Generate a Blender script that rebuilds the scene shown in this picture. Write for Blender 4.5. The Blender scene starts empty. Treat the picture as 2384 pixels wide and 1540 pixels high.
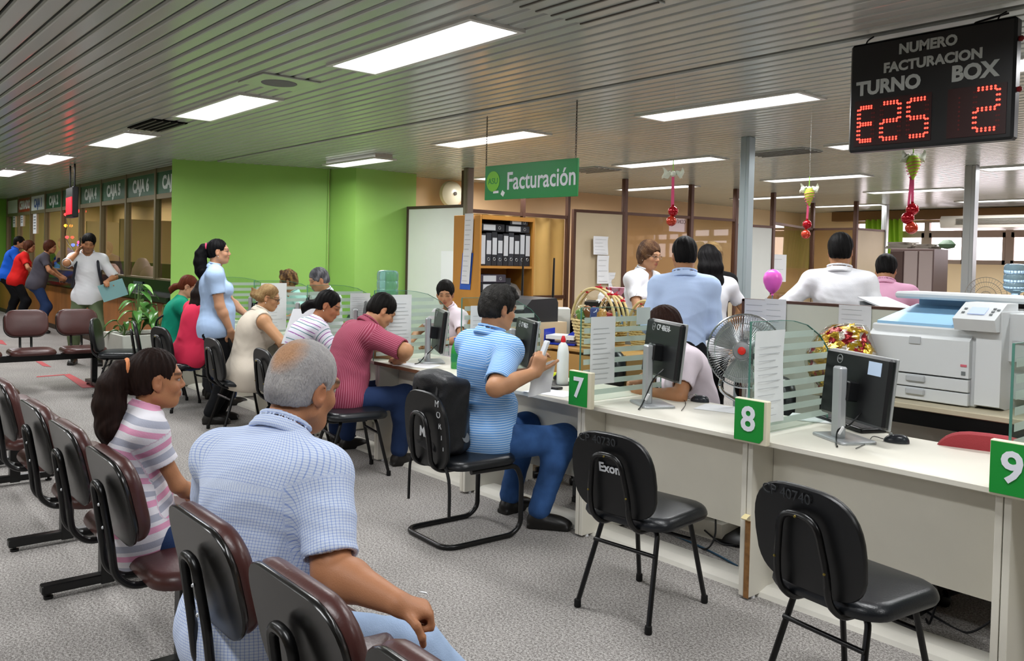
import bpy, math, random
import numpy as np
from mathutils import Vector, Matrix
random.seed(7)
SC = bpy.context.scene
COL = SC.collection

# ---------------------------------------------------------------- camera
FPX, CX, CY, EYE = 1960.0, 1192.0, 655.0, 1.55          # focal length and principal point in pixels of the 2384x1540 frame
_a, _p, _r = math.radians(40.5), math.atan((655 - 604) / 1960), math.atan(0.0233)
_f0 = np.array([-math.cos(_a), math.sin(_a), 0.]); _u0 = np.array([0, 0, 1.]); _r0 = np.cross(_f0, _u0)
_f = _f0 * math.cos(_p) - _u0 * math.sin(_p); _u = _f0 * math.sin(_p) + _u0 * math.cos(_p)
_R = _r0 * math.cos(_r) + _u * math.sin(_r); _U = -_r0 * math.sin(_r) + _u * math.cos(_r)
cam = bpy.data.objects.new('camera', bpy.data.cameras.new('camera')); COL.objects.link(cam)
cam.data.sensor_width = 36; cam.data.lens = 36 * FPX / 2384
cam.data.shift_y = (CY - 770) / 2384
cam.data.clip_start = .05; cam.data.clip_end = 200
cam.matrix_world = Matrix(((_R[0], _U[0], -_f[0], 0), (_R[1], _U[1], -_f[1], 0), (_R[2], _U[2], -_f[2], EYE), (0, 0, 0, 1)))
SC.camera = cam
_C = np.array([0, 0, EYE])
def _ray(px, py): return _R * (px - CX) / FPX - _U * (py - CY) / FPX + _f
def atz(px, py, z):                                     # the point of the photograph at height z
    d = _ray(px, py); return _C + d * ((z - EYE) / d[2])
def aty(px, py, y): d = _ray(px, py); return _C + d * (y / d[1])
def atx(px, py, x): d = _ray(px, py); return _C + d * (x / d[0])
def atd(px, py, D): return _C + _ray(px, py) * D

# ---------------------------------------------------------------- world, view
SC.view_settings.view_transform = 'Standard'; SC.view_settings.look = 'None'
SC.view_settings.gamma = 1; SC.view_settings.use_curve_mapping = False
SC.view_settings.exposure = 0.0
w = bpy.data.worlds.new('daylight'); SC.world = w; w.use_nodes = True
w.node_tree.nodes['Background'].inputs[0].default_value = (1, .95, .96, 1)
w.node_tree.nodes['Background'].inputs[1].default_value = 7.0
SC.cycles.max_bounces = 7; SC.cycles.diffuse_bounces = 3; SC.cycles.glossy_bounces = 3
SC.cycles.transmission_bounces = 6; SC.cycles.transparent_max_bounces = 14
SC.cycles.use_denoising = True; SC.cycles.caustics_reflective = False; SC.cycles.caustics_refractive = False
SC.cycles.sample_clamp_indirect = 4
LAMP_W = 36.0                                           # watts of one ceiling fitting

# ---------------------------------------------------------------- materials
def lin(h):
    h = h.lstrip('#'); c = [int(h[i:i + 2], 16) / 255 for i in (0, 2, 4)]
    return tuple(x / 12.92 if x <= .04045 else ((x + .055) / 1.055) ** 2.4 for x in c) + (1,)
_M = {}
def mat(name, hx, rough=.5, metal=0, spec=.5, var=0, vs=6, bump=0, bs=60, emit=0, trans=0, alpha=1, coat=0, stretch=None, ior=1.45):
    if name in _M: return _M[name]
    m = bpy.data.materials.new(name); m.use_nodes = True; nt = m.node_tree; b = nt.nodes['Principled BSDF']
    c = lin(hx); I = b.inputs
    I['Base Color'].default_value = c; I['Roughness'].default_value = rough; I['Metallic'].default_value = metal
    I['Specular IOR Level'].default_value = spec; I['Transmission Weight'].default_value = trans; I['Alpha'].default_value = alpha
    I['Coat Weight'].default_value = coat; I['IOR'].default_value = ior
    if emit: I['Emission Color'].default_value = c; I['Emission Strength'].default_value = emit
    if var or bump:
        tc = nt.nodes.new('ShaderNodeTexCoord'); src = tc.outputs['Object']
        if stretch:
            mp = nt.nodes.new('ShaderNodeMapping'); mp.inputs['Scale'].default_value = stretch
            nt.links.new(src, mp.inputs[0]); src = mp.outputs[0]
    if var:
        n = nt.nodes.new('ShaderNodeTexNoise'); n.inputs['Scale'].default_value = vs; n.inputs['Detail'].default_value = 4
        nt.links.new(src, n.inputs['Vector'])
        mr = nt.nodes.new('ShaderNodeMapRange'); mr.inputs[1].default_value = .25; mr.inputs[2].default_value = .75
        mr.inputs[3].default_value = 1 - var; mr.inputs[4].default_value = 1 + var
        nt.links.new(n.outputs[0], mr.inputs[0])
        mx = nt.nodes.new('ShaderNodeVectorMath'); mx.operation = 'SCALE'; mx.inputs[0].default_value = c[:3]
        nt.links.new(mr.outputs[0], mx.inputs['Scale']); nt.links.new(mx.outputs[0], I['Base Color'])
    if bump:
        n = nt.nodes.new('ShaderNodeTexNoise'); n.inputs['Scale'].default_value = bs; n.inputs['Detail'].default_value = 3
        nt.links.new(src, n.inputs['Vector'])
        bp = nt.nodes.new('ShaderNodeBump'); bp.inputs['Strength'].default_value = bump; bp.inputs['Distance'].default_value = .01
        nt.links.new(n.outputs[0], bp.inputs['Height']); nt.links.new(bp.outputs[0], I['Normal'])
    _M[name] = m
    return m
def glass_mat(name, tint, refl=1.0, frost=0.0):
    """thin pane: straight-through tint plus a mirror reflection by angle (and an even frosting)"""
    if name in _M: return _M[name]
    m = bpy.data.materials.new(name); m.use_nodes = True; nt = m.node_tree; nt.nodes.clear()
    out = nt.nodes.new('ShaderNodeOutputMaterial'); t = nt.nodes.new('ShaderNodeBsdfTransparent'); t.inputs[0].default_value = lin(tint)
    g = nt.nodes.new('ShaderNodeBsdfGlossy'); g.inputs['Roughness'].default_value = .02
    fr = nt.nodes.new('ShaderNodeFresnel'); fr.inputs[0].default_value = 1.5
    ml = nt.nodes.new('ShaderNodeMath'); ml.operation = 'MULTIPLY'; ml.inputs[1].default_value = refl; nt.links.new(fr.outputs[0], ml.inputs[0])
    ge = nt.nodes.new('ShaderNodeNewGeometry'); fb = nt.nodes.new('ShaderNodeMath'); fb.operation = 'SUBTRACT'; fb.inputs[0].default_value = 1; nt.links.new(ge.outputs['Backfacing'], fb.inputs[1])
    m3 = nt.nodes.new('ShaderNodeMath'); m3.operation = 'MULTIPLY'; nt.links.new(ml.outputs[0], m3.inputs[0]); nt.links.new(fb.outputs[0], m3.inputs[1]); ml = m3
    mx = nt.nodes.new('ShaderNodeMixShader'); nt.links.new(ml.outputs[0], mx.inputs[0]); nt.links.new(t.outputs[0], mx.inputs[1]); nt.links.new(g.outputs[0], mx.inputs[2])
    last = mx
    if frost:
        d = nt.nodes.new('ShaderNodeBsdfDiffuse'); d.inputs[0].default_value = lin('D8E2DC')
        tl = nt.nodes.new('ShaderNodeBsdfTranslucent'); tl.inputs[0].default_value = lin('D8E2DC')
        m1 = nt.nodes.new('ShaderNodeMixShader'); m1.inputs[0].default_value = .45; nt.links.new(d.outputs[0], m1.inputs[1]); nt.links.new(tl.outputs[0], m1.inputs[2])
        m2 = nt.nodes.new('ShaderNodeMixShader'); m2.inputs[0].default_value = frost; nt.links.new(mx.outputs[0], m2.inputs[1]); nt.links.new(m1.outputs[0], m2.inputs[2]); last = m2
    nt.links.new(last.outputs[0], out.inputs[0]); _M[name] = m
    return m

# ---------------------------------------------------------------- mesh building
V3 = lambda *a: np.array(a, float)
def nrm(v): v = np.asarray(v, float); return v / max(np.linalg.norm(v), 1e-9)
def rotz(a): c, s = math.cos(a), math.sin(a); return np.array([[c, -s, 0], [s, c, 0], [0, 0, 1.]])
def rotx(a): c, s = math.cos(a), math.sin(a); return np.array([[1, 0, 0], [0, c, -s], [0, s, c]])
def roty(a): c, s = math.cos(a), math.sin(a); return np.array([[c, 0, s], [0, 1., 0], [-s, 0, c]])
class MB:
    """collects shapes and links them as ONE mesh object"""
    def __init__(s, smooth=True): s.v = []; s.f = []; s.m = []; s.mats = []; s.cur = 0; s.sm = smooth; s.R = np.eye(3); s.T = np.zeros(3)
    def at(s, T=(0, 0, 0), R=None): s.T = np.asarray(T, float); s.R = np.eye(3) if R is None else R; return s
    def mat(s, m):
        if m not in s.mats: s.mats.append(m)
        s.cur = s.mats.index(m); return s
    def add(s, vs, fs):
        o = len(s.v); s.v += [tuple(s.R @ np.asarray(v, float) + s.T) for v in vs]
        s.f += [tuple(i + o for i in f) for f in fs]; s.m += [s.cur] * len(fs); return s
    def box(s, c, d, ch=0, R=None):
        c = np.asarray(c, float); h = np.asarray(d, float) / 2; R = np.eye(3) if R is None else R
        if ch <= 0:
            P = [c + R @ (h * V3(x, y, z)) for x in (-1, 1) for y in (-1, 1) for z in (-1, 1)]
            return s.add(P, [(0, 1, 3, 2), (4, 6, 7, 5), (0, 4, 5, 1), (2, 3, 7, 6), (0, 2, 6, 4), (1, 5, 7, 3)])
        ch = min(ch, h.min() * .98); vs = []; ix = {}
        for x in (-1, 1):
            for y in (-1, 1):
                for z in (-1, 1):
                    for ax in range(3):
                        q = (h - ch) * V3(x, y, z); q[ax] = h[ax] * (x, y, z)[ax]; ix[x, y, z, ax] = len(vs); vs.append(c + R @ q)
        fs = []
        for ax in range(3):
            b, d2 = [i for i in range(3) if i != ax]
            for sg in (-1, 1):
                lp = []
                for p, q in ((-1, -1), (1, -1), (1, 1), (-1, 1)):
                    k = [0, 0, 0]; k[ax] = sg; k[b] = p; k[d2] = q; lp.append(ix[k[0], k[1], k[2], ax])
                fs.append(tuple(lp if (sg > 0) == (ax != 1) else lp[::-1]))
        for ax in range(3):
            b, d2 = [i for i in range(3) if i != ax]
            for p in (-1, 1):
                for q in (-1, 1):
                    k0 = [0, 0, 0]; k0[ax] = -1; k0[b] = p; k0[d2] = q; k1 = list(k0); k1[ax] = 1
                    fs.append((ix[(*k0, b)], ix[(*k1, b)], ix[(*k1, d2)], ix[(*k0, d2)]))
        for x in (-1, 1):
            for y in (-1, 1):
                for z in (-1, 1): fs.append((ix[x, y, z, 0], ix[x, y, z, 1], ix[x, y, z, 2]))
        return s.add(vs, fs)
    def tube(s, pts, r, n=10, closed=False):
        P = [np.asarray(p, float) for p in pts]; k = len(P); rr = r if hasattr(r, '__len__') else [r] * k
        vs = []; fs = []; up = None
        for i in range(k):
            a = P[(i - 1) % k] if closed or i else P[0]; b = P[(i + 1) % k] if closed or i < k - 1 else P[-1]
            t = nrm(b - a)
            if up is None: up = nrm(np.cross(t, V3(0, 0, 1) if abs(t[2]) < .9 else V3(1, 0, 0)))
            up = nrm(up - t * np.dot(up, t)); w_ = np.cross(t, up)
            vs += [P[i] + rr[i] * (math.cos(2 * math.pi * j / n) * up + math.sin(2 * math.pi * j / n) * w_) for j in range(n)]
        for i in range(k if closed else k - 1):
            A, B = i * n, ((i + 1) % k) * n
            fs += [(A + j, A + (j + 1) % n, B + (j + 1) % n, B + j) for j in range(n)]
        if not closed: fs += [tuple(range(n - 1, -1, -1)), tuple((k - 1) * n + j for j in range(n))]
        return s.add(vs, fs)
    def cyl(s, a, b, r, r2=None, n=14): return s.tube([a, b], [r, r if r2 is None else r2], n)
    def lathe(s, prof, c=(0, 0, 0), n=20, R=None):
        c = np.asarray(c, float); R = np.eye(3) if R is None else R
        vs = [c + R @ V3(r * math.cos(2 * math.pi * j / n), r * math.sin(2 * math.pi * j / n), z) for r, z in prof for j in range(n)]
        fs = [(i * n + j, i * n + (j + 1) % n, (i + 1) * n + (j + 1) % n, (i + 1) * n + j) for i in range(len(prof) - 1) for j in range(n)]
        fs += [tuple(range(n - 1, -1, -1)), tuple((len(prof) - 1) * n + j for j in range(n))]
        return s.add(vs, fs)
    def prism(s, poly, vec):
        P = [np.asarray(p, float) for p in poly]; n = len(P); vec = np.asarray(vec, float)
        return s.add(P + [p + vec for p in P], [tuple(range(n - 1, -1, -1)), tuple(range(n, 2 * n))] + [(i, (i + 1) % n, n + (i + 1) % n, n + i) for i in range(n)])
    def quad(s, a, b, c, d): return s.add([a, b, c, d], [(0, 1, 2, 3)])
    def grid(s, fn, nu, nv, cu=False):
        vs = [fn(i / nu, j / nv) for j in range(nv + 1) for i in range(nu + (0 if cu else 1))]; W = nu + (0 if cu else 1)
        return s.add(vs, [(j * W + i, j * W + (i + 1) % W, (j + 1) * W + (i + 1) % W, (j + 1) * W + i) for j in range(nv) for i in range(nu)])
    def pad(s, out, t0, t1, dome=0, rnd=.4, R=None, c=(0, 0, 0), bend=0, rings=5):
        """cushion: 2-D outline swept from z=t0 to t1 with rounded rim and domed top"""
        out = np.asarray(out, float); n = len(out); R = np.eye(3) if R is None else R; c = np.asarray(c, float); cen = out.mean(0)
        lv = [(1 - .5 * rnd * .12, t0), (1, t0 + (t1 - t0) * .25)]
        for k in range(1, rings + 1):
            a = k / rings * math.pi / 2; lv.append((1 - rnd * .3 * (1 - math.cos(a)), t0 + (t1 - t0) * (.25 + .75 * math.sin(a))))
        lv += [(.5, t1 + dome * .8), (.18, t1 + dome)]
        vs = []
        for sc, z in lv:
            q = cen + (out - cen) * sc
            for p in q: vs.append(c + R @ V3(p[0], p[1], z + bend * p[0] ** 2))
        K = len(lv); fs = [(i * n + j, i * n + (j + 1) % n, (i + 1) * n + (j + 1) % n, (i + 1) * n + j) for i in range(K - 1) for j in range(n)]
        fs += [tuple(range(n - 1, -1, -1)), tuple((K - 1) * n + j for j in range(n))]
        return s.add(vs, fs)
    def build(s, name, m=None, parent=None, sharp=40):
        me = bpy.data.meshes.new(name); me.from_pydata(s.v, [], s.f)
        for x in (s.mats or [m]): me.materials.append(x)
        if s.mats: me.polygons.foreach_set('material_index', s.m)
        if s.sm:
            me.polygons.foreach_set('use_smooth', [True] * len(me.polygons)); me.update()
            try: me.set_sharp_from_angle(angle=math.radians(sharp))
            except Exception: pass
        me.validate(); me.update()
        o = bpy.data.objects.new(name, me); COL.objects.link(o)
        if parent is not None: own(o, parent)
        return o
def rrect(w_, h, r, n=5, cx=0, cy=0):
    P = []
    for sx, sy, a0 in ((1, 1, 0), (-1, 1, 90), (-1, -1, 180), (1, -1, 270)):
        for k in range(n + 1):
            a = math.radians(a0 + 90 * k / n); P.append((cx + sx * (w_ / 2 - r) + r * math.cos(a), cy + sy * (h / 2 - r) + r * math.sin(a)))
    return P
def smooth_path(P, n=6):
    P = [np.asarray(p, float) for p in P]; out = []
    for i in range(len(P) - 1):
        p0, p1, p2, p3 = P[max(i - 1, 0)], P[i], P[i + 1], P[min(i + 2, len(P) - 1)]
        for k in range(n):
            t = k / n; out.append(.5 * (2 * p1 + (p2 - p0) * t + (2 * p0 - 5 * p1 + 4 * p2 - p3) * t * t + (3 * p1 - p0 - 3 * p2 + p3) * t ** 3))
    return out + [P[-1]]
def fillet(P, r=.03, n=4, closed=False):
    P = [np.asarray(p, float) for p in P]; out = []; k = len(P)
    for i in range(k):
        if not closed and i in (0, k - 1): out.append(P[i]); continue
        a, b, c = P[i - 1], P[i], P[(i + 1) % k]; d = min(r, np.linalg.norm(a - b) * .45, np.linalg.norm(c - b) * .45)
        p, q = b + nrm(a - b) * d, b + nrm(c - b) * d
        out += [(1 - t) ** 2 * p + 2 * t * (1 - t) * b + t * t * q for t in [j / n for j in range(n + 1)]]
    return out
def tag(o, label, cat, group=None):
    o['label'] = label; o['category'] = cat
    if group: o['group'] = group
    return o
_WLD = {}
def thing(name, label, cat, loc=(0, 0, 0), rz=0, group=None, world=False):
    o = bpy.data.objects.new(name, None); COL.objects.link(o); o.location = loc; o.rotation_euler = (0, 0, rz); o.empty_display_size = .1
    if world: _WLD[o.name] = (Matrix.Translation(Vector(loc)) @ Matrix.Rotation(rz, 4, 'Z')).inverted()   # parts given in room coordinates
    return tag(o, label, cat, group)
def own(o, parent):
    o.parent = parent
    if parent.name in _WLD: o.matrix_parent_inverse = _WLD[parent.name]
    return o
def struct(o): o['kind'] = 'structure'; return o
def place(o, loc, rz=0): o.location = loc; o.rotation_euler = (0, 0, rz); return o
def copy_tree(o, parent=None):
    c = o.copy(); COL.objects.link(c); c.parent = parent
    for ch in list(o.children): copy_tree(ch, c)
    return c
def lettering(name, txt, size, m, origin, right, up, parent=None, bold=.0, ext=.001, align='CENTER', sx=1.0):
    cu = bpy.data.curves.new(name, 'FONT'); cu.body = txt; cu.size = size; cu.extrude = ext; cu.offset = bold; cu.align_x = align; cu.align_y = 'CENTER'; cu.resolution_u = 3
    t = bpy.data.objects.new(name, cu); COL.objects.link(t)
    me = bpy.data.meshes.new_from_object(t.evaluated_get(bpy.context.evaluated_depsgraph_get()))
    bpy.data.objects.remove(t); me.materials.clear(); me.materials.append(m)
    r_, u_ = np.asarray(right, float), np.asarray(up, float); r_ = nrm(r_) ; u_ = nrm(u_); n_ = np.cross(r_, u_)
    r_ = r_ * sx
    M4 = Matrix(((r_[0], u_[0], n_[0], origin[0]), (r_[1], u_[1], n_[1], origin[1]), (r_[2], u_[2], n_[2], origin[2]), (0, 0, 0, 1)))
    me.transform(M4); me.name = name
    o = bpy.data.objects.new(name, me); COL.objects.link(o)
    if parent is not None: own(o, parent)
    return o
X, Y, Z = V3(1, 0, 0), V3(0, 1, 0), V3(0, 0, 1)
# ================================================================ SETTING
CEIL = 2.75
m_carpet = mat('carpet', '8E8880', .95, spec=.1)
def carpet_nodes():
    nt = m_carpet.node_tree; b = nt.nodes['Principled BSDF']; tc = nt.nodes.new('ShaderNodeTexCoord')
    cols = []
    for sc, det in ((95, 2), (230, 1), (2.2, 4)):
        n = nt.nodes.new('ShaderNodeTexNoise'); n.inputs['Scale'].default_value = sc; n.inputs['Detail'].default_value = det
        nt.links.new(tc.outputs['Object'], n.inputs['Vector']); cols.append(n)
    cr = nt.nodes.new('ShaderNodeValToRGB'); e = cr.color_ramp.elements
    e[0].position = .40; e[0].color = lin('6F6B68'); e[1].position = .60; e[1].color = lin('BDB9B5')
    e2 = cr.color_ramp.elements.new(.5); e2.color = lin('989490')
    ad = nt.nodes.new('ShaderNodeMath'); ad.operation = 'MULTIPLY_ADD'; ad.inputs[1].default_value = .5
    nt.links.new(cols[1].outputs[0], ad.inputs[0]); m2 = nt.nodes.new('ShaderNodeMath'); m2.operation = 'MULTIPLY'; m2.inputs[1].default_value = .5
    nt.links.new(cols[0].outputs[0], m2.inputs[0]); nt.links.new(m2.outputs[0], ad.inputs[2]); nt.links.new(ad.outputs[0], cr.inputs[0])
    mr = nt.nodes.new('ShaderNodeMapRange'); mr.inputs[1].default_value = .35; mr.inputs[2].default_value = .7; mr.inputs[3].default_value = .9; mr.inputs[4].default_value = 1.05
    nt.links.new(cols[2].outputs[0], mr.inputs[0]); vm = nt.nodes.new('ShaderNodeVectorMath'); vm.operation = 'SCALE'
    nt.links.new(cr.outputs[0], vm.inputs[0]); nt.links.new(mr.outputs[0], vm.inputs['Scale']); nt.links.new(vm.outputs[0], b.inputs['Base Color'])
    bp = nt.nodes.new('ShaderNodeBump'); bp.inputs['Strength'].default_value = .5; bp.inputs['Distance'].default_value = .006
    nt.links.new(cols[0].outputs[0], bp.inputs['Height']); nt.links.new(bp.outputs[0], b.inputs['Normal'])
carpet_nodes()
m_green = mat('green_paint', '94C35F', .55, var=.05, vs=1.5)
m_greend = mat('green_paint_far', '7CB83A', .6)
m_beige = mat('beige_paint', 'E0BE95', .6, var=.06, vs=1.2)
m_cream = mat('cream_paint', 'EAD2AA', .6, var=.04, vs=1.0)
m_tan = mat('tan_laminate', 'CDBB9C', .5, var=.06, vs=2)
m_white = mat('white_laminate', 'E3E6E0', .45, var=.03, vs=2)
m_brown = mat('brown_aluminium', '5D4136', .4, metal=.3)
m_alu = mat('grey_aluminium', 'B9BDBE', .35, metal=.6)
m_bronze = mat('bronze_aluminium', '8D8064', .4, metal=.55)
m_slat = mat('ceiling_slat', 'B6BAB3', .2, spec=.6, var=.05, vs=.7, stretch=(.3, 3, 1))
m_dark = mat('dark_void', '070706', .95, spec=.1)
m_black = mat('black_metal', '0C0C0D', .3, spec=.5)
m_paper = mat('paper', 'EDEEF0', .8, spec=.2)
m_ink = mat('print_grey', '8B8E92', .8)
m_glass = glass_mat('clear_glass', 'EAF3EE')
m_glassd = glass_mat('bronze_glass', 'E8DFD2', 1.2)

b = MB(False); b.box((-9, 6.5, -.05), (34, 25, .1)); struct(b.build('floor', m_carpet))
# slatted metal ceiling: one channel-shaped slat every 10 cm, dark above the gaps
b = MB(False).mat(m_slat)
y = -6.0
while y < 18.5:
    x0, x1 = -26, 8
    pr = [(y + .004, 2.785), (y, CEIL + .012), (y + .006, CEIL + .002), (y + .014, CEIL), (y + .080, CEIL), (y + .088, CEIL + .002), (y + .094, CEIL + .012), (y + .090, 2.785)]
    vs = [V3(x, p, q) for x in (x0, x1) for p, q in pr]
    b.add(vs, [(i, i + 1, i + 9, i + 8) for i in range(7)])
    y += .11 + (.05 if abs(y - 4.11) < .056 else 0)
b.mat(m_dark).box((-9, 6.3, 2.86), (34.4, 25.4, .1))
struct(b.build('ceiling'))
# walls
def wall(name, a, c, z0, z1, m, th=.1):
    a, c = V3(*a, 0), V3(*c, 0); d = nrm(c - a); n_ = V3(-d[1], d[0], 0) * th
    q = MB(False); q.prism([a + Z * z0, c + Z * z0, c + Z * z1, a + Z * z1], n_); return struct(q.build(name, m))
wall('wall_front', (8, -6), (-26, -6), 0, 2.9, m_cream, -.1)
wall('wall_near_right', (8, -6), (8, 18.5), 0, 2.9, m_cream, -.1)
wall('wall_far_left', (-24.1, -6), (-24.1, 9.6), 0, 2.9, m_greend, .1)
# green wall with its end pier and the boxed column
G = [atz(401, 371, CEIL), atz(767, 394, CEIL), atz(829, 391, CEIL), atz(969.5, 406, CEIL)]
b = MB(False); b.prism([V3(*p[:2], 0) for p in (G[0], G[0] + V3(-.086, .027, 0), G[1] + V3(-.086, .027, 0), G[1])], Z * 2.8)
struct(b.build('wall_green', m_green))
b = MB(False); b.prism([V3(*p, 0) for p in ((-10.66, 5.71), (-10.18, 5.85), (-10.23, 6.87), (-10.9, 6.9), (-10.9, 5.9))], Z * 2.8)
struct(b.build('pillar_green', m_green))
b = MB(); b.cyl((-10.64, 5.68, 0), (-10.64, 5.68, 2.75), .012); tag(b.build('conduit_pipe', m_green), 'thin vertical green pipe in the corner of the green wall', 'pipe')
# beige wall behind the partitions and the rooms at the back
wall('wall_back_left', (-10.6, 6.9), (-10.4, 13.6), 0, 2.9, m_beige, .1)
wall('wall_back_recess', (-10.4, 13.6), (-10.4, 18.0), 0, 2.9, m_cream, .1)
# window wall
YW = 17.5
def win_wall():
    q = MB(False).mat(m_cream); z0, z1 = 1.66, 2.52
    q.box((-.55, YW + .1, z0 / 2), (17.1, .2, z0)); q.box((-.55, YW + .1, (z1 + 2.9) / 2), (17.1, .2, 2.9 - z1)); q.box((-9.8, YW + .1, 1.45), (1.4, .2, 2.9))
    struct(q.build('wall_windows'))
    mf = mat('window_frame_grey', 'A8968A', .5)
    x = -9.1; k = 1
    while x < 8:
        x2 = x + 1.52; q = MB(False).mat(mf); zm = 2.28
        for z, t in ((z0, .07), (zm, .09), (z1, .06)): q.box(((x + x2) / 2, YW + .08, z), (x2 - x - .1, .1, t))
        for xx, t in ((x, .1), ((x + x2) / 2, .06)): q.box((xx, YW + .08, (z0 + z1) / 2), (t, .09, z1 - z0))
        for xa, xb in ((x + .05, (x + x2) / 2 - .03), ((x + x2) / 2 + .03, x2 - .05)):
            for z in (z0 + .06, zm - .07): q.box(((xa + xb) / 2, YW + .05, z), (xb - xa, .04, .05))
            for xx in (xa + .025, xb - .025): q.box((xx, YW + .05, (z0 + zm) / 2), (.05, .04, zm - z0))
        f = struct(q.build('window_%d' % k)); g = MB(False); g.box(((x + x2) / 2, YW + .1, (z0 + z1) / 2), (x2 - x, .006, z1 - z0)); g.build('pane', glass_mat('window_pane', 'F4F0F2', .5), f)
        x = x2; k += 1
win_wall()
b = MB(False); b.box((-2, YW - .12, 2.64), (15, .25, .2)); struct(b.build('trim_1', mat('pelmet_brown', '7A5A35', .5)))
# red marking tape on the carpet
m_tape = mat('red_tape', 'B5484C', .7)
for pts in (((148, 873), (162, 871), (222, 902), (192, 904)), ((83, 842), (97, 842), (120, 855), (100, 853)), ((0, 792), (6, 793), (16, 804), (0, 801)), ((85, 877), (150, 872), (150, 874), (85, 879))):
    q = MB(False); P = [atz(x, y, .002) for x, y in pts]; q.prism(P, Z * .002); struct(q.build('floor_marking_line', m_tape))

# ---------------------------------------------------------------- ceiling lamps
m_tube = mat('lamp_diffuser', 'FFFFFF', .5, emit=3.2); m_fix = mat('lamp_frame', 'D8D8D2', .4)
def lamp(label, x, y, L=1.42, Wd=.31, drop=0, group='recessed ceiling lamps'):
    t = thing('ceiling_lamp', label, 'lamp', (x, y, CEIL - drop), 0, group)
    q = MB(False).mat(m_fix)
    for sy in (-1, 1): q.box((0, sy * (Wd / 2 + .015), -.004), (L + .06, .03, .02))
    for sx in (-1, 1): q.box((sx * (L / 2 + .015), 0, -.004), (.03, Wd, .02))
    if drop: q.box((0, 0, drop / 2), (L, Wd * .9, drop))
    q.build('frame', None, t)
    q = MB(False); q.box((0, 0, .0), (L, Wd, .008)); q.build('diffuser', m_tube, t)
    la = bpy.data.lights.new('lamp_light', 'AREA'); la.shape = 'RECTANGLE'; la.size = L; la.size_y = Wd; la.energy = LAMP_W; la.color = (.98, .99, 1); la.spread = math.radians(170)
    o = bpy.data.objects.new('lamp_light', la); COL.objects.link(o); o.location = (0, 0, -.02); o.parent = t
    return t
LAMPS = [(-4.09, 2.73, 'largest ceiling lamp, nearest the camera above the waiting seats'), (-6.9, 2.71, 'bright ceiling lamp beside the round speaker grille, second of the row of four'),
    (-9.78, 2.71, 'ceiling lamp past the dark open vent, third of the row of four'), (-12.7, 2.6, 'ceiling lamp cut by the picture edge, above the far end of the bank counter'),
    (-3.88, 5.4, 'long ceiling lamp above desk eight and left of the red number display'), (-6.62, 5.3, 'ceiling lamp directly behind the chains of the hanging green sign'),
    (-6.45, 7.9, 'ceiling lamp right above the ornament with white bow near the green sign'), (-3.65, 7.95, 'ceiling lamp half hidden behind the lower corner of the number display'),
    (-6.07, 10.55, 'ceiling lamp to the right of the grey post, above the white shirted man'), (-8.8, 10.5, 'ceiling lamp beyond the hanging green sign, crossed by the thin brown post'),
    (-3.3, 10.75, 'ceiling lamp at the picture edge right of the second grey post'), (-8.4, 13.15, 'ceiling lamp just left of the first grey post, low near the slatted bulkhead'),
    (-5.86, 13.1, 'ceiling lamp behind the ornament of three baubles'), (-8.3, 15.6, 'ceiling lamp above the green curtain'), (-5.5, 15.65, 'farthest ceiling lamp, above the air conditioner at the window wall')]
for x, y, l in LAMPS: lamp(l, x, y)
lamp('surface mounted ceiling lamp in front of the green wall', -9.15, 5.28, 1.2, .26, .05, None)
lamp('ceiling lamp peeping out left of the hanging green sign', -9.3, 7.9)
for x, y in ((-1.2, 2.7), (-1.2, 5.4), (-.5, 8), (-1.2, -.2), (-4.1, -.2), (-7, -.2), (-10, -.2), (-15.6, 2.6), (-18.4, 2.6), (-21.3, 2.6), (-13, -.2), (-17, -.2), (1.6, 2.7), (-.5, 13), (-4.1, -3), (-8, -3)):
    lamp('white ceiling lamp outside the picture', x, y, group='ceiling lamps outside the picture')
# round speaker grille, open vents
def ceil_panel(px, py, label, w_, d_, kind):
    p = atz(px, py, CEIL); t = thing(kind, label, 'vent' if 'vent' in kind else 'speaker', (p[0], p[1], CEIL - .006))
    q = MB(False); q.box((0, 0, 0), (w_, d_, .012), .003); q.build('plate', m_slat if kind != 'open_vent' else m_dark, t)
    if kind == 'ceiling_speaker': q = MB(); q.lathe([(.001, -.009), (.12, -.009), (.125, -.004)]); q.build('grille', mat('grille_grey', '77767a', .6, bump=.6, bs=300), t)
    else:
        q = MB(False)
        for k in range(5): q.box((0, -d_ / 2 + d_ * (k + .5) / 5, -.008), (w_, .012, .008))
        q.build('blade', mat('vent_blade', '5d5a55', .5), t)
ceil_panel(650, 190, 'square ceiling plate with round grey speaker grille between two lamps', .42, .42, 'ceiling_speaker')
ceil_panel(365, 291, 'dark open ceiling vent between the second and third lamps of the left row', .75, .32, 'open_vent')
ceil_panel(1822, 354, 'sooty ceiling vent to the right of the grey post', .7, .4, 'ceiling_vent')
ceil_panel(1378, 395, 'sooty ceiling vent right of the hanging green sign', .6, .5, 'ceiling_vent')
ceil_panel(1370, 4, 'pale ceiling vent at the top edge of the picture', .5, .5, 'ceiling_vent')
# ================================================================ TELLER COUNTER (far left)
YC = 4.05
m_wood = mat('counter_wood', '9A5F2E', .45, var=.25, vs=2.5, stretch=(1, 1, .25))
m_granite = mat('black_granite', '15181A', .18, spec=.6, var=.4, vs=40)
MX = [float(aty(x, 480, YC)[0]) for x in (367, 298, 240, 190, 148, 109, 75, 46, 20)]
MX = [-11.42] + MX; MX[-1] = -24.0
SILL, TRAN = 1.13, 2.34
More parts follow.
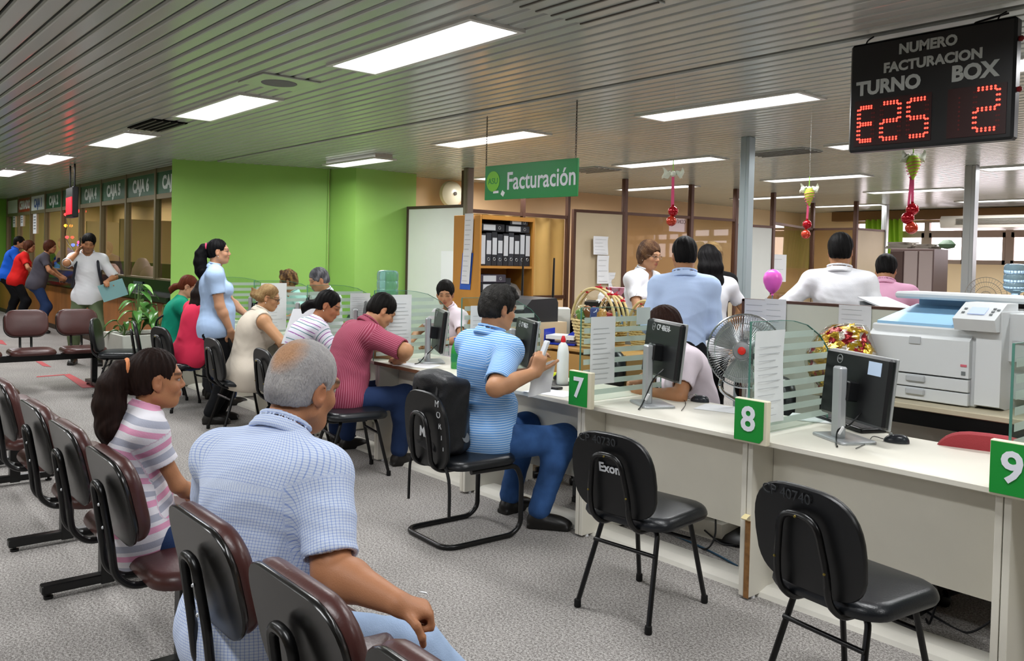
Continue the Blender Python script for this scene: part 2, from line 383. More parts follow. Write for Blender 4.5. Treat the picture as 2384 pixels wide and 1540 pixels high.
# counter: wood front panels, black ledge and black upstand under the windows
t = thing('teller_counter', 'long wooden service counter with black stone ledge under the teller windows', 'counter', (-17.8, 3.9, 0), world=True)
b = MB(False)
xs = np.linspace(-24.0, -11.4, 11)
b.box((-17.7, 3.9, .42), (12.6, .1, .84)); b.build('front_board', m_wood, t)
for k in range(10):
    q = MB(False); q.box(((xs[k] + xs[k + 1]) / 2, 3.842, .46), (xs[k + 1] - xs[k] - .012, .02, .74)); q.build('front_panel', m_wood, t)
q = MB(False); q.box((-17.7, 3.85, .045), (12.6, .04, .09)); q.build('plinth', mat('plinth_dark', '3A2A1E', .6), t)
q = MB(False); q.prism([V3(-24, 3.74, .86), V3(-24, 3.74, .93), V3(-24, 4.0, .96), V3(-24, 4.0, .86)], X * 12.6); q.build('ledge', m_granite, t)
q = MB(False); q.box((-17.7, 4.03, 1.045), (12.6, .06, .17)); q.build('upstand', m_granite, t)
# window frames: posts, rails, panes
q = MB(False).mat(m_bronze)
for x in MX: q.box((x, YC, (SILL + CEIL) / 2), (.055, .09, CEIL - SILL)); q.box((x + .035, YC - .02, (SILL + CEIL) / 2), (.018, .05, CEIL - SILL))
for z, h in ((SILL, .05), (TRAN, .07), (CEIL - .03, .06)): q.box(((MX[0] + MX[-1]) / 2, YC, z), (MX[0] - MX[-1], .07, h))
wf = struct(q.build('window_teller_frame'))
for i in range(9):
    q = MB(False); q.box(((MX[i] + MX[i + 1]) / 2, YC + .01, (SILL + TRAN) / 2), (MX[i] - MX[i + 1] - .05, .006, TRAN - SILL - .06)); q.build('pane', m_glassd, wf)
wall('wall_teller_end', (-23.85, 6.4), (-23.85, 4.15), 0, 2.9, mat('teller_end', 'C9B284', .7), .1)
for x_, l_ in ((-15.4, 'first'), (-18.6, 'second'), (-21.2, 'third')):  # made-up screens, added so the teller room looks brighter
    q = MB(False); q.box((x_, 5.7, 1.1), (.06, 1.1, 2.2)); tag(q.build('brightening_screen', mat('brightening_screen', 'C6B189', .6)), 'beige screen added to brighten the teller room, %s from the green wall' % l_, 'screen')
m_sg = mat('sign_green_dark', '1F5B3C', .25, spec=.6); m_sw = mat('sign_white', 'DDE5DD', .5); m_sr = mat('sign_red', 'A33A2C', .3); m_sb = mat('sign_blue', '3F5F9B', .5)
def caja(i, txt, label, mb, mt, sub=None):
    x0, x1 = MX[i + 1] + .04, MX[i] - .04; c = V3((x0 + x1) / 2, YC - .015, (TRAN + CEIL) / 2 - .01)
    t = thing('teller_sign', label, 'sign', c, 0, 'teller window signs')
    q = MB(False); q.box((0, 0, 0), (x1 - x0, .02, CEIL - TRAN - .09)); q.build('board', mb, t)
    lettering('lettering', txt, .255, mt, (0, -.012, -.01), X, Z, t, bold=.012, sx=min(1.0, (x1 - x0) * .84 / (.158 * len(txt))))
caja(0, 'CAJA 7', 'dark green sign CA above the teller windows, cut off by the green wall', m_sg, m_sw)
for i in range(1, 6): caja(i, 'CAJA %d' % (7 - i), 'dark green transom sign reading CAJA %d above its teller window' % (7 - i), m_sg, m_sw)
caja(6, 'CAJA 1', 'pale transom sign with blue lettering CAJA 1', m_sw, m_sb)
caja(7, 'CERRADO', 'red and white transom sign left of CAJA 1', m_sr, m_sw)
q = MB(False); q.box(((MX[8] + MX[9]) / 2, YC - .01, 2.54), (MX[8] - MX[9] - .1, .02, .33)); tag(q.build('transom_board', m_white), 'blank pale transom board at the far end of the teller windows', 'panel')
# notices stuck on the far panes
for px, py, w_, h_, l in ((33, 508, .3, .44, 'white notice on the farthest teller pane'), (51, 517 - 10, .3, .4, 'white notice in the middle of the three far notices'), (81, 520, .34, .46, 'white notice nearest the man in the white shirt on the teller panes')):
    p = aty(px, py, YC - .012); t = thing('notice_sheet', l, 'notice', p); q = MB(False); q.box((0, 0, 0), (w_, .003, h_)); q.build('sheet', m_paper, t)
    q = MB(False)
    for k in range(5): q.box((0, -.003, h_ * (.3 - .14 * k)), (w_ * .6, .002, .03))
    q.build('print', m_ink, t)
# the teller room behind the glass
wall('wall_teller_back', (-24, 6.4), (-10.8, 6.4), 0, 2.9, mat('teller_wall', 'CDB98C', .7), .1)
m_tg = mat('teller_green', '5F7A35', .6)
for k, (px, w_, z0, z1, m, nm, l) in enumerate(((325, .9, .9, 2.1, m_tg, 'door_panel', 'olive green door seen through the CAJA 6 pane'), (392, .7, .7, 1.9, m_tg, 'door_panel', 'olive green door at the edge of the green wall, behind glass'), (262, .55, 1.2, 2.25, m_cream, 'wall_board', 'cream board seen through the CAJA 5 pane'))):
    p = aty(px, 560, 6.3); q = MB(False).mat(m); q.box((0, .04, (z1 - z0) / 2), (w_, .06, z1 - z0)); q.box((0, 0, (z1 - z0) / 2), (w_ - .2, .03, z1 - z0 - .2)); o = q.build(nm); place(o, (p[0], 6.32, z0)); tag(o, l, 'panel')
wall('wall_teller_shelf', (-24, 5.1), (-11.2, 5.1), 0, 1.32, mat('teller_low_wall', '6F6A4A', .7), .06)
q = MB(False); q.box((-17.8, 4.4, 1.0), (12.2, .55, .04)); tag(q.build('teller_desk', mat('teller_desk_grey', '7d7a70', .5)), 'grey inner desk behind the teller glass', 'desk')
m_bag = mat('pink_bag', 'CBB5BF', .55, bump=.5, bs=9)
for px, py, s_, l in ((258, 610, .9, 'crumpled pale pink bag on the inner desk behind CAJA 5'), (328, 600, 1.3, 'large pale pink bag behind the CAJA 6 pane'), (345, 612, .9, 'smaller pale pink bundle beside the large bag behind CAJA 6')):
    p = aty(px, py + 20, 4.4); q = MB()
    q.lathe([(.02, 0), (.2, .0), (.23, .08), (.2, .2), (.14, .3), (.08, .36), (.01, .37)], n=12); o = q.build('plastic_bag', m_bag); o.scale = (s_, .7, s_ * .85); place(o, (p[0], 4.42, 1.021)); tag(o, l, 'bag')
for px, z0, h, l in ((292, 1.02, .3, 'dark monitor behind the CAJA 5 glass'), (205, 1.02, .35, 'dark monitor behind the man on the phone, inside the tellers'), (118, 1.02, .4, 'dark monitor inside the tellers, right of the woman in grey'), (70, 1.02, .38, 'dark monitor behind the CAJA 1 pane')):
    p = aty(px, 600, 4.5); t = thing('teller_monitor', l, 'monitor', (p[0], 4.5, 1.02)); q = MB(False); q.box((0, 0, h * .6), (.46, .05, h * .8), .01); q.build('screen', m_black, t); q = MB(False); q.box((0, .05, h * .1), (.2, .14, h * .2), .004); q.build('stand', m_black, t)
# seated tellers seen dimly are in the people section; string of small Christmas lights on the pane
q = MB(); pts = [aty(x, y, YC - .03) for x, y in ((150, 500), (156, 522), (152, 545), (158, 565), (167, 578), (176, 592), (190, 600))]
t = thing('string_lights', 'string of small coloured lights hanging on the CAJA 3 pane', 'lights', pts[0], world=True); q.tube(smooth_path(pts, 5), .006, 6); q.build('cord', m_black, t)
for (x, y), c in zip(((153, 500), (161, 496), (184, 492), (153, 526), (156, 553), (184, 565), (170, 571)), ('FF3A3A', 'FF5030', 'FF3A3A', 'FFA030', 'FF4040', 'FF4070', '5060FF')):
    q = MB(); p = aty(x, y, YC - .04); q.lathe([(.004, -.03), (.03, -.01), (.034, .012), (.015, .03)], p, 10); q.build('bulb', mat('bulb_' + c, c, .3, emit=3), t)
# LED queue display in front of CAJA 3, edge on
p = atd(168, 472, 12.0); t = thing('queue_display', 'black queue display seen edge-on, glowing red, above the teller counter', 'display', p, math.atan2(_ray(168, 472)[1], _ray(168, 472)[0]) + math.radians(8))
q = MB(False); q.box((0, 0, 0), (.6, .08, .43), .01); q.build('case', m_black, t)
q = MB(False); q.box((-.0, .043, -.05), (.5, .006, .24)); q.build('red_digits', mat('red_led_far', 'FF1020', .4, emit=2.5), t)
for s_ in (-.2, .2): q = MB(); q.cyl((s_, 0, .21), (s_, 0, CEIL - p[2]), .012); q.build('hanger', m_black, t)
q = MB(False); p = aty(163, 660, 3.86); o = None
p = aty(322, 655, 3.99); q.box((0, 0, .06), (.42, .01, .12)); o = q.build('clear_card_holder', mat('acrylic', '55606a', .15, spec=.8)); place(o, (p[0], 3.985, .962)); tag(o, 'small clear card holder on the black counter ledge', 'holder')

for x in (-13.2, -16.4, -19.6, -22.4): lamp('ceiling lamp inside the teller room, seen through the glass', x, 5.6, 1.2, .3, group='lamps in the teller room')
# ================================================================ BACK OFFICE: partitions, posts, shelf
PH = 2.27
def post(name, label, x, y, w_=.06, z1=CEIL, m=m_brown, d=None, z0=0):
    q = MB(False); q.box((0, 0, (z1 - z0) / 2), (w_, d or w_, z1 - z0), .006)
    for s_ in (-1, 1): q.box((0, s_ * (d or w_) * .5, (z1 - z0) / 2), (w_ * .35, .008, z1 - z0))
    o = q.build(name, m); place(o, (x, y, z0)); return tag(o, label, 'post')
A = atz(1742, 320, CEIL); post('steel_post', 'grey aluminium post from ceiling behind the fan, between the two shirted men', A[0], A[1], .1, m=mat('post_grey', 'A9B7BB', .4, metal=.2))
A = atz(2264, 386, CEIL); post('steel_post', 'grey aluminium post to the ceiling behind the big printer', A[0], A[1], .12, m=m_alu)
A = atz(1092, 392, CEIL); post('partition_post', 'brown grey post reaching the ceiling left of the hanging green sign', A[0], A[1], .1, m=mat('post_taupe', '8A7C70', .4, metal=.4))
# partition line facing the room at x about -8.2
def panel(name, label, a, c, z0, z1, m, frame=m_brown, glass=None, t_=.04, cat='panel'):
    a, c = V3(*a, 0), V3(*c, 0); d = c - a; L = np.linalg.norm(d); r = math.atan2(d[1], d[0])
    t = thing(name, label, cat, ((a + c) / 2 + Z * z0), r); H = z1 - z0
    q = MB(False); q.box((0, 0, H / 2), (L - .06, .006 if glass else t_, H - .06)); q.build('pane' if glass else 'sheet', glass or m, t)
    q = MB(False)
    for s_ in (-1, 1): q.box((s_ * (L / 2 - .02), 0, H / 2), (.04, t_ + .02, H))
    for z in (.02, H - .02): q.box((0, 0, z), (L - .08, t_ + .02, .04))
    q.build('frame', frame, t); return t
panel('partition_panel', 'white partition panel left of the wooden shelf, beside the green column', (-10.2, 6.72), (-9.0, 6.86), .02, 2.27, m_white, mat('trim_dark', '4A3B33', .5))
panel('partition_panel', 'tan partition panel with brown frame and two pinned notices behind the gift baskets', (-8.42, 8.28), (-8.24, 9.14), .02, PH, m_tan)
PX = [(1456, 417), (1610, 430), (1714, 440), (1801, 449), (1893, 473), (1994, 469)]
PP = [atz(x, y, CEIL) for x, y in PX]
lab = ['brown post at the right edge of the tan notice panel', 'brown post behind the blue shirted man, touching the ceiling', 'thin brown post just left of the first grey post', 'brown post just right of the first grey post', 'brown post left of the white shirted man, with hanging ornament before it', 'thin brown post right of the head of the white shirted man']
for (p, l) in zip(PP, lab): post('partition_post', l, p[0], p[1], .07)
def gl(i, j, label, door=None):
    a, c = PP[i], PP[j]
    t = panel('glazed_partition', label, a[:2], c[:2], 1.0, PH, None, glass=m_glassd, cat='partition')
    q = MB(False); q.box((0, 0, -.5), (np.linalg.norm(c[:2] - a[:2]) - .07, .04, .98)); q.build('base_board', m_tan, t)
gl(0, 1, 'brown framed glass partition behind the woman in glasses')
gl(1, 2, 'brown framed glass partition behind the blue shirted man')
gl(3, 4, 'brown framed glass partition left of the white shirted man')
gl(4, 5, 'brown framed glass partition behind the head of the white shirted man')
a, c = PP[2][:2], PP[3][:2]
panel('partition_panel', 'pale door panel behind the first grey post', a, c, .02, 2.2, m_white)
a = PP[5][:2]; c = atz(2062, 477, CEIL)[:2]
panel('partition_panel', 'tan partition panel right of the white shirted man, next to the green curtain', a, c, .02, PH, m_tan)
post('partition_post', 'pair of grey posts beside the green curtain', c[0], c[1], .1, m=m_alu)
# cupboard fronts and curtains on the wall between the shelf and the tan panel
m_yel = mat('yellow_curtain', 'E3BC72', .6, var=.08, vs=2)
q = MB(); q.grid(lambda u, v: V3(-9.2 + .03 * math.sin(u * 40), 6.95 + u * 1.9, .95 + v * 1.22), 60, 3); o = q.build('yellow_blind', m_yel); tag(o, 'pale yellow blind filling the space between the shelf and the tan panel', 'blind')
q = MB(False)
for y in (6.93, 8.0, 8.9): q.box((-9.16, y, 1.37), (.06, .05, 2.74))
for z in (2.2, 1.0): q.box((-9.16, 7.9, z), (.05, 1.95, .05))
tag(q.build('blind_frame', m_brown), 'brown frame with uprights to the ceiling in front of the yellow blind', 'frame')
# round white bell on the beige wall
p = atz(1048, 452, 2.4); p = atx(1048, 452, -10.42); t = thing('alarm_bell', 'round cream alarm bell on the beige wall above the white panel', 'bell', p)
q = MB(); q.lathe([(.01, -.0), (.2, .0), (.19, .06), (.14, .1), (.05, .125), (.001, .127)], n=24, R=roty(math.radians(90))); q.build('gong', mat('bell_cream', 'DDD6BD', .25, spec=.6), t)
q = MB(); q.lathe([(.001, .125), (.028, .125), (.028, .14), (.001, .142)], n=12, R=roty(math.radians(90))); q.build('nut', mat('bell_nut', '4a4034', .5), t)
# wooden shelf with box files
m_shelf = mat('orange_wood', 'C68A3A', .45, var=.12, vs=3, stretch=(1, 1, .2))
SX = -6.35; ya, yb = float(atx(1118, 500, SX)[1]), float(atx(1246, 507, SX)[1]); SH = float(atx(1118, 500, SX)[2]); SD = .42
t = thing('file_shelf', 'orange wooden shelf unit full of black box files', 'shelf', (SX, (ya + yb) / 2, 0), world=True)
for yy in (ya + .012, yb - .012): q = MB(False); q.box((SX - SD / 2, yy, SH / 2), (SD, .024, SH), .002); q.build('side_panel', m_shelf, t)
q = MB(False); q.box((SX - SD / 2, (ya + yb) / 2, SH - .02), (SD, yb - ya - .05, .04)); q.build('top', m_shelf, t)
q = MB(False); q.box((SX - SD + .01, (ya + yb) / 2, SH / 2), (.012, yb - ya - .05, SH)); q.build('back', m_shelf, t)
zs1 = float(atx(1180, 620, SX)[2]); zs = [zs1, zs1 - .42, .1]
for z in zs: q = MB(False); q.box((SX - SD / 2, (ya + yb) / 2, z - .012), (SD - .01, yb - ya - .05, .024)); q.build('shelf_board', m_shelf, t)
m_file = mat('file_black', '24252B', .5); m_filed = mat('file_slate', '34363d', .5); m_lab = mat('file_label', 'D9DCE0', .7)
def box_file(label, y, z, w_=.075, h=.32, lay=False, mm=None, lw=.8, lh=.42, lz=.56, x=SX - .03):
    t = thing('box_file', label, 'file', (x, y, z + .001), 0, 'box files on the wooden shelf')
    q = MB(False); q.box((-.14, 0, h / 2), (.28, w_, h), .004); q.build('case', mm or m_file, t)
    q = MB(False); q.box((.002, 0, h * lz), (.003, w_ * lw, h * lh)) if not lay else q.box((.002, -w_ * .15, h * .5), (.003, w_ * .5, h * .72)); q.build('spine_label', m_lab, t)
    q = MB(); c = V3(.001, 0, h * .2) if not lay else V3(.001, w_ * .28, h * .5); q.tube([c + V3(0, .014 * math.cos(a), .014 * math.sin(a)) for a in np.linspace(0, 2 * math.pi, 13)[:-1]], .003, 5, True); q.build('finger_ring', m_alu, t)
W_ = yb - ya - .06; yy = ya + .03
order = ['first', 'second', 'third', 'fourth', 'fifth', 'sixth', 'seventh', 'eighth', 'ninth']
for k in range(9):
    ww = W_ / 9; hl = (.9, .42, .5, .4, .62, .5, .42, .6, .62)[k]; z_ = (.5, .56, .58, .6, .62, .62, .6, .68, .62)[k]
    box_file('black upright box file, %s from the left on the upper shelf' % order[k], yy + ww * (k + .5), zs1, ww - .004, .31 + .01 * (k % 3), mm=(m_file, m_filed)[k % 2], lh=hl, lz=z_)
box_file('box file lying left on top of the upright files', ya + .03 + W_ * .24, zs1 + .335, W_ * .46, .075, True)
box_file('box file lying right on top of the upright files', ya + .03 + W_ * .74, zs1 + .335, W_ * .48, .07, True, m_filed)
box_file('smaller file folder topmost on the upper shelf', ya + .03 + W_ * .76, zs1 + .41, W_ * .36, .055, True, m_filed)
for k, (z, l) in enumerate(((zs[1], 'box file lying at the bottom of the left stack on the second shelf'), (zs[1] + .085, 'box file lying second in the stack on the second shelf'), (zs[1] + .17, 'box file lying third in the stack on the second shelf'), (zs[1] + .255, 'purple grey box file topmost in the stack on the second shelf'))):
    box_file(l, ya + .03 + W_ * .27, z, W_ * .5 - .002, .08, True, (m_file, m_filed, m_file, mat('file_mauve', '4b4552', .5))[k])
box_file('black box file standing right of the stack on the second shelf', ya + .03 + W_ * .57, zs[1], W_ * .1, .3, mm=m_file)
m_bagp = mat('plastic_heap', '8F8A84', .3, bump=.9, bs=14, spec=.7)
q = MB(); q.lathe([(.02, 0), (.16, 0), (.17, .06), (.14, .16), (.08, .23), (.01, .25)], n=10); o = q.build('plastic_heap', m_bagp); o.scale = (.8, .9, 1); place(o, (SX - .17, yb - .17, zs[1] + .001)); tag(o, 'crumpled clear plastic heap right of the files on the second shelf', 'bag')
# calendar and sheets on the side of the shelf
def sheet(name, label, c, r, u, w_, h, m=m_paper, lines=0, cat='notice', title=None, curl=0, ink=None):
    r, u = nrm(r), nrm(u); n_ = np.cross(r, u); t = thing(name, label, cat, c); q = MB()
    q.grid(lambda a, b_: r * (a - .5) * w_ + u * (b_ - .5) * h + n_ * (.002 + curl * (4 * (b_ - .5) ** 2 + .5 * math.sin(a * 7 + b_ * 5))), 6, 10); q.build('sheet', m, t)
    if lines:
        q = MB(False)
        for k in range(lines):
            v = .82 - .74 * k / max(lines - 1, 1); ww = w_ * random.uniform(.5, .8); P = r * (-w_ * .4) + u * ((v - .5) * h) + n_ * (.004 + curl * (4 * (v - .5) ** 2 + .5))
            th = h * .008; q.quad(P, P + r * ww, P + r * ww + u * th, P + u * th)
        q.build('print', ink or m_ink, t)
    return t
RX, UZ = X, Z
ys = ya - .004
pc = lambda px, py: aty(px, py, ys)
sheet('wall_calendar', 'blue bordered calendar hanging on the side of the wooden shelf', pc(1086, 632), X, Z + X * .1, .17, .36, mat('calendar_blue', '2F5FC0', .5), cat='calendar')
sheet('notice_sheet', 'long white sheet at the top of the shelf side', pc(1092, 543) - Y * .004, X, Z + X * .03, .14, .38, lines=7)
sheet('notice_sheet', 'white sheet hanging over the blue calendar on the shelf side', pc(1088, 622) - Y * .012, X, Z + X * .08, .13, .33, lines=6)
pw = atz(1055, 620, 1.5); sheet('notice_sheet', 'white sheet on the white partition panel left of the shelf', V3(-9.3, 6.78, 1.43), X, Z, .3, .42, lines=0)
for px, py, w_, h, l in ((1398, 572, .3, .26, 'upper notice pinned on the tan partition panel'), (1403, 628, .24, .4, 'lower notice pinned on the tan partition panel'), (1428, 656, .22, .26, 'crumpled sheet leaning on the box below the tan panel notices')):
    p = atx(px, py, -8.26); sheet('notice_sheet', l, p, Y, Z, w_, h, lines=5, curl=.01)
p = atx(1823, 625, -7.9); p = PP[3] + (PP[4] - PP[3]) * .12; p = V3(p[0] + .05, p[1], float(atx(1823, 625, p[0])[2])); sheet('notice_sheet', 'white notice on the glass right of the pink balloon', p, Y, Z, .42, .46, lines=3)
p = PP[0] + (PP[1] - PP[0]) * .78; zc = float(atx(1568, 524, p[0])[2]); t = sheet('notice_sheet', 'pinkish sheet standing in for a reflection with mirrored text on the glass above the blue shirted man', V3(p[0] + .03, p[1], zc), Y, Z, .42, .2, mat('reflection_pink', 'E3CACB', .7))  # window reflection with reversed lettering, put into a coloured sheet
lettering('lettering', 'CONTINE', .085, mat('reflection_ink', '8c7070', .7), (.006, 0, .05), -Y, Z, t, sx=.95)
# green curtain by the windows, steel lockers with papers, air conditioner
m_cur = mat('green_curtain', '8DB82A', .7)
cy = 17.24; xa, xb = float(aty(2012, 540, cy)[0]), float(aty(2100, 540, cy)[0])
q = MB(); q.grid(lambda u, v: V3(xa + u * (xb - xa) + .1 * (1 - v) * math.sin(u * 3), cy + .05 * math.sin(u * 44 + v), 1.5 + v * 1.06), 90, 6); tag(q.build('curtain', m_cur), 'lime green curtain at the left end of the window wall', 'curtain')
LY = 12.6; xa, xb = float(aty(2072, 600, LY)[0]), float(aty(2174, 600, LY)[0]); lz = float(aty(2120, 579, LY)[2])
t = thing('steel_lockers', 'brown grey steel locker cabinet with papers on top under the windows', 'lockers', ((xa + xb) / 2, LY + .25, 0))
q = MB(False); q.box((0, 0, lz / 2), (xb - xa, .5, lz), .01); q.build('body', mat('locker_brown', '7A6460', .35, spec=.5), t)
for k in range(3): q = MB(False); ww = (xb - xa) / 3; q.box((-(xb - xa) / 2 + ww * (k + .5), -.26, lz / 2), (ww - .02, .02, lz - .08), .004); q.build('door', mat('locker_door', 'A89894', .35, spec=.5) if k else mat('locker_dark', '4d3833', .4), t)
for k, (dx, w_, h, l) in enumerate(((-.24, .4, .1, 'heap of papers on the lockers'), (.13, .26, .07, 'flat pile of folders on the lockers beside the heap'))):
    q = MB(False)
    for j in range(5): q.box((.02 * ((j * 7) % 3 - 1), 0, h * (j + .5) / 5), (w_ * (1 - .05 * j), .3, h / 5), 0, rotz(.15 * ((j * 5) % 4 - 1.5)))
    o = q.build('paper_pile', mat('old_paper', '9b948a', .8)); place(o, ((xa + xb) / 2 + dx, LY + .25, lz + .001)); tag(o, l, 'papers')
o = MB(); o.lathe([(.01, 0), (.1, .02), (.12, .07), (.06, .13), (.01, .14)], n=9); o = o.build('green_bag', mat('dull_green', '5d7a5c', .6, bump=.6, bs=20)); place(o, ((xa + xb) / 2 + .4, LY + .25, lz + .001)); tag(o, 'dull green bag on the lockers right of the papers', 'bag')
AY = 16.6; xa, xb = float(aty(2207, 505, AY)[0]), float(aty(2384, 505, AY)[0]) + .6; az = float(aty(2300, 505, AY)[2]) - .11
t = thing('air_conditioner', 'long cream ceiling air conditioner above the windows', 'air conditioner', ((xa + xb) / 2, AY, az)); L = xb - xa
q = MB(); q.prism([V3(-L / 2, a, c) for a, c in ((-.35, -.02), (-.32, -.1), (.3, -.12), (.35, .12), (-.3, .12), (-.35, .06))], X * L); q.build('body', mat('ac_cream', 'CFC8BC', .4), t)
q = MB(False)
for k in range(6): q.box((.1, -.36, -.03 + .018 * k), (L * .8, .012, .008))
q.build('grille', mat('ac_grille', '6f6a62', .5), t)
for s_ in (-1, 1): q = MB(False); q.box((s_ * L * .35, 0, (.12 + CEIL - az) / 2), (.03, .03, CEIL - az - .12)); q.build('bracket', m_alu, t)
# ================================================================ COUNTER DESKS
m_desk = mat('desk_cream', 'E2DED1', .4, var=.03, vs=3)
m_dedge = mat('desk_side', 'E9E5D6', .5, var=.04, vs=4)
m_edgeb = mat('desk_edge_brown', '6A4630', .6)
DX = [-9.78, -8.7, -7.62, -6.54, -5.46, -4.38, -3.3, -2.22, -1.14, -.06]
YF, YB, DT = 3.32, 3.98, .76
def desk(i, label):
    x0, x1 = DX[i], DX[i + 1]; t = thing('service_desk', label, 'desk', ((x0 + x1) / 2, 3.65, 0), 0, 'row of cream service desks'); L = x1 - x0; yc = 3.65
    q = MB(False).mat(m_desk); q.box((0, 0, DT - .0125), (L - .004, YB - YF, .025), .003)
    if i == 4: q.mat(m_edgeb).box((0, YF - yc - .002, DT - .0125), (L - .01, .004, .023))
    q.build('desk_top', None, t)
    for s_ in (-1, 1): q = MB(False); q.box((s_ * (L / 2 - .015), 0, .374), (.026, .6, .722), .002); q.build('side_panel', m_desk, t)
    q = MB(False); q.box((0, 3.53 - yc, .5), (L - .06, .02, .46)); q.build('modesty_panel', m_dedge, t)
    for s_ in (-1, 1):
        for yy in (-.25, .25): q = MB(); q.cyl((s_ * (L / 2 - .015), yy, 0), (s_ * (L / 2 - .015), yy, .014), .012); q.build('foot', m_paper, t)
    return t
for i, l in enumerate(('cream desk at the far end of the service row, near the plant', 'cream desk in front of the woman in the pink top', 'cream desk in front of the woman in the beige waistcoat', 'cream desk in front of the woman in the striped top',
        'cream desk with brown worn edge where the burgundy shirted man leans', 'cream desk where the man in the striped blue polo sits', 'cream desk numbered 7 with the empty chair marked Exon', 'cream desk numbered 8 with the nearer empty chair', 'cream desk numbered 9 at the picture edge')): desk(i, l)
m_race = mat('raceway_cream', 'D9D6CC', .5, var=.08, vs=5)
q = MB(False); q.prism([V3(-9.7, a, c) for a, c in ((3.43, 0), (3.44, .02), (3.5, .036), (3.6, .036), (3.64, .02), (3.645, 0))], X * 9.6); tag(q.build('cable_raceway', m_race), 'long dirty cream cable trunking on the carpet under the desks', 'cable trunking')
m_frost = glass_mat('frosted_band', 'E6ECE8', .5, .6); m_gdiv = glass_mat('divider_glass', 'EFF5F2', .8); m_gedge = mat('glass_edge', '4E8275', .15, spec=.7)
m_lg = mat('number_green', '1E9138', .4); m_wht = mat('number_white', 'E8EAF2', .5)
def divider(x, label, num=None, sheets=1, yf=3.3):
    t = thing('glass_divider', label, 'divider', (x, 3.65, DT), 0, 'frosted glass dividers on the desks'); yc = 3.65
    top = [(3.55, 1.29), (3.66, 1.283), (3.78, 1.26), (3.9, 1.205), (3.98, 1.135)]
    prof = [(yf, .765), (yf, 1.29)] + top + [(4.0, .765)]
    q = MB(False).mat(m_gdiv); q.prism([V3(-.004, a - yc, c - DT) for a, c in prof], X * .008)
    q.mat(m_gedge)
    for (a, c), (a2, c2) in zip(prof[:-1], prof[1:]): q.box((0, (a + a2) / 2 - yc, (c + c2) / 2 - DT), (.009, .003 if abs(a2 - a) < .001 else abs(a2 - a) + .002, max(abs(c2 - c), .003)), 0) if abs(a2 - a) < .02 else q.prism([V3(-.0045, a - yc, c - DT), V3(-.0045, a2 - yc, c2 - DT), V3(-.0045, a2 - yc, c2 - DT + .003), V3(-.0045, a - yc, c - DT + .003)], X * .009)
    q.build('pane', None, t)
    for k in range(8):
        z0 = .80 + k * .058; z1 = z0 + .03
        ym = 3.995
        if z1 > 1.13: ym = 3.98 - (z1 - 1.135) / .07 * .08 if z1 < 1.205 else 3.9 - (z1 - 1.205) / .055 * .12
        q = MB(False); q.box((.0052, (yf + .02 + ym) / 2 - yc, (z0 + z1) / 2 - DT), (.001, ym - yf - .02, z1 - z0)); q.build('frosted_band', m_frost, t)
    if num:
        q = MB(False); q.box((.03, yf - .012 - yc, .085), (.17, .03, .2), .003); q.build('number_block', mat('block_cream', 'DDD5BC', .5), t)
        q = MB(False); q.prism([V3(-.052, 0, 0), V3(.08, 0, 0), V3(.098, 0, .02), V3(.098, 0, .185), V3(-.052, 0, .185)] if num == '8' else [V3(-.052, 0, .0), V3(.088, 0, .0), V3(.088, 0, .185), V3(-.052, 0, .185)], Y * -.003); o = q.build('number_plate', m_lg, t); o.location = (0, yf - .027 - yc, -.005)
        lettering('numeral', num, .155, m_wht, (.02, -.0045, .095), X, Z, o, bold=.0035, ext=.0008)
    return t
divider(-3.27, 'glass divider carrying the green plate with number 7', '7'); divider(-2.19, 'glass divider carrying the green plate with number 8', '8'); divider(-1.11, 'glass divider carrying the green plate with number 9', '9')
divider(-4.36, 'glass divider right behind the head of the man in the striped blue polo'); divider(-5.44, 'glass divider beside the burgundy shirted man'); divider(-6.52, 'glass divider behind the woman in the striped top')
divider(-7.6, 'glass divider behind the woman in the beige waistcoat'); divider(-8.68, 'farthest glass divider, in front of the standing woman in light blue')
m_inkp = mat('faint_print', 'B4B8BA', .8); m_notice = mat('notice_paper', 'DEE2E2', .8)
for x, l, ya_, yb_, z0, z1 in ((-3.255, 'long printed notice taped to the glass divider at desk 7', 3.36, 3.56, .86, 1.24), (-2.175, 'curling printed notice taped to the glass divider at desk 8', 3.31, 3.55, .82, 1.25), (-4.345, 'printed notice on the glass left of the striped polo man', 3.36, 3.56, .85, 1.24), (-5.425, 'printed notice on the glass right of the burgundy shirted man', 3.4, 3.62, .87, 1.26), (-7.585, 'printed notice on the glass behind the blonde woman with glasses', 3.36, 3.62, .82, 1.27), (-6.505, 'small printed notice on the glass near the head of the burgundy shirted man', 3.7, 3.9, 1.0, 1.22)):
    sheet('notice_sheet', l, V3(x, (ya_ + yb_) / 2, (z0 + z1) / 2), Y, Z, yb_ - ya_, z1 - z0, m_notice, 11, ink=m_inkp, curl=.008 if 'curl' in l else .002)
q = MB(False); q.box((-3.253, 3.8, 1.235), (.002, .12, .1)); tag(q.build('paper_scrap', mat('scrap_grey', 'C3CFCB', .8)), 'pale square of paper at the top of the divider at desk 7', 'paper')

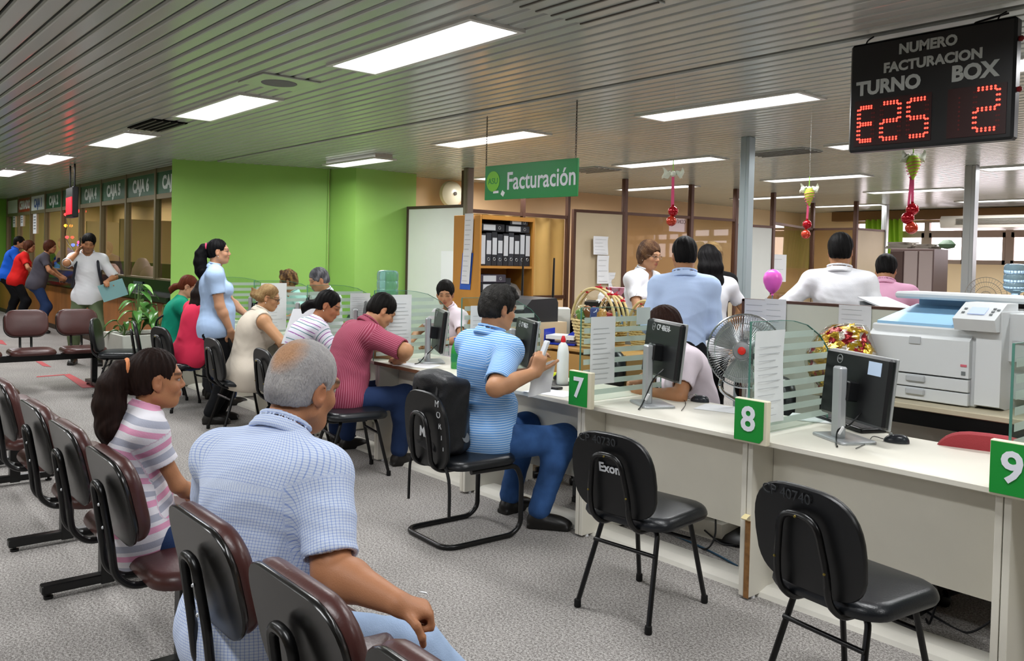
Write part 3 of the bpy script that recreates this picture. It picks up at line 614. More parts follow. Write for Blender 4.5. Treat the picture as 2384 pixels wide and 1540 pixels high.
# ---------------------------------------------------------------- monitors, mice, things on the desks
m_silver = mat('stand_silver', 'B4B7BA', .35, metal=.5); m_mon = mat('monitor_black', '131416', .35); m_scr = mat('screen_dark', '2B2E33', .12, spec=.7); m_bez = mat('bezel_grey', '9DA0A0', .35, metal=.3)
m_scrib = mat('marker_white', 'D8DBDD', .6)
def monitor(x, y, label, rz=math.radians(-28), code=None, sticker=False, tilt=6, zc=.24):
    t = thing('desk_monitor', label, 'monitor', (x, y, DT + .001), rz, 'computer monitors on the service desks')
    q = MB(); q.pad(rrect(.25, .18, .02), 0, .012, 0, .1); q.build('base', m_silver, t)
    q = MB(False); q.box((0, -.03, .17), (.065, .04, .33), .008); q.build('neck', m_silver, t)
    Rt = rotx(math.radians(-tilt)); c = V3(0, .055, zc)
    q = MB(False).mat(m_mon); q.at(c, Rt); q.box((0, 0, 0), (.48, .035, .31), .012);
    q.mat(m_bez).box((0, .019, 0), (.486, .012, .316), .004); q.mat(m_mon).box((0, -.035, -.02), (.09, .07, .09), .006); o = q.build('screen_case', None, t)
    q = MB(False).at(c, Rt); q.box((0, .026, .006), (.456, .003, .276)); q.build('screen', m_scr, t)
    q = MB().at(c, Rt); q.tube([V3(-.12 + .02 * math.cos(a), -.019, .115 + .02 * math.sin(a)) for a in np.linspace(0, 2 * math.pi, 21)[:-1]], .0018, 5, True); q.build('logo_ring', m_bez, t)
    def on(dx, dz, yy=-.0185): return c + Rt @ V3(dx, yy, dz)
    lettering('logo', 'DELL', .014, m_bez, on(-.12, .115), X, Rt @ Z, t, ext=.0006)
    if code: lettering('handwriting', code, .045, m_scrib, on(.02, .115), X, Rt @ Z, t, ext=.0006)
    if sticker: q = MB(False).at(c, Rt); q.box((.14, -.0185, .1), (.09, .002, .06)); q.build('sticker', mat('sticker_blue', 'B9CDE6', .6), t)
    q = MB(); q.tube(smooth_path([V3(.08, .03, zc - .1), V3(.08, -.03, zc - .16), V3(.03, -.05, .05), V3(.09, -.1, .008), V3(.16, -.14, .006)], 5), .004, 6); q.build('cable', m_black, t)
    q = MB(False); q.tube([V3(.06, -.045, .07), V3(.045, -.055, .035)], .007, 6); q.build('cable_tag', m_paper, t)
    return t
monitor(-3.02, 3.62, 'monitor with handwritten code on the divider side of desk 7', code='CP 48658-', zc=.31); monitor(-1.92, 3.66, 'monitor with blue sticker beside the mouse on desk 8', sticker=True)
monitor(-4.18, 3.62, 'monitor with handwritten code in front of the striped polo man', code='CP 48637-'); monitor(-5.2, 3.66, 'monitor with dark screen visible, right of the burgundy shirted man')
monitor(-6.28, 3.66, 'monitor partly hidden behind the head of the burgundy shirted man'); monitor(-7.36, 3.66, 'monitor between the blonde woman and the woman in stripes')
monitor(-8.44, 3.66, 'monitor beyond the blonde woman with glasses')
def mouse(x, y, rz, label, end):
    t = thing('computer_mouse', label, 'mouse', (x, y, DT + .001), rz)
    q = MB(); q.grid(lambda u, v: V3(.031 * math.cos(u * 2 * math.pi) * math.cos(v * math.pi / 2) ** .6, .055 * math.sin(u * 2 * math.pi) * math.cos(v * math.pi / 2) ** .6, .036 * math.sin(v * math.pi / 2) * (1 - .25 * math.sin(u * 2 * math.pi) * math.cos(v * math.pi / 2))), 20, 8, True); q.build('shell', mat('mouse_grey', '2A2D33', .25, spec=.6), t)
    q = MB(); q.cyl((-.006, .025, .034), (.006, .025, .034), .008); q.build('wheel', m_bez, t)
    q = MB(); e = rotz(-rz) @ (V3(end[0] - x, end[1] - y, 0)); q.tube(smooth_path([V3(0, .055, .008), V3(.01, .1, .012), V3(e[0] * .5 + .03, e[1] * .5 + .04, .004), V3(e[0], e[1], .004)], 6), .002, 5); q.build('cord', m_black, t)
p8 = atz(2087, 1031, DT); p7 = atz(1629, 936, DT); p6 = atz(1305, 885, DT)
mouse(p8[0], p8[1], 1.9, 'dark mouse on desk 8 beside its monitor', (-1.78, 3.5)); mouse(p7[0], p7[1], 1.9, 'dark mouse on desk 7 near the white sheet', (-2.8, 3.6)); mouse(p6[0], p6[1], 1.9, 'dark mouse on the round pad left of plate 7', (-3.9, 3.75))
def flat(name, label, c, out, th, m, rz=0, cat='paper', rnd=.1):
    q = MB(); q.pad(out, 0, th, 0, rnd); o = q.build(name, m); place(o, c, rz); return tag(o, label, cat)
p = atz(1300, 893, DT); flat('mouse_pad', 'round black mouse pad left of plate 7', p + Z * .0, [(.12 * math.cos(a), .1 * math.sin(a)) for a in np.linspace(0, 2 * math.pi, 24)[:-1]], .003, m_black, cat='mouse pad')
for o in bpy.data.objects:
    if o.name == 'computer_mouse.002': o.location.z += .003
p = atz(1690, 954, DT); flat('paper_sheet', 'white sheet lying on desk 7 left of plate 8', p + V3(0, 0, .0012), rrect(.3, .2, .004, 1), .0015, m_paper, .3)
p = atz(1280, 914, DT); flat('paper_sheet', 'white sheet under the black phone left of plate 7', p + V3(.02, 0, .0012), rrect(.3, .2, .004, 1), .0015, m_paper, .2)
p = atz(1284, 906, DT); o = flat('mobile_phone', 'black phone lying on the white sheet left of plate 7', p + V3(0, 0, .0032), rrect(.13, .07, .012), .012, m_black, .25, 'phone')
q = MB(False); q.box((.01, 0, .0125), (.05, .012, .001)); q.build('sticker', m_bez, o)
p = atz(1925, 1000, DT); o = flat('keyboard', 'black keyboard half under the monitor on desk 8', p + V3(.0, .2, .001), rrect(.42, .14, .01), .02, m_mon, math.radians(-28), 'keyboard')
q = MB(False); q.box((0, .0, .021), (.39, .11, .002)); q.build('keys', mat('key_grey', '26282c', .5, bump=.8, bs=120), o)
p = atz(1905, 985, DT); flat('paper_sheet', 'white papers behind the monitor neck on desk 8', p + V3(-.05, .08, .0012), rrect(.28, .2, .004, 1), .006, m_paper, .4)
p = atz(955, 846, DT); flat('paper_sheet', 'printed sheet under the elbow of the burgundy shirted man', V3(-5.08, 3.45, DT + .0012), rrect(.3, .21, .004, 1), .0015, m_paper, .5)
p = V3(-6.5, 3.42, .93); sheet('paper_sheet', 'white sheet held up between the blonde woman and the woman in stripes', atd(700, 760, 6.9), nrm(_R), nrm(V3(0, .35, 1)), .22, .3, cat='paper')
# spectacles on desk 7, small black phone
p = atz(1545, 921, DT); flat('card_reader', 'small dark device on desk 7 beyond the monitor', p + Z * .001, rrect(.09, .06, .01), .02, mat('reader_dark', '3b3236', .4), .4, 'device')
t = thing('spectacles', 'thin metal spectacles lying on desk 7 by the mouse', 'spectacles', atz(1600, 934, DT), .5); q = MB()
for s_ in (-1, 1): q.tube([V3(s_ * .03 + .022 * math.cos(a), 0, .022 + .017 * math.sin(a)) for a in np.linspace(0, 2 * math.pi, 15)[:-1]], .0012, 5, True); q.tube([V3(s_ * .053, 0, .026), V3(s_ * .055, .1, .02), V3(s_ * .05, .13, .003)], .0012, 5)
q.tube([V3(-.008, 0, .026), V3(.008, 0, .026)], .0012, 5); q.build('frame', mat('spectacle_metal', 'a39a8c', .3, metal=.8), t)
# spray bottle, green drink bottle, yellow lid, pad
def bottle(name, label, c, prof, m, capprof, mc, cat='bottle', lab=None, n=18):
    t = thing(name, label, cat, c); q = MB(); q.lathe(prof, n=n); q.build('body', m, t); q = MB(); q.lathe(capprof, n=n); q.build('cap', mc, t)
    if lab: q = MB(); q.lathe(lab[0], n=n); q.build('bottle_label', lab[1], t)
    return t
m_gbot = mat('green_plastic', '3FBF5A', .12, trans=.55, spec=.6)
p = atd(1061, 812, 6.0); bottle('drink_bottle', 'green plastic drink bottle with blue cap left of the striped polo man', V3(p[0], p[1], DT + .001), [(.03, 0), (.033, .01), (.033, .12), (.03, .15), (.014, .19), (.012, .2)], m_gbot, [(.014, .2), (.014, .22), (.001, .222)], mat('cap_blue', '2A56C8', .4), lab=([(.0335, .05), (.0338, .06), (.0338, .1), (.0335, .11)], mat('label_dgreen', '1c7a4a', .5)))
p = atz(1287, 890, DT); bottle('glue_bottle', 'white bottle with red cap standing before the hands of the striped polo man', V3(-3.84, 3.72, DT + .001), [(.035, 0), (.038, .01), (.038, .2), (.03, .25), (.014, .27)], mat('white_plastic', 'E4E8E4', .3), [(.015, .27), (.015, .29), (.008, .31), (.001, .312)], mat('cap_red', 'D0202A', .3))
p = atz(1295, 876, DT); flat('yellow_cap_piece', 'small bright yellow lid beyond the mouse pad', p + Z * .001, [(.035 * math.cos(a), .03 * math.sin(a)) for a in np.linspace(0, 2 * math.pi, 16)[:-1]], .02, mat('lid_yellow', 'E2F02A', .4), cat='lid')
# cables hanging under the desks, power strip, computers
m_cab = mat('cable_black', '15161A', .5); m_cabb = mat('cable_blue', '2E5A78', .5)
for k, (pts, m, l) in enumerate((([(1665, 1190, 3.6), (1664, 1250, 3.65), (1640, 1290, 3.75), (1590, 1270, 3.8)], m_cab, 'black cable looping down beneath desk 7'), ([(1640, 1235, 3.9), (1680, 1275, 3.9), (1715, 1270, 3.9)], m_cab, 'short black cable near the left panel of desk 8'), ([(1480, 1235, 3.75), (1560, 1265, 3.8), (1650, 1300, 3.75), (1716, 1330, 3.68)], m_cabb, 'blue cable along the trunking beneath desk 7'),
        ([(2175, 1360, 3.7), (2183, 1390, 3.72), (2165, 1450, 3.75), (2155, 1470, 3.8)], m_cab, 'thin black cable hanging beneath desk 8'), ([(2310, 1445, 3.8), (2250, 1500, 3.8), (2180, 1490, 3.85), (2150, 1460, 3.9)], m_cab, 'black cable sagging near plate 9 beneath desk 8'))):
    P = [aty(x, y, yy) for x, y, yy in pts]
    for q_ in P: q_[2] = max(q_[2], .006)
    q = MB(); q.tube(smooth_path(P, 6), .005, 6); tag(q.build('cable', m), l, 'cable')
for x, y, l in ((-1.72, 3.95, 'black computer tower beneath desk 8'), (-3.72, 4.0, 'black computer tower beneath the desk of the striped polo man'), (-3.0, 4.15, 'black computer tower on a cream stand beneath desk 7')):
    t = thing('computer_tower', l, 'computer', (x, y, .1 if '7' in l else .03)); q = MB(False); q.box((0, 0, .2), (.18, .4, .4), .006); q.build('case', m_mon, t); q = MB(False); q.box((0, -.203, .2), (.15, .006, .36), .002); q.build('back_plate', mat('tower_back', '3a3d42', .4, metal=.5, bump=.5, bs=90), t)
    if '7' in l: q = MB(False); q.box((x, y, .05), (.5, .45, .1)); tag(q.build('tower_stand', m_desk), 'low cream stand beneath desk 7 carrying a computer tower', 'stand')
    else: q = MB(False); q.box((x, y, .015), (.2, .38, .03)); tag(q.build('tower_plinth', m_mon), 'low black plinth under the ' + l[6:], 'stand')

# ================================================================ CHAIRS
m_leather = mat('black_vinyl', '15181C', .32, spec=.55, bump=.08, bs=160); m_plas = mat('black_plastic', '0D0E10', .38, spec=.5); m_screw = mat('brass_screw', '8A7A3A', .4, metal=.7)
def dome(w_, top, n=9, r=.08):
    """back outline: wide round top, gently narrowing round bottom"""
    P = []
    for k in range(36):
        a = 2 * math.pi * k / 36; c_, s_ = math.cos(a), math.sin(a); e = .62 if s_ > 0 else .5
        P.append((w_ / 2 * math.copysign(abs(c_) ** e, c_) * (1 if s_ > 0 else 1 - .1 * abs(s_)), top * .45 + (top * .55 * abs(s_) ** .72 if s_ > 0 else -top * .45 * abs(s_) ** .5)))
    return P
def seat_out(w_, d): return [(x, y) for x, y in rrect(w_, d, .1, 6)]
RB = rotx(math.radians(90))     # outline in x-z, thickness towards -y
def visitor_chair(label, x, y, rz, text=None, code=None, legs=True, group='black visitor chairs'):
    t = thing('visitor_chair', label, 'chair', (x, y, 0), rz, group)
    q = MB(); q.pad(seat_out(.46, .43), .415, .47, .012, .5); q.build('seat', m_leather, t)
    Rb = rotx(math.radians(90 + 10)); q = MB(); q.pad(dome(.44, .37), 0, .035, .004, .35, Rb @ np.diag([1, 1, -1]), (0, -.235, .455), rings=4); q.build('backrest', m_plas, t)
    U = fillet([(-.1, .08, .395), (-.1, -.2, .395), (-.1, -.275, .46), (-.1, -.285, .55), (-.07, -.312, .73), (.07, -.312, .73), (.1, -.285, .55), (.1, -.275, .46), (.1, -.2, .395), (.1, .08, .395)], .06, 5)
    q = MB(); q.tube(U, .0125, 9); q.build('back_frame', m_black, t)
    for s_ in (-1, 1):
        for yy, fx, fy in ((-.12, .19, -.24), (.13, .18, .22)):
            q = MB(); q.tube(fillet([(s_ * .06, yy, .405), (s_ * .145, yy, .4), (s_ * fx, fy, .02)], .05, 5), .0115, 9); l_ = q.build('leg', m_black, t)
            q = MB(); q.lathe([(.013, 0), (.016, .004), (.015, .035), (.012, .036)], (s_ * fx, fy, 0), 10); q.build('rubber_foot', mat('rubber', '0a0a0a', .8), l_)
    for yy, z_, w2 in ((-.165, .3, .162), (.155, .3, .155)): q = MB(); q.cyl((-w2, yy, z_), (w2, yy, z_), .009); q.build('stretcher', m_black, t)
    for sx, z_ in ((-.1, .56), (.1, .56), (0, .725)): q = MB(); q.lathe([(.005, 0), (.004, .004), (.001, .005)], (sx, -.298 if z_ < .7 else -.325, z_), 8, rotx(math.radians(90))); q.build('screw', m_screw, t)
    if text: lettering('painted_name', text, .056, m_scrib, (-.002, -.281, .665), X, nrm(V3(0, -.17, 1)), t, bold=.0015, ext=.0015)
    if code: lettering('scratched_code', code, .05, mat('scratch', '34373a', .6), (-.06, -.3005, .782), X, nrm(V3(0, -.17, 1)), t, ext=.001)
    return t
visitor_chair('black visitor chair with Exon painted on its back, at desk 7', -2.46, 2.93, .1, 'Exon', 'CP 40730')
visitor_chair('black visitor chair nearest the camera, at desk 8', -1.43, 2.83, -.14, None, 'CP 40740')
visitor_chair('black visitor chair under the burgundy shirted man', -5.26, 3.02, -.2)
visitor_chair('black visitor chair under the woman in the beige waistcoat', -7.1, 3.0, -.05)
visitor_chair('black visitor chair under the woman in the striped top', -6.12, 3.02, -.1)
visitor_chair('black visitor chair under the woman in the pink top', -8.4, 2.97, .1)
visitor_chair('black visitor chair turned sideways beside the plant box', *(atz(340, 826, .45)[:2] + V3(-.3, -.15, 0)[:2]), -.45)
visitor_chair('dark visitor chair behind the woman in the green top', -9.05, 2.95, -.25)
# cantilever chair with bag
t = thing('cantilever_chair', 'black cantilever chair with MORTI written on its back, under the striped polo man', 'chair', (-3.74, 2.88, 0), -.05)
q = MB(); q.pad(seat_out(.47, .45), .415, .465, .01, .5); q.build('seat', m_leather, t)
Rb = rotx(math.radians(96)); q = MB(); q.pad(dome(.43, .42), 0, .03, .004, .35, Rb @ np.diag([1, 1, -1]), (0, -.25, .41), rings=4); q.build('backrest', m_plas, t)
q = MB(); q.tube(fillet([(-.09, .05, .4), (-.09, -.22, .4), (-.09, -.285, .44), (-.09, -.305, .6), (-.06, -.315, .71), (.06, -.315, .71), (.09, -.305, .6), (.09, -.285, .44), (.09, -.22, .4), (.09, .05, .4)], .06, 5), .014, 9); q.build('back_frame', m_black, t)
q = MB(); q.tube(fillet([(-.2, -.1, .4), (-.21, .2, .4), (-.21, .24, .32), (-.21, .24, .06), (-.21, .18, .014), (-.21, -.26, .014), (.21, -.26, .014), (.21, .18, .014), (.21, .24, .06), (.21, .24, .32), (.21, .2, .4), (.2, -.1, .4)], .09, 6), .0145, 10); q.build('sled_frame', m_black, t)
for k, ch in enumerate('MORTI'): lettering('painted_name', ch, .05, m_scrib, (.14 + .008 * k, -.289 + .0065 * k, .775 - .058 * k), X, Z, t, ext=.0015)
lettering('painted_mark', 'MP', .075, m_scrib, (0, -.275, .6), X, Z, t, bold=.002, ext=.0015)

# ---------------------------------------------------------------- waiting benches
m_bv = mat('brown_vinyl', '4A2B28', .33, spec=.5, var=.12, vs=7, bump=.06, bs=90); m_shell = mat('black_shell', '161514', .22, spec=.6)
def bench(label, x, y, seats, rz=0, legs=None):
    """seats: centres along local x; backs at local y=0"""
    t = thing('waiting_bench', label, 'bench', (x, y, 0), rz, 'brown vinyl waiting benches'); xa, xb = min(seats) - .26, max(seats) + .26
    q = MB(False); q.box(((xa + xb) / 2, .24, .365), (xb - xa, .06, .07), .004); q.build('beam', m_black, t)
    for lx in (legs or (xa + .14, xb - .14)):
        q = MB(False); q.box((lx, .24, .19), (.06, .06, .34), .004); l_ = q.build('leg', m_black, t)
        q = MB(False); q.box((lx, .22, .045), (.055, .5, .04), .005); q.build('foot_bar', m_black, l_)
        for yy in (0., .44): q = MB(); q.lathe([(.02, 0), (.02, .012), (.008, .014), (.008, .03)], (lx, yy, 0), 10); q.build('foot', m_black, l_)
    for sx in seats:
        q = MB(); q.pad([(a, c_ * (1 + .1 * a * a)) for a, c_ in rrect(.44, .42, .1, 6)], .41, .465, .01, .5, None, (sx, .26, 0)); q.build('seat', m_bv, t)
        Rb = rotx(math.radians(90 + 13)) @ np.diag([1, 1, -1.]); c = (sx, .0, .565)
        ol = rrect(.44, .31, .11, 6, 0, .155)
        q = MB(); q.pad(ol, -.016, .004, .0, .2, Rb, c, .25, 3); s_ = q.build('back_shell', m_shell, t)
        q = MB(); q.pad([(a * .985, .005 + b_ * .97) for a, b_ in ol], .004, .05, .012, .45, Rb, c, .25, 4); q.build('backrest', m_bv, t)
        q = MB(); q.tube(fillet([(sx - .055, .3, .4), (sx - .055, .02, .4), (sx - .055, -.035, .45), (sx - .055, -.05, .58), (sx - .045, -.08, .76), (sx + .045, -.08, .76), (sx + .055, -.05, .58), (sx + .055, -.035, .45), (sx + .055, .02, .4), (sx + .055, .3, .4)], .05, 5), .013, 9); q.build('back_tube', m_black, t)
        for z_ in (.62, .7):
            q = MB(); q.lathe([(.006, 0), (.004, .004)], (sx + .05, -.072 if z_ < .65 else -.085, z_), 7, rotx(math.radians(90))); q.build('screw', m_silver, t)
    return t
bench('waiting bench of brown seats where the girl sits', -3.62, .86, (-.57, 0, .57), 0, (-.5, .52))
bench('waiting bench of brown seats under the older man, nearest the camera', -1.62, .86, (-.56, -.02, .5, 1.02), 0, (-.5, .9))
bench('waiting bench at the picture edge left of the girl, seats empty', -5.56, .86, (-.57, 0, .57))
bench('farther waiting bench of which only seat fronts show at the picture edge', -7.5, .86, (-.57, 0, .57))
bench('empty waiting bench facing the camera before the man on the phone', -10.48, 2.0, (-.46, .05, .56), math.radians(-90))
# ================================================================ SIGNS
m_sgr = mat('sign_green_bright', '1C8A44', .35, spec=.5); m_logo = mat('logo_lime', '7CCB2E', .4)
c = V3((-5.6 - 4.46) / 2, 4.45, 2.18)
t = thing('hanging_sign', 'green hanging sign reading Facturación on two chains', 'sign', c, 0); W_, H_ = 1.1, .285
qR = roty(math.radians(.6))
q = MB(False); q.box((0, 0, 0), (W_, .02, H_), .002, qR); q.build('board', m_sgr, t)
lettering('lettering', 'Facturación', .2, m_wht, (.14, -.0115, .0), X, Z, t, bold=.003, sx=.86)
q = MB(); q.lathe([(.001, 0), (.085, 0), (.085, .002), (.001, .002)], (-.44, -.0105, .015), 28, rotx(math.radians(90))); q.build('logo_disc', m_logo, t)
lettering('logo_text', 'ASU', .07, m_sgr, (-.44, -.0135, .015), X, Z, t, ext=.0006)
q = MB(False); q.box((-.4, -.0115, -.075), (.07, .002, .02)); q.box((-.31, -.0115, -.09), (.04, .002, .04), 0, roty(.6)); q.build('torn_tape', m_paper, t)
for sx in (-.55, .52):
    q = MB(); n_ = 20; z0, z1 = H_ / 2, CEIL - c[2]
    for k in range(n_):
        za = z0 + (z1 - z0) * k / n_; zb = z0 + (z1 - z0) * (k + 1) / n_; h = (zb - za) * .65; m_ = (za + zb) / 2; d = X if k % 2 else Y
        q.tube([V3(sx, 0, m_) + d * .006 * math.cos(a) + Z * h * math.sin(a) for a in np.linspace(0, 2 * math.pi, 9)[:-1]], .0022, 5, True)
    q.build('chain', mat('chain_dark', '4a4642', .4, metal=.7), t)
# LED queue display
m_dbl = mat('display_black', '16171A', .35); m_dlt = mat('display_letter', 'AFB3B0', .6); m_led = mat('led_red_on', 'FF3226', .4, emit=7); m_ledo = mat('led_red_off', '5A0A0A', .5); m_lbg = mat('led_window', '2A0507', .4)
c = V3(-1.85, 4.25, 2.43)
t = thing('number_display', 'black hanging number display with red glowing digits E25 and 2', 'display', c, 0)
q = MB(False); q.box((0, 0, 0), (.79, .07, .56), .012); q.build('case', m_dbl, t)
for s_, z in ((1, .18), (1, -.05)): q = MB(); q.lathe([(.012, 0), (.014, .012), (.006, .02)], (.395, 0, z), 8, roty(math.radians(90))); q.build('side_knob', mat('knob_red', '7a1518', .4), t)
yf = -.037
for txt, sz, dx, dz in (('NUMERO', .068, .0, .215), ('FACTURACION', .066, .02, .132), ('TURNO', .095, -.19, .042), ('BOX', .1, .22, .05)): lettering('lettering', txt, sz, m_dlt, (dx, yf, dz), X, Z, t, bold=sz * .045, ext=.001, sx=.98 if len(txt) < 9 else 1.02)
def digit(dx, dz, segs, w_=.105, h=.18, name='digit'):
    on, off = MB(False).mat(m_led), MB(False).mat(m_ledo)
    S = {'a': ((0, h), (w_, h)), 'b': ((w_, h), (w_, h / 2)), 'c': ((w_, h / 2), (w_, 0)), 'd': ((0, 0), (w_, 0)), 'e': ((0, h / 2), (0, 0)), 'f': ((0, h), (0, h / 2)), 'g': ((0, h / 2), (w_, h / 2))}
    for k, (p, r_) in S.items():
        if w_ < .03 and k not in 'bc': continue
        q = on if k in segs else off; hz = p[1] == r_[1]; n_ = 5 if hz else 4
        for row in ((-1, 1) if w_ > .03 else (0,)):
            for j in range(n_):
                f = (j + .5) / n_ if not hz else (j + .75) / (n_ + .5); x = p[0] + (r_[0] - p[0]) * f; z = p[1] + (r_[1] - p[1]) * f
                if hz: z += row * .0055
                else: x += row * .0055
                q.add([V3(dx + x, yf - .003, dz + z) + V3(.0053 * math.cos(a), -.0008, .0053 * math.sin(a)) for a in np.linspace(0, 2 * math.pi, 7)[:-1]], [(0, 1, 2, 3, 4, 5)])
    if on.v: on.build(name + '_lit', None, t)
    if off.v: off.build(name + '_unlit', None, t)
q = MB(False); q.box((-.165, yf, -.135), (.39, .004, .235)); q.build('digit_window', m_lbg, t)
q = MB(False); q.box((.235, yf, -.135), (.26, .004, .235)); q.build('digit_window', m_lbg, t)
digit(-.335, -.225, 'adefg', .075, .17); digit(-.215, -.225, 'abdeg', .09); digit(-.08, -.225, 'acdfg', .09); digit(.14, -.225, '', .02, .17); digit(.23, -.225, 'abdeg', .1, .19)
for sx in (-.33, .3):
    q = MB(); q.tube(smooth_path([V3(sx, 0, .28), V3(sx + .01, .0, .3), V3(sx + .03, .02, CEIL - c[2])], 4), .004, 6); q.build('hanging_wire', m_cab, t)
q = MB(); q.tube(smooth_path([V3(.22, 0, .28), V3(.2, .01, .29), V3(.26, .03, .305), V3(.33, .05, CEIL - c[2])], 5), .006, 6); q.build('cable', m_cab, t)

# ================================================================ CHRISTMAS ORNAMENTS, BALLOON
m_bow = mat('bow_white', 'E9EDDA', .6); m_felt = mat('felt_lime', 'B4DC3C', .7); m_rib = mat('ribbon_pink', 'E0527E', .5); m_ball = mat('bauble_red', 'B01020', .12, spec=.8, metal=.4); m_balo = mat('bauble_orange', 'C8402A', .15, spec=.8, metal=.3)
def ornament(label, px, D, ytop, ycone, yballs, cone=True):
    p0, pc_ = atd(px, ytop, D), atd(px, ycone, D); pb = [atd(x, y, D) for x, y in yballs]; k = FPX / D
    t = thing('hanging_ornament', label, 'ornament', p0, 0, 'hanging Christmas ornaments', True)
    q = MB(); q.tube([p0 + Z * .09, p0], .003, 5); q.build('cord', mat('cord_lime', '8FD040', .6), t); q = MB(); q.tube([V3(p0[0], p0[1], CEIL), p0 + Z * .085], .0006, 4); q.build('fishing_line', mat('line_pale', 'C4C6C4', .3), t)
    q = MB()
    for s_ in (-1, 1):
        d = nrm(_R) * s_
        q.grid(lambda u, v: p0 + d * (.012 + .055 * u) + Z * ((v - .5) * (.02 + .055 * u) + .008 * math.sin(u * 9)) + Y * .012 * math.sin(v * 6 + u * 4), 6, 5)
    q.lathe([(.004, -.02), (.018, -.008), (.018, .008), (.004, .02)], p0, 10); q.build('bow', m_bow, t)
    if cone:
        h = .13; q = MB(); q.lathe([(.004, -h), (.018, -h * .75), (.034, -h * .4), (.036, -h * .2), (.022, 0), (.003, .004)], pc_ + Z * .05, 14); o = q.build('felt_cone', m_felt, t)
        q = MB()
        for j in range(6):
            zz = -.02 - j * .018; r_ = (.03, .037, .038, .033, .026, .018)[j]; q.tube([pc_ + Z * (.05 + zz) + V3(r_ * math.cos(a), r_ * math.sin(a), .008 * math.cos(a)) for a in np.linspace(0, 2 * math.pi, 15)[:-1]], .002, 4, True)
        q.build('spiral_stripe', m_rib, o)
    q = MB()
    for b_ in pb: q.prism([p0 + nrm(_R) * -.008, p0 + nrm(_R) * .008, b_ + Z * .03 + nrm(_R) * .006, b_ + Z * .03 - nrm(_R) * .006], Y * .001)
    q.build('ribbon', m_rib, t)
    for j, b_ in enumerate(pb):
        q = MB(); r_ = .034; q.lathe([(max(r_ * math.sin(a), .0005), r_ * math.cos(a)) for a in np.linspace(math.pi, 0, 10)], b_, 16); q.lathe([(.008, r_ - .002), (.008, r_ + .008), (.002, r_ + .01)], b_, 8); q.build('bauble', m_balo if j == len(pb) - 1 else m_ball, t)
ornament('ornament with white bow and two baubles hanging above the blue shirted man', 1567, 5.5, 405, 415, [(1567, 492), (1563, 515)], False)
ornament('ornament with white bow hanging before the brown post, left of the white shirted man', 1884, 6.3, 440, 455, [(1879, 523), (1876, 546)])
ornament('largest ornament, lime striped cone with white bow and three baubles below the number display', 2126, 4.6, 366, 385, [(2124, 488), (2113, 508), (2122, 531)])
D = 5.96; p = atd(1799, 655, D); t = thing('balloon', 'pink balloon on a stick in front of the glass partition', 'balloon', p, 0)
q = MB(); q.lathe([(.004, -.09), (.02, -.082), (.045, -.055), (.064, -.01), (.066, .02), (.055, .055), (.03, .078), (.001, .086)], n=24); q.lathe([(.004, -.09), (.012, -.1), (.002, -.101)], n=10); q.build('skin', mat('balloon_pink', 'F26AD2', .3, spec=.4), t)
q = MB(); q.cyl((0, 0, -.1), (.0, 0, 1.305 - p[2]), .003, n=6); q.build('stick', mat('stick_blue', '5f86b8', .5), t)

# ================================================================ LOW PARTITION, PRINTER, FAN
m_lowp = mat('low_partition_cream', 'D8DACB', .5, var=.03)
t = thing('low_partition', 'low cream partition with brown top edge behind the printer', 'partition', (-1.9, 5.27, 0)); L = 3.3
q = MB(False); q.box((0, 0, .65), (L, .05, 1.28)); q.build('board', m_lowp, t)
q = MB(False); q.box((0, 0, 1.295), (L + .01, .06, .018)); q.box((-L / 2, 0, .65), (.02, .06, 1.3)); q.build('edge_trim', m_brown, t)
for px, py, w_, h, l in ((1757, 735, .17, .23, 'left notice on the low partition behind the fan'), (1805, 733, .17, .22, 'right notice on the low partition behind the fan'), (1990, 742, .22, .17, 'notice on the low partition beside the printer')): sheet('notice_sheet', l, aty(px, py, 5.24), X, Z, w_, h, lines=5, curl=.003)
# lever arch file and dark folder resting on the partition edge behind: they stand on a cabinet
q = MB(False); q.box((-1.7, 5.62, .6), (1.7, .45, 1.2), .006); tag(q.build('side_cabinet', m_tan), 'tan cabinet top behind the low partition, carrying files', 'cabinet')
p = aty(2058, 700, 5.5); t = thing('lever_file', 'open grey lever arch file lying behind the low partition', 'file', (p[0], 5.6, 1.201), -.25)
q = MB(False); q.box((0, 0, .1), (.32, .28, .01), 0, rotx(0) @ roty(.28)); q.box((-.14, 0, .06), (.012, .28, .12)); q.build('cover', m_lab, t); q = MB(False); q.box((.0, 0, .04), (.28, .26, .05), 0, roty(.2)); q.build('pages', m_paper, t)
p = aty(2010, 706, 5.5); q = MB(False); q.prism([V3(-.12, -.1, 0), V3(.12, -.1, 0), V3(.12, -.1, .1)], Y * .22); o = q.build('dark_folder', m_mon); place(o, (p[0] - .04, 5.5, 1.201)); tag(o, 'dark wedge shaped folder left of the lever arch file', 'folder')
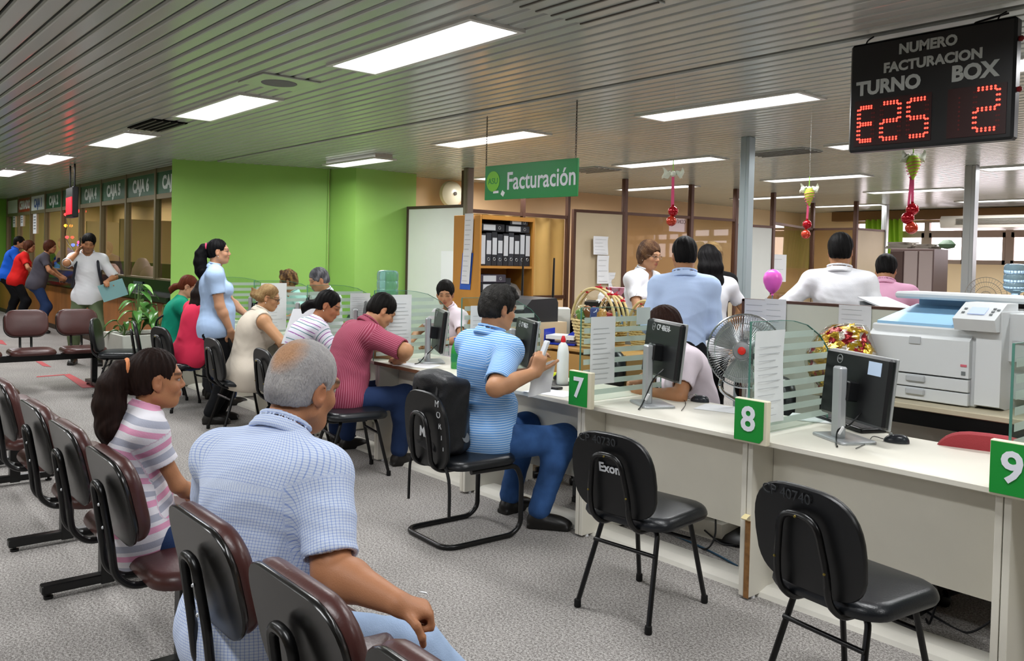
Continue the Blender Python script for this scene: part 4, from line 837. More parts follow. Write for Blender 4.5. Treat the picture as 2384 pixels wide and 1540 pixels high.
# printer table
m_pt = mat('table_top_cream', 'C9BFA4', .5, var=.05)
TX0, TX1, TY0, TY1, TZ = -2.55, -1.25, 4.46, 5.2, .84
t = thing('printer_table', 'sturdy table with curved black steel legs carrying the big printer', 'table', ((TX0 + TX1) / 2, (TY0 + TY1) / 2, 0), world=True)
q = MB(False); q.box(((TX0 + TX1) / 2, (TY0 + TY1) / 2, TZ - .015), (TX1 - TX0, TY1 - TY0, .03), .004); q.build('table_top', m_pt, t)
q = MB(False); q.box(((TX0 + TX1) / 2, TY0 + .03, TZ - .07), (TX1 - TX0 - .1, .03, .08)); q.build('apron', m_black, t)
q = MB(False); q.box(((TX0 + TX1) / 2, TY1 - .2, TZ - .28), (TX1 - TX0 - .2, .02, .34)); q.build('modesty_panel', m_desk, t)
for xx in (TX0 + .1, -1.7, TX1 - .05):
    for yy in (TY0 + .05, TY1 - .06):
        q = MB(); q.tube(fillet([(xx + .12, yy, TZ - .06), (xx + .02, yy, TZ - .07), (xx, yy, TZ - .2), (xx, yy, 0)], .12, 5), .024, 8); q.build('leg', m_black, t)
# printer
m_pr = mat('printer_white', 'D6DADB', .4); m_prg = mat('printer_grey', 'B9BDBF', .4); m_prb = mat('printer_blue', '9CC9EA', .35); m_prd = mat('printer_dark', '6e7476', .5)
PX0, PX1, PY0, PY1, PZ = -2.28, -1.72, 4.58, 5.16, TZ + .001
t = thing('large_printer', 'large off-white office printer with two paper drawers and blue tray', 'printer', ((PX0 + PX1) / 2, (PY0 + PY1) / 2, PZ), .0, world=True); xm = (PX0 + PX1) / 2; W_ = PX1 - PX0
q = MB(False); q.box((xm, (PY0 + PY1) / 2 + .02, PZ + .2), (W_, PY1 - PY0 - .04, .4), .008); q.build('body', m_pr, t)
q = MB(False); q.prism([V3(PX1 - .002, a, PZ + c_) for a, c_ in ((4.6, .02), (4.68, .0), (5.1, .0), (5.16, .12), (5.16, .5), (4.6, .5), (4.6, .02))][:-1], X * .12); q.build('side_cover', m_pr, t)
q = MB(False); q.prism([V3(PX1 + .1, a, PZ + c_) for a, c_ in ((4.78, .05), (5.14, .12), (5.14, .49), (4.7, .49), (4.7, .25), (4.78, .2))], X * .25); q.build('duplex_unit', m_pr, t)
for k in range(3): q = MB(False); q.box((PX1 + .352, 4.8 + .12 * k, PZ + .43), (.004, .09, .07)); q.build('side_vent', mat('vent_lines', 'a9aca8', .5, bump=.9, bs=140, stretch=(.05, .05, 1)), t)
q = MB(False); q.box((PX1 + .235, 4.695, PZ + .35), (.2, .012, .012)); q.build('rail', m_prg, t)
q = MB(); q.lathe([(.05, 0), (.045, .008), (.001, .01)], (PX1 + .26, 4.698, PZ + .34), 16, rotx(math.radians(90))); q.build('blue_catch', mat('catch_blue', '7FA9CF', .4), t)
q = MB(False); q.prism([V3(PX0 + .005, a, PZ + c_) for a, c_ in ((PY0, .15), (PY0, .34), (PY0 + .05, .375), (PY0 + .05, .15))], X * (W_ - .03)); q.build('front_door', m_pr, t)
for k in range(2):
    z = PZ + .005 + .07 * k; q = MB(False); q.box((xm - .01, PY0 + .015, z + .034), (W_ - .03, .03, .064), .003); dr = q.build('paper_drawer', m_pr, t)
    q = MB(False); q.box((xm - .01, PY0 - .004, z + .045), (.1, .02, .035), .006); q.build('handle', m_prg, dr)
q = MB(False); q.box((xm - .02, PY0 + .004, PZ + .325), (.06, .02, .04), .002, rotx(-.1)); q.build('door_latch', m_prg, t)
q = MB(False); q.box((PX0 + .035, PY0 - .001, PZ + .19), (.04, .006, .05)); q.build('power_switch', mat('switch_red', '8A3030', .5), t)
q = MB(False); q.box((PX1 - .05, PY0 - .001, PZ + .175), (.02, .004, .02)); q.build('badge', m_prd, t)
q = MB(False); q.box((PX1 - .05, PY0 - .001, PZ + .215), (.03, .004, .012)); q.build('red_badge', mat('badge_red', 'd06a78', .5), t)
q = MB(False); q.prism([V3(PX0 + .02, a, PZ + c_) for a, c_ in ((PY0 + .06, .40), (PY0 + .06, .415), (PY1 - .03, .5), (PY1 - .03, .4))], X * (W_ - .16)); q.build('blue_output_tray', m_prb, t)
q = MB(False); q.box((xm - .02, PY1 - .03, PZ + .47), (W_ - .12, .03, .2)); q.build('blue_back_wall', m_prb, t)
q = MB(False); q.box((xm + .1, PY1 - .1, PZ + .555), (W_ + .24, .28, .04), .012); q.build('rear_cover', m_pr, t)
q = MB(False); q.prism([V3(PX1 - .09, a, PZ + c_) for a, c_ in ((PY0 - .03, .4), (PY0 - .06, .46), (PY0 + .1, .54), (PY0 + .25, .54), (PY0 + .25, .4))], X * .2); cp = q.build('control_panel', m_pr, t)
nn = nrm(V3(0, -.08, .16)); Rp = np.stack([X, nrm(V3(0, .16, .08)), nn], 1)
q = MB(False); q.box(V3(PX1 + .005, PY0 + .015, PZ + .499) + nn * .003, (.08, .07, .003), 0, Rp); q.build('lcd_screen', mat('lcd_blue', 'B9C8F2', .3, emit=.25), cp)
for a, c_ in ((-.065, .02), (-.065, -.02), (.07, .03), (.07, .0), (.07, -.03), (.09, .02)): q = MB(False); q.box(V3(PX1 + .005 + a, PY0 + .015 + c_ * .9, PZ + .499 + c_ * .45) + nn * .002, (.014, .012, .004), 0, Rp); q.build('key', m_prd, cp)
q = MB(False); q.box((PX1 + .1, PY1 - .1, PZ + .582), (.07, .05, .014)); q.build('black_block', m_mon, t)
# cellophane wrapped hamper beside the printer
m_cel0 = mat('foil_gold', 'C8A02E', .2, metal=.75, var=.7, vs=14, bump=1.0, bs=26); m_celr = mat('foil_red', '8E1A22', .25, metal=.5, bump=.8, bs=30); m_clear = glass_mat('cellophane', 'F6F4F0', .7)
p = atd(1972, 792, 4.75); t = thing('wrapped_hamper', 'hamper wrapped in clear foil with gold stars, left of the printer', 'hamper', (p[0], p[1], TZ + .001), world=True)
rs = random.Random(4); HP0 = V3(p[0], p[1], TZ + .001)
HAMPER = []
# (its foil body needs the mesher below and is built in the hamper section)
# standing fan
D = 4.62; p = atd(1733, 818, D); ax = nrm(V3(.42, -.9, .1)); Rf = np.stack([nrm(np.cross(Z, ax)), np.cross(ax, nrm(np.cross(Z, ax))), ax], 1)
t = thing('pedestal_fan', 'chrome pedestal fan with wire cage and red hub behind desk 7', 'fan', (p[0], p[1], 0), world=True)
m_chr = mat('chrome', 'C9CCCE', .12, metal=.95); R_ = .2; fn = lambda r_, a, z: p + Rf @ V3(r_ * math.cos(a), r_ * math.sin(a), z)
q = MB()
for k in range(84):
    a = k / 84 * 6.2832; q.tube([fn(.05, a, .075), fn(.12, a, .07), fn(.18, a, .045), fn(R_, a, .0), fn(.19, a, -.05), fn(.13, a, -.085), fn(.05, a, -.09)], .0012, 4)
q.build('wire_cage', mat('wire_chrome', 'A9ACAE', .25, metal=.8), t)
q = MB(); q.tube([fn(R_ + .002, a, 0) for a in np.linspace(0, 6.2832, 49)[:-1]], .005, 7, True)
for r_, z in ((.15, .06), (.05, .076)): q.tube([fn(r_, a, z) for a in np.linspace(0, 6.2832, 41)[:-1]], .002, 5, True)
q.build('rim', m_chr, t)
q = MB(); q.lathe([(.001, -.015), (.045, -.015), (.05, .0), (.045, .008), (.001, .012)], p + Rf @ V3(0, 0, .075), 24, Rf); hb = q.build('hub_cap', mat('hub_grey', '8f9294', .3, metal=.5), t)
q = MB(); q.lathe([(.001, 0), (.022, 0), (.02, .006), (.001, .009)], p + Rf @ V3(0, 0, .09), 20, Rf); q.build('red_badge', mat('fan_red', 'C8281E', .35), hb)
for k in range(3):
    a0 = k * 2.0944 + .4; q = MB(); q.grid(lambda u, v: fn(.03 + .145 * u, a0 + (v - .5) * (1.25 - .25 * u), .02 - .035 * (v - .5) * 2), 8, 6); q.build('blade', mat('fan_blade', '9da3a3', .3, metal=.3), t)
q = MB(); q.lathe([(.001, -.22), (.06, -.215), (.075, -.15), (.07, -.09), (.001, -.085)], p, 20, Rf); q.build('motor', m_mon, t)
bp_ = p + Rf @ V3(0, 0, -.16)
q = MB(); q.tube(smooth_path([fn(R_, -2.2, 0), p + Rf @ V3(-.1, -.24, -.02), bp_ + V3(.1, .06, -.36), bp_ + V3(.0, .0, -.3)], 6), .011, 8); q.build('curved_arm', m_chr, t)
q = MB(); q.tube([bp_, (bp_[0], bp_[1], .04)], .016, 10); q.build('pole', m_chr, t)
q = MB(); q.lathe([(.2, 0), (.2, .015), (.16, .04), (.03, .06)], (bp_[0], bp_[1], 0), 28); q.build('base', m_mon, t)
# water bottles on coolers, rear fan
m_wat = mat('water_bottle_plastic', '9FD6CE', .12, trans=.7, spec=.6, ior=1.2)
def cooler(label, x, y, z, col, s=1.0):
    t = thing('water_cooler', label, 'water cooler', (x, y, 0)); q = MB(False); q.box((0, 0, (z - .05) / 2), (.3, .3, z - .05), .01); q.build('cabinet', m_white, t)
    q = MB(); pr = [(.04, -.05), (.05, -.01), (.12, .03), (.135, .06), (.135, .1), (.127, .115), (.135, .13), (.135, .2), (.127, .215), (.135, .23), (.135, .3), (.125, .33), (.1, .345), (.001, .347)]
    q.lathe([(a * s, c_ * s) for a, c_ in pr], (0, 0, z), 26); q.build('water_bottle', col, t)
p = atd(902, 680, 7.9); cooler('pale green water cooler bottle in front of the green column', p[0], p[1], 1.16, m_wat, .75)
p = atd(2365, 670, 8.6); cooler('pale blue water cooler bottle at the picture edge under the windows', p[0], p[1], 1.33, mat('water_blue', 'A4CBE4', .12, trans=.6, spec=.6, ior=1.2), .85)
p = atd(2295, 690, 8.9); t = thing('rear_fan', 'distant round fan cage showing above the printer', 'fan', p, 0, world=True); Rf2 = np.stack([nrm(np.cross(Z, V3(.5, -.85, 0))), Z, nrm(V3(.5, -.85, 0))], 1); q = MB()
for r_ in (.2, .15, .1, .05): q.tube([p + Rf2 @ V3(r_ * math.cos(a), r_ * math.sin(a), 0) for a in np.linspace(0, 6.2832, 33)[:-1]], .003, 5, True)
for k in range(40): a = k * 6.2832 / 40; q.tube([p + Rf2 @ V3(.03 * math.cos(a), .03 * math.sin(a), 0), p + Rf2 @ V3(.2 * math.cos(a), .2 * math.sin(a), 0)], .0012, 4)
q.build('wire_cage', mat('wire_brown', '8d8478', .4, metal=.4), t); q = MB(); q.cyl(p - V3(0, -.02, .0), (p[0], p[1] + .02, 0), .015); q.build('pole', m_black, t)
# red chair behind desk 8, black office chairs behind desks
def office_chair(label, x, y, rz, col, zb=.5, h=.42, w_=.44):
    t = thing('office_chair', label, 'chair', (x, y, 0), rz, 'office chairs behind the desks'); q = MB(); q.pad(seat_out(.46, .44), .42, .5, .01, .5); q.build('seat', col, t)
    Rb = rotx(math.radians(98)) @ np.diag([1, 1, -1.]); q = MB(); q.pad(dome(w_, h), -.03, .04, .01, .4, Rb, (0, -.25, zb), rings=4); q.build('backrest', col, t)
    q = MB(); q.cyl((0, 0, .08), (0, 0, .42), .025); q.tube(fillet([(0, -.05, .4), (0, -.3, .42), (0, -.3, .62)], .08), .018, 8); q.build('column', m_black, t)
    for k in range(5):
        a = k * 1.2566 + .3; q = MB(); q.tube([(0, 0, .09), (.26 * math.cos(a), .26 * math.sin(a), .06)], .018, 7); l_ = q.build('base_arm', m_black, t); q = MB(); q.lathe([(.012, -.025), (.025, -.02), (.025, .02), (.012, .025)], (.26 * math.cos(a), .26 * math.sin(a), .026), 10, rotx(1.57)); q.build('caster', m_plas, l_)
p = atd(2318, 1045, 3.75); office_chair('red fabric office chair behind desk 8 at the picture edge', -1.5, 4.27, .25, mat('red_fabric', 'A03A40', .9, bump=.3, bs=200), .48, .36)
office_chair('black office chair of the clerk in white behind desk 7', -3.02, 4.36, math.pi - .6, m_leather, .46, .42)
office_chair('black office chair behind the hands of the striped polo man', -4.3, 4.26, math.pi - .35, m_leather, .48, .44)
# wooden table with gift baskets
m_tbl = mat('pale_wood', 'C49556', .45, var=.1, vs=3, stretch=(1, 1, .3))
BX0, BX1, BY0, BY1, BZ = -4.95, -4.05, 4.55, 5.15, .88
t = thing('basket_table', 'pale wooden desk carrying the gift baskets', 'table', ((BX0 + BX1) / 2, (BY0 + BY1) / 2, 0)); L = BX1 - BX0; Wd = BY1 - BY0
q = MB(False); q.box((0, 0, BZ - .015), (L, Wd, .03), .006); q.build('table_top', m_tbl, t)
q = MB(False); q.box((0, -Wd / 2 + .03, BZ / 2 - .02), (L - .06, .02, BZ - .06)); q.build('front_panel', m_tbl, t)
for s_ in (-1, 1): q = MB(False); q.box((s_ * (L / 2 - .02), .0, BZ / 2 - .02), (.025, Wd - .04, BZ - .05)); q.build('side_panel', m_tbl, t)
m_wick = mat('wicker', 'D9C489', .6, bump=.3, bs=80); m_wick2 = mat('wicker_dark', '8C7440', .7)
def basket(label, x, y, rx, ry, h, hh, gifts, rz=0):
    t = thing('gift_basket', label, 'basket', (x, y, BZ + .001), rz, 'wicker gift baskets'); q = MB(); nl = 9
    for k in range(nl):
        z = h * (k + .5) / nl; f = .72 + .28 * (k / nl); n_ = 40
        q.tube([V3(rx * f * math.cos(a), ry * f * math.sin(a), z) * V3(1, 1, 1) * (1 + .018 * (1 if (j + k) % 2 else -1)) for j, a in enumerate(np.linspace(0, 6.2832, n_ + 1)[:-1])], h / nl * .46, 5, True)
    q.build('woven_wall', m_wick, t)
    q = MB(); q.lathe([(.001, .006), (rx * .7, .006), (rx * .96, h * .98), (rx * .9, h * .98), (rx * .6, .03), (.001, .03)], (0, 0, 0), 24); o = q.build('lining', m_wick2, t); o.scale = (1, ry / rx, 1)
    for s_ in (-1, 1):
        q = MB(); q.tube(smooth_path([V3(rx * math.cos(a) * .98, s_ * ry * .25, h * .9 + hh * math.sin(a)) for a in np.linspace(math.pi, 0, 12)], 3), .011, 7); q.build('handle', m_wick, t)
    r2 = random.Random(int(x * 100)); cols = [mat('gift_' + c_, c_, .35, spec=.6) for c_ in ('D8A04A', 'B8322E', '8CB8D8', 'C8C4BC', '6FA050', 'E4D8B0', '9A6238', '4A5FB0')]
    for k in range(gifts):
        a = r2.uniform(0, 6.28); rr = r2.uniform(0, .7); hh_ = r2.uniform(.05, .13); q = MB(False); q.box((rx * rr * math.cos(a), ry * rr * math.sin(a), h + hh_ * .3), (r2.uniform(.05, .1), r2.uniform(.04, .08), hh_), .01, rotz(a) @ roty(r2.uniform(-.5, .5))); q.build('gift_pack', cols[k % 8], t)
    q = MB(); q.grid(lambda u, v: V3((rx * (1 - .55 * v ** 2) + .012 * math.sin(u * 50 + v * 11)) * math.cos(u * 6.2832), (ry * (1 - .5 * v ** 2) + .012 * math.sin(u * 44)) * math.sin(u * 6.2832), h * .85 + v * hh * .8 + .012 * math.sin(u * 30)), 60, 12, True); q.build('cellophane', m_clear, t)
    for s_ in (-.55, .1, .6):
        q = MB(); z = h * .9 + hh * math.sqrt(max(0, 1 - s_ * s_)); c_ = V3(rx * s_, 0, z + .01)
        for a in (0, 1.3, 2.6, 3.9, 5.2): d = V3(math.cos(a), math.sin(a) * .5, .5 * math.sin(a * 1.3)); q.grid(lambda u, v: c_ + d * .045 * u + Z * .02 * (v - .5) * math.sin(u * 3) + V3(0, .012 * math.sin(u * 6.2), 0), 5, 2)
        q.build('red_bow', mat('bow_red', 'D42440', .3, spec=.6), t)
    return t
basket('front left wicker gift basket with tall looped handle wrapped in clear film', -4.56, 4.76, .2, .15, .22, .26, 10, .2)
basket('wicker gift basket behind the glass of desk 7', -4.24, 5.0, .17, .12, .17, .22, 8, 0)
basket('wicker gift basket at the back, nearest the shelf side', -4.66, 5.07, .15, .1, .17, .24, 8, 0)
# cluttered shelf behind, gift bags, dark box with cap, trays
t = thing('clutter_shelf', 'dark low shelf unit crowded with papers behind the striped polo man', 'shelf', (-5.55, 5.75, 0)); q = MB(False)
for z in (.3, .62, 1.0): q.box((0, 0, z), (1.1, .4, .03))
q.build('shelf_board', mat('dark_wood', '3d2a20', .5), t)
for s_ in (-1, 1): q = MB(False); q.box((s_ * .54, 0, .5), (.03, .4, 1.0)); q.build('side_panel', mat('dark_wood', '3d2a20', .5), t)
q = MB(False); q.box((0, .19, .5), (1.08, .02, 1.0)); q.build('back_panel', mat('dark_wood2', '2a1e18', .6), t)
m_gb = mat('floral_bag', 'E6B8C4', .6, var=.5, vs=22)
def gift_bag(label, x, y, z, w_, h, m, top):
    t = thing('gift_bag', label, 'bag', (x, y, z), .3); q = MB(); q.lathe([(.01, 0), (w_ * .5, 0), (w_ * .55, h * .3), (w_ * .42, h * .62), (w_ * .2, h * .75), (w_ * .36, h * .9), (w_ * .46, h)], n=14); q.build('sack', m, t)
    q = MB()
    for a in np.linspace(0, 6.28, 8)[:-1]: d = V3(math.cos(a), math.sin(a), .6); q.grid(lambda u, v: V3(0, 0, h * .75) + d * w_ * .5 * u + Z * .03 * (v - .5) + V3(0, 0, .02 * math.sin(u * 3.1)), 5, 2)
    q.build('bow', top, t)
gift_bag('pink floral gift bag tied with a red bow beside the baskets', -5.22, 5.72, 1.016, .2, .3, m_gb, mat('bow_red', 'D42440', .3))
gift_bag('hot pink gift bag with white spots touching the tan panel', -5.02, 5.8, 1.016, .17, .3, mat('hotpink_bag', 'D8447C', .5, var=.4, vs=30), mat('bow_pink', 'EE9AB4', .4))
q = MB(False); q.prism([V3(-.05, -.05, 0), V3(.05, -.05, 0), V3(.06, -.06, .14), V3(-.06, -.06, .14)], Y * .11); o = q.build('magenta_cup', mat('magenta', 'A8125E', .4)); place(o, (-5.45, 5.7, 1.016)); tag(o, 'magenta square cup left of the floral gift bag', 'cup')
for k, (dx, dz, m, l) in enumerate(((-.3, .316, mat('tray_red', 'B2303C', .5), 'red paper stack on the lowest dark shelf'), (.05, .636, mat('tray_pink', 'D86A80', .5), 'pink red folder pile on the middle dark shelf'), (.33, .636, m_paper, 'white paper pile on the middle dark shelf'))):
    q = MB(False)
    for j in range(6): q.box((.012 * ((j * 5) % 3 - 1), 0, .012 * (j + .5)), (.26, .3, .011), 0, rotz(.06 * ((j * 3) % 4 - 1.5)))
    o = q.build('folder_pile', m); place(o, (-5.55 + dx, 5.72, dz)); tag(o, l, 'folders')
p = atd(1215, 700, 7.2); t = thing('ink_printer', 'dark grey printer behind the head of the striped polo man', 'printer', (p[0], p[1], 1.03)); q = MB(False); q.prism([V3(-.24, a, c_) for a, c_ in ((-.2, 0), (-.2, .1), (-.1, .19), (.18, .2), (.2, .16), (.2, 0))], X * .48); q.build('body', mat('printer_charcoal', '2B2D31', .35), t); q = MB(False); q.box((0, -.17, .09), (.36, .1, .012), 0, rotx(.5)); q.build('paper_slot', m_black, t)
q = MB(False); q.box((p[0], p[1], .515), (.6, .5, 1.03)); tag(q.build('printer_cabinet', m_tan), 'tan cabinet under the dark grey printer', 'cabinet')
for px, l in ((1216, 'black upright aerial left of the tan panel'), (1288, 'black upright aerial beside the tan panel edge')):
    p = atd(px, 660, 7.6); q = MB(); q.tube([(0, 0, 0), (0, 0, .08), (0.005, 0, .45)], [.02, .012, .008], 8); o = q.build('router_aerial', m_black); place(o, (p[0], p[1], 1.12)); tag(o, l, 'aerial')
q = MB(False); pa, pb_ = atd(1216, 660, 7.6), atd(1288, 660, 7.6); d = pb_ - pa; q.box(((pa + pb_) / 2)[0:2].tolist() + [.56], (np.linalg.norm(d) + .3, .3, 1.12), 0, rotz(math.atan2(d[1], d[0]))); tag(q.build('aerial_cabinet', m_white), 'white low cabinet in front of the yellow blind', 'cabinet')
p = atd(1412, 690, 7.4); t = thing('dark_box', 'black box standing before the tan panel, with a white cap on top', 'box', (p[0], p[1], 0)); q = MB(False); q.box((0, 0, .6), (.36, .36, 1.2), .006, rotz(.7)); q.build('body', m_mon, t)
q = MB(); q.lathe([(.001, .1), (.05, .09), (.075, .05), (.08, .0)][::-1], n=18); q.pad([(.1 * math.cos(a) , -.05 + .07 * math.sin(a)) for a in np.linspace(0, 6.28, 20)[:-1]], 0, .012, 0, .2); o = q.build('white_cap', m_paper); place(o, (p[0], p[1], 1.201), .9); tag(o, 'white baseball cap on the black box', 'cap')
# blue letter tray and papers on the far desk side
t = thing('letter_tray', 'blue letter tray rack left of the front gift basket', 'tray', (-4.82, 4.68, BZ + .001), .4); q = MB(False); q.box((0, 0, .01), (.26, .2, .012)); q.box((-.13, 0, .06), (.008, .2, .12)); q.box((.1, 0, .1), (.2, .02, .04), 0, roty(-.6)); q.build('tray_frame', mat('tray_blue', '1F38B8', .35), t); q = MB(False); q.box((0, 0, .06), (.24, .19, .03)); q.build('paper_stack', m_paper, t)
# small candy clutter seen through divider 7
t = thing('candy_dish', 'low dish of coloured sweets behind the glass at desk 7', 'dish', (-3.1, 3.9, DT + .001)); q = MB(); q.lathe([(.04, 0), (.07, .02), (.065, .022), (.03, .008)], n=18); q.build('dish', m_glass, t)
q = MB(); r3 = random.Random(3)
# plant in a white planter
t = thing('planter_box', 'white square planter box with broad-leaved plant', 'planter', (-10.2, 3.08, 0), .05); q = MB(False)
q.prism([V3(-.3, -.3, 0), V3(.3, -.3, 0), V3(.3, .3, 0), V3(-.3, .3, 0)], Z * .02); 
for s_, ax_ in ((-1, 0), (1, 0), (-1, 1), (1, 1)): c_ = [0, 0, .3]; c_[ax_] = s_ * .31; d_ = [.64, .64, .6]; d_[ax_] = .03; q.box(c_, d_, .004)
q.build('planter', mat('planter_white', 'D5D6CC', .5, var=.05), t)
q = MB(False); q.box((0, 0, .54), (.6, .6, .04)); q.build('soil', mat('soil', '3b3026', .9, bump=.8, bs=60), t)
m_leaf = mat('leaf_green', '4C7F3A', .3, spec=.5, var=.35, vs=5); m_leafp = mat('leaf_pale', '7FA85A', .3, spec=.5, var=.2, vs=5); m_stem = mat('stem_green', '5d7a40', .5)
rp = random.Random(11)
for j, (sx, sy) in enumerate(((-.15, .02), (.1, -.1), (.22, .12), (-.05, -.18))):
    st = thing('leafy_plant', ['broad-leaved plant at the left of the white planter', 'tallest broad-leaved plant in the middle of the white planter', 'thin plant at the right of the white planter', 'low pale plant at the front of the white planter'][j], 'plant', t.location + Vector((sx, sy, .561)), 0)
    H_ = (.42, .6, .5, .2)[j]
    for k in range((12, 14, 9, 9)[j]):
        a = rp.uniform(0, 6.28); L = rp.uniform(.18, .3) * (1 if j != 3 else .7); z0 = H_ * rp.uniform(.25, 1); out_ = rp.uniform(.06, .16); d = V3(math.cos(a), math.sin(a), 0); w_ = L * .17; u_ = V3(-d[1], d[0], 0)
        base = d * out_ * .5 + Z * z0
        q = MB(); q.tube([V3(0, 0, 0), d * out_ * .2 + Z * z0 * .6, base], .004, 5); q.build('stem', m_stem, st)
        q = MB(); q.grid(lambda u, v: base + d * L * u * .8 + Z * (L * (.35 * u - .85 * u * u)) + u_ * (v - .5) * 2 * w_ * (math.sin(min(u * 1.05, 1) * math.pi) ** .7) + Z * abs(v - .5) * .03, 9, 4); q.build('leaf', m_leafp if (k + j) % 4 == 0 else m_leaf, st)

q = MB(False); q.prism([V3(0, 0, 0), V3(.03, .005, 0), V3(.05, .0, 0), V3(.03, .015, 0), V3(.01, .012, 0)], Z * .003); o = q.build('paper_scrap', m_paper); place(o, atz(975, 1380, .001), .4); tag(o, 'tiny white scrap of paper on the carpet beyond the fist of the older man', 'paper')
for o in bpy.data.objects:
    if o.get('label', '').startswith('cream desk numbered 8'):
        q = MB(False); q.box((-.525, -.3025, .19), (.026, .004, .36)); q.build('worn_edge', mat('chipboard', '8A6238', .8, var=.3, vs=40), o)
        q = MB(); q.grid(lambda u, v: V3(-.54 + .03 * v, -.303 - .035 * math.sin(u * 3.1), .37 + .03 * u), 6, 2); q.build('peeled_edging', mat('edging_peel', 'D8C996', .5), o)
# ================================================================ PEOPLE: smooth implicit bodies meshed by surface nets
class Sdf:
    def __init__(s): s.p = []
    def cap(s, a, b, ra, rb=None, k=.02, fl=None, sub=False):
        a, b = np.asarray(a, float), np.asarray(b, float); rb = ra if rb is None else rb; m = max(ra, rb)
        s.p.append((0, (a, b, ra, rb, fl), k, sub, np.minimum(a, b) - m, np.maximum(a, b) + m)); return s
    def ell(s, c, r, R=None, k=.02, sub=False):
        c, r = np.asarray(c, float), np.asarray(r, float); R = np.eye(3) if R is None else R; e = np.sqrt(((R * r) ** 2).sum(1))
        s.p.append((1, (c, r, R), k, sub, c - e, c + e)); return s
    def box(s, c, h, R=None, rd=.01, k=.01, sub=False):
        c, h = np.asarray(c, float), np.asarray(h, float); R = np.eye(3) if R is None else R; e = np.abs(R * (h + rd)).sum(1)
        s.p.append((2, (c, h, R, rd), k, sub, c - e, c + e)); return s
    def cut(s, pt, n): s.p.append((3, (np.asarray(pt, float), nrm(n)), 0, False, None, None)); return s     # keeps the side opposite to n
    def _d(s, kind, q, P):
        if kind == 0:
            a, b, ra, rb, fl = q; ba = b - a; v = P - a; t = np.clip((v @ ba) / max(ba @ ba, 1e-9), 0, 1); w_ = v - t[..., None] * ba
            if fl is not None: w_ = w_ + (w_ @ fl[0])[..., None] * fl[0] * (fl[1] - 1)
            return np.sqrt((w_ ** 2).sum(-1)) - (ra + (rb - ra) * t)
        if kind == 1:
            c, r, R = q; v = (P - c) @ R; k0 = np.sqrt(((v / r) ** 2).sum(-1)); k1 = np.sqrt(((v / r ** 2) ** 2).sum(-1)); return k0 * (k0 - 1) / np.maximum(k1, 1e-6)
        if kind == 2:
            c, h, R, rd = q; v = np.abs((P - c) @ R) - h; return np.sqrt((np.maximum(v, 0) ** 2).sum(-1)) + np.minimum(v.max(-1), 0) - rd
        return (P - q[0]) @ q[1]
    def mesh(s, h, smooth=1):
        add = [x for x in s.p if x[0] < 3 and not x[3]]; pad = 3 * h + .01
        lo = np.min([x[4] for x in add], 0) - pad; hi = np.max([x[5] for x in add], 0) + pad
        n = np.ceil((hi - lo) / h).astype(int) + 1; D = np.full(n, .5, np.float32)
        ax = [lo[i] + h * np.arange(n[i]) for i in range(3)]
        for kind, q, k, sub, a, b in s.p:
            if kind == 3: i0, i1 = np.zeros(3, int), n
            else: i0 = np.clip(((a - k - pad - lo) / h).astype(int), 0, n); i1 = np.clip(np.ceil((b + k + pad - lo) / h).astype(int) + 1, 0, n)
            if (i1 <= i0).any(): continue
            sl = tuple(slice(i0[i], i1[i]) for i in range(3)); P = np.stack(np.meshgrid(*[ax[i][sl[i]] for i in range(3)], indexing='ij'), -1)
            d = s._d(kind, q, P); o = D[sl]
            if kind == 3: D[sl] = np.maximum(o, d)
            elif sub:
                if k > 0: t = np.clip(.5 - .5 * (o + d) / k, 0, 1); D[sl] = o * (1 - t) - d * t + k * t * (1 - t)
                else: D[sl] = np.maximum(o, -d)
            elif k > 0: t = np.clip(.5 + .5 * (o - d) / k, 0, 1); D[sl] = o * (1 - t) + d * t - k * t * (1 - t)
            else: D[sl] = np.minimum(o, d)
        D[0] = D[-1] = .5; D[:, 0] = D[:, -1] = .5; D[:, :, 0] = D[:, :, -1] = .5
        S = D < 0; c8 = [S[i:n[0] - 1 + i, j:n[1] - 1 + j, k:n[2] - 1 + k] for i in (0, 1) for j in (0, 1) for k in (0, 1)]
        cnt = sum(c.astype(np.int8) for c in c8); act = (cnt > 0) & (cnt < 8); I = np.argwhere(act); vid = np.full(act.shape, -1, int); vid[act] = np.arange(len(I))
        acc = np.zeros((len(I), 3)); num = np.zeros(len(I)); off = [np.array(o) for o in ((0, 0, 0), (0, 0, 1), (0, 1, 0), (0, 1, 1), (1, 0, 0), (1, 0, 1), (1, 1, 0), (1, 1, 1))]
        val = [D[tuple((I + o).T)] for o in off]
        for i in range(8):
            for j in range(i + 1, 8):
                df = off[j] - off[i]
                if abs(df).sum() != 1: continue
                m = (val[i] < 0) != (val[j] < 0); t = val[i][m] / (val[i][m] - val[j][m]); acc[m] += off[i] + t[:, None] * df; num[m] += 1
        V = lo + h * (I + acc / num[:, None]); F = []
        for a in range(3):
            u, w_ = (a + 1) % 3, (a + 2) % 3; sl0 = [slice(None)] * 3; sl1 = [slice(None)] * 3; sl0[a] = slice(0, -1); sl1[a] = slice(1, None)
            A, B = S[tuple(sl0)], S[tuple(sl1)]; E = np.argwhere(A != B); E = E[(E[:, u] > 0) & (E[:, w_] > 0) & (E[:, u] < n[u] - 1) & (E[:, w_] < n[w_] - 1)]
            fl = A[tuple(E.T)]; du = np.zeros(3, int); du[u] = 1; dw = np.zeros(3, int); dw[w_] = 1
            q = np.stack([vid[tuple((E - du - dw).T)], vid[tuple((E - dw).T)], vid[tuple(E.T)], vid[tuple((E - du).T)]], 1); q[~fl] = q[~fl][:, ::-1]; F.append(q)
        F = np.concatenate(F); F = F[(F >= 0).all(1)]
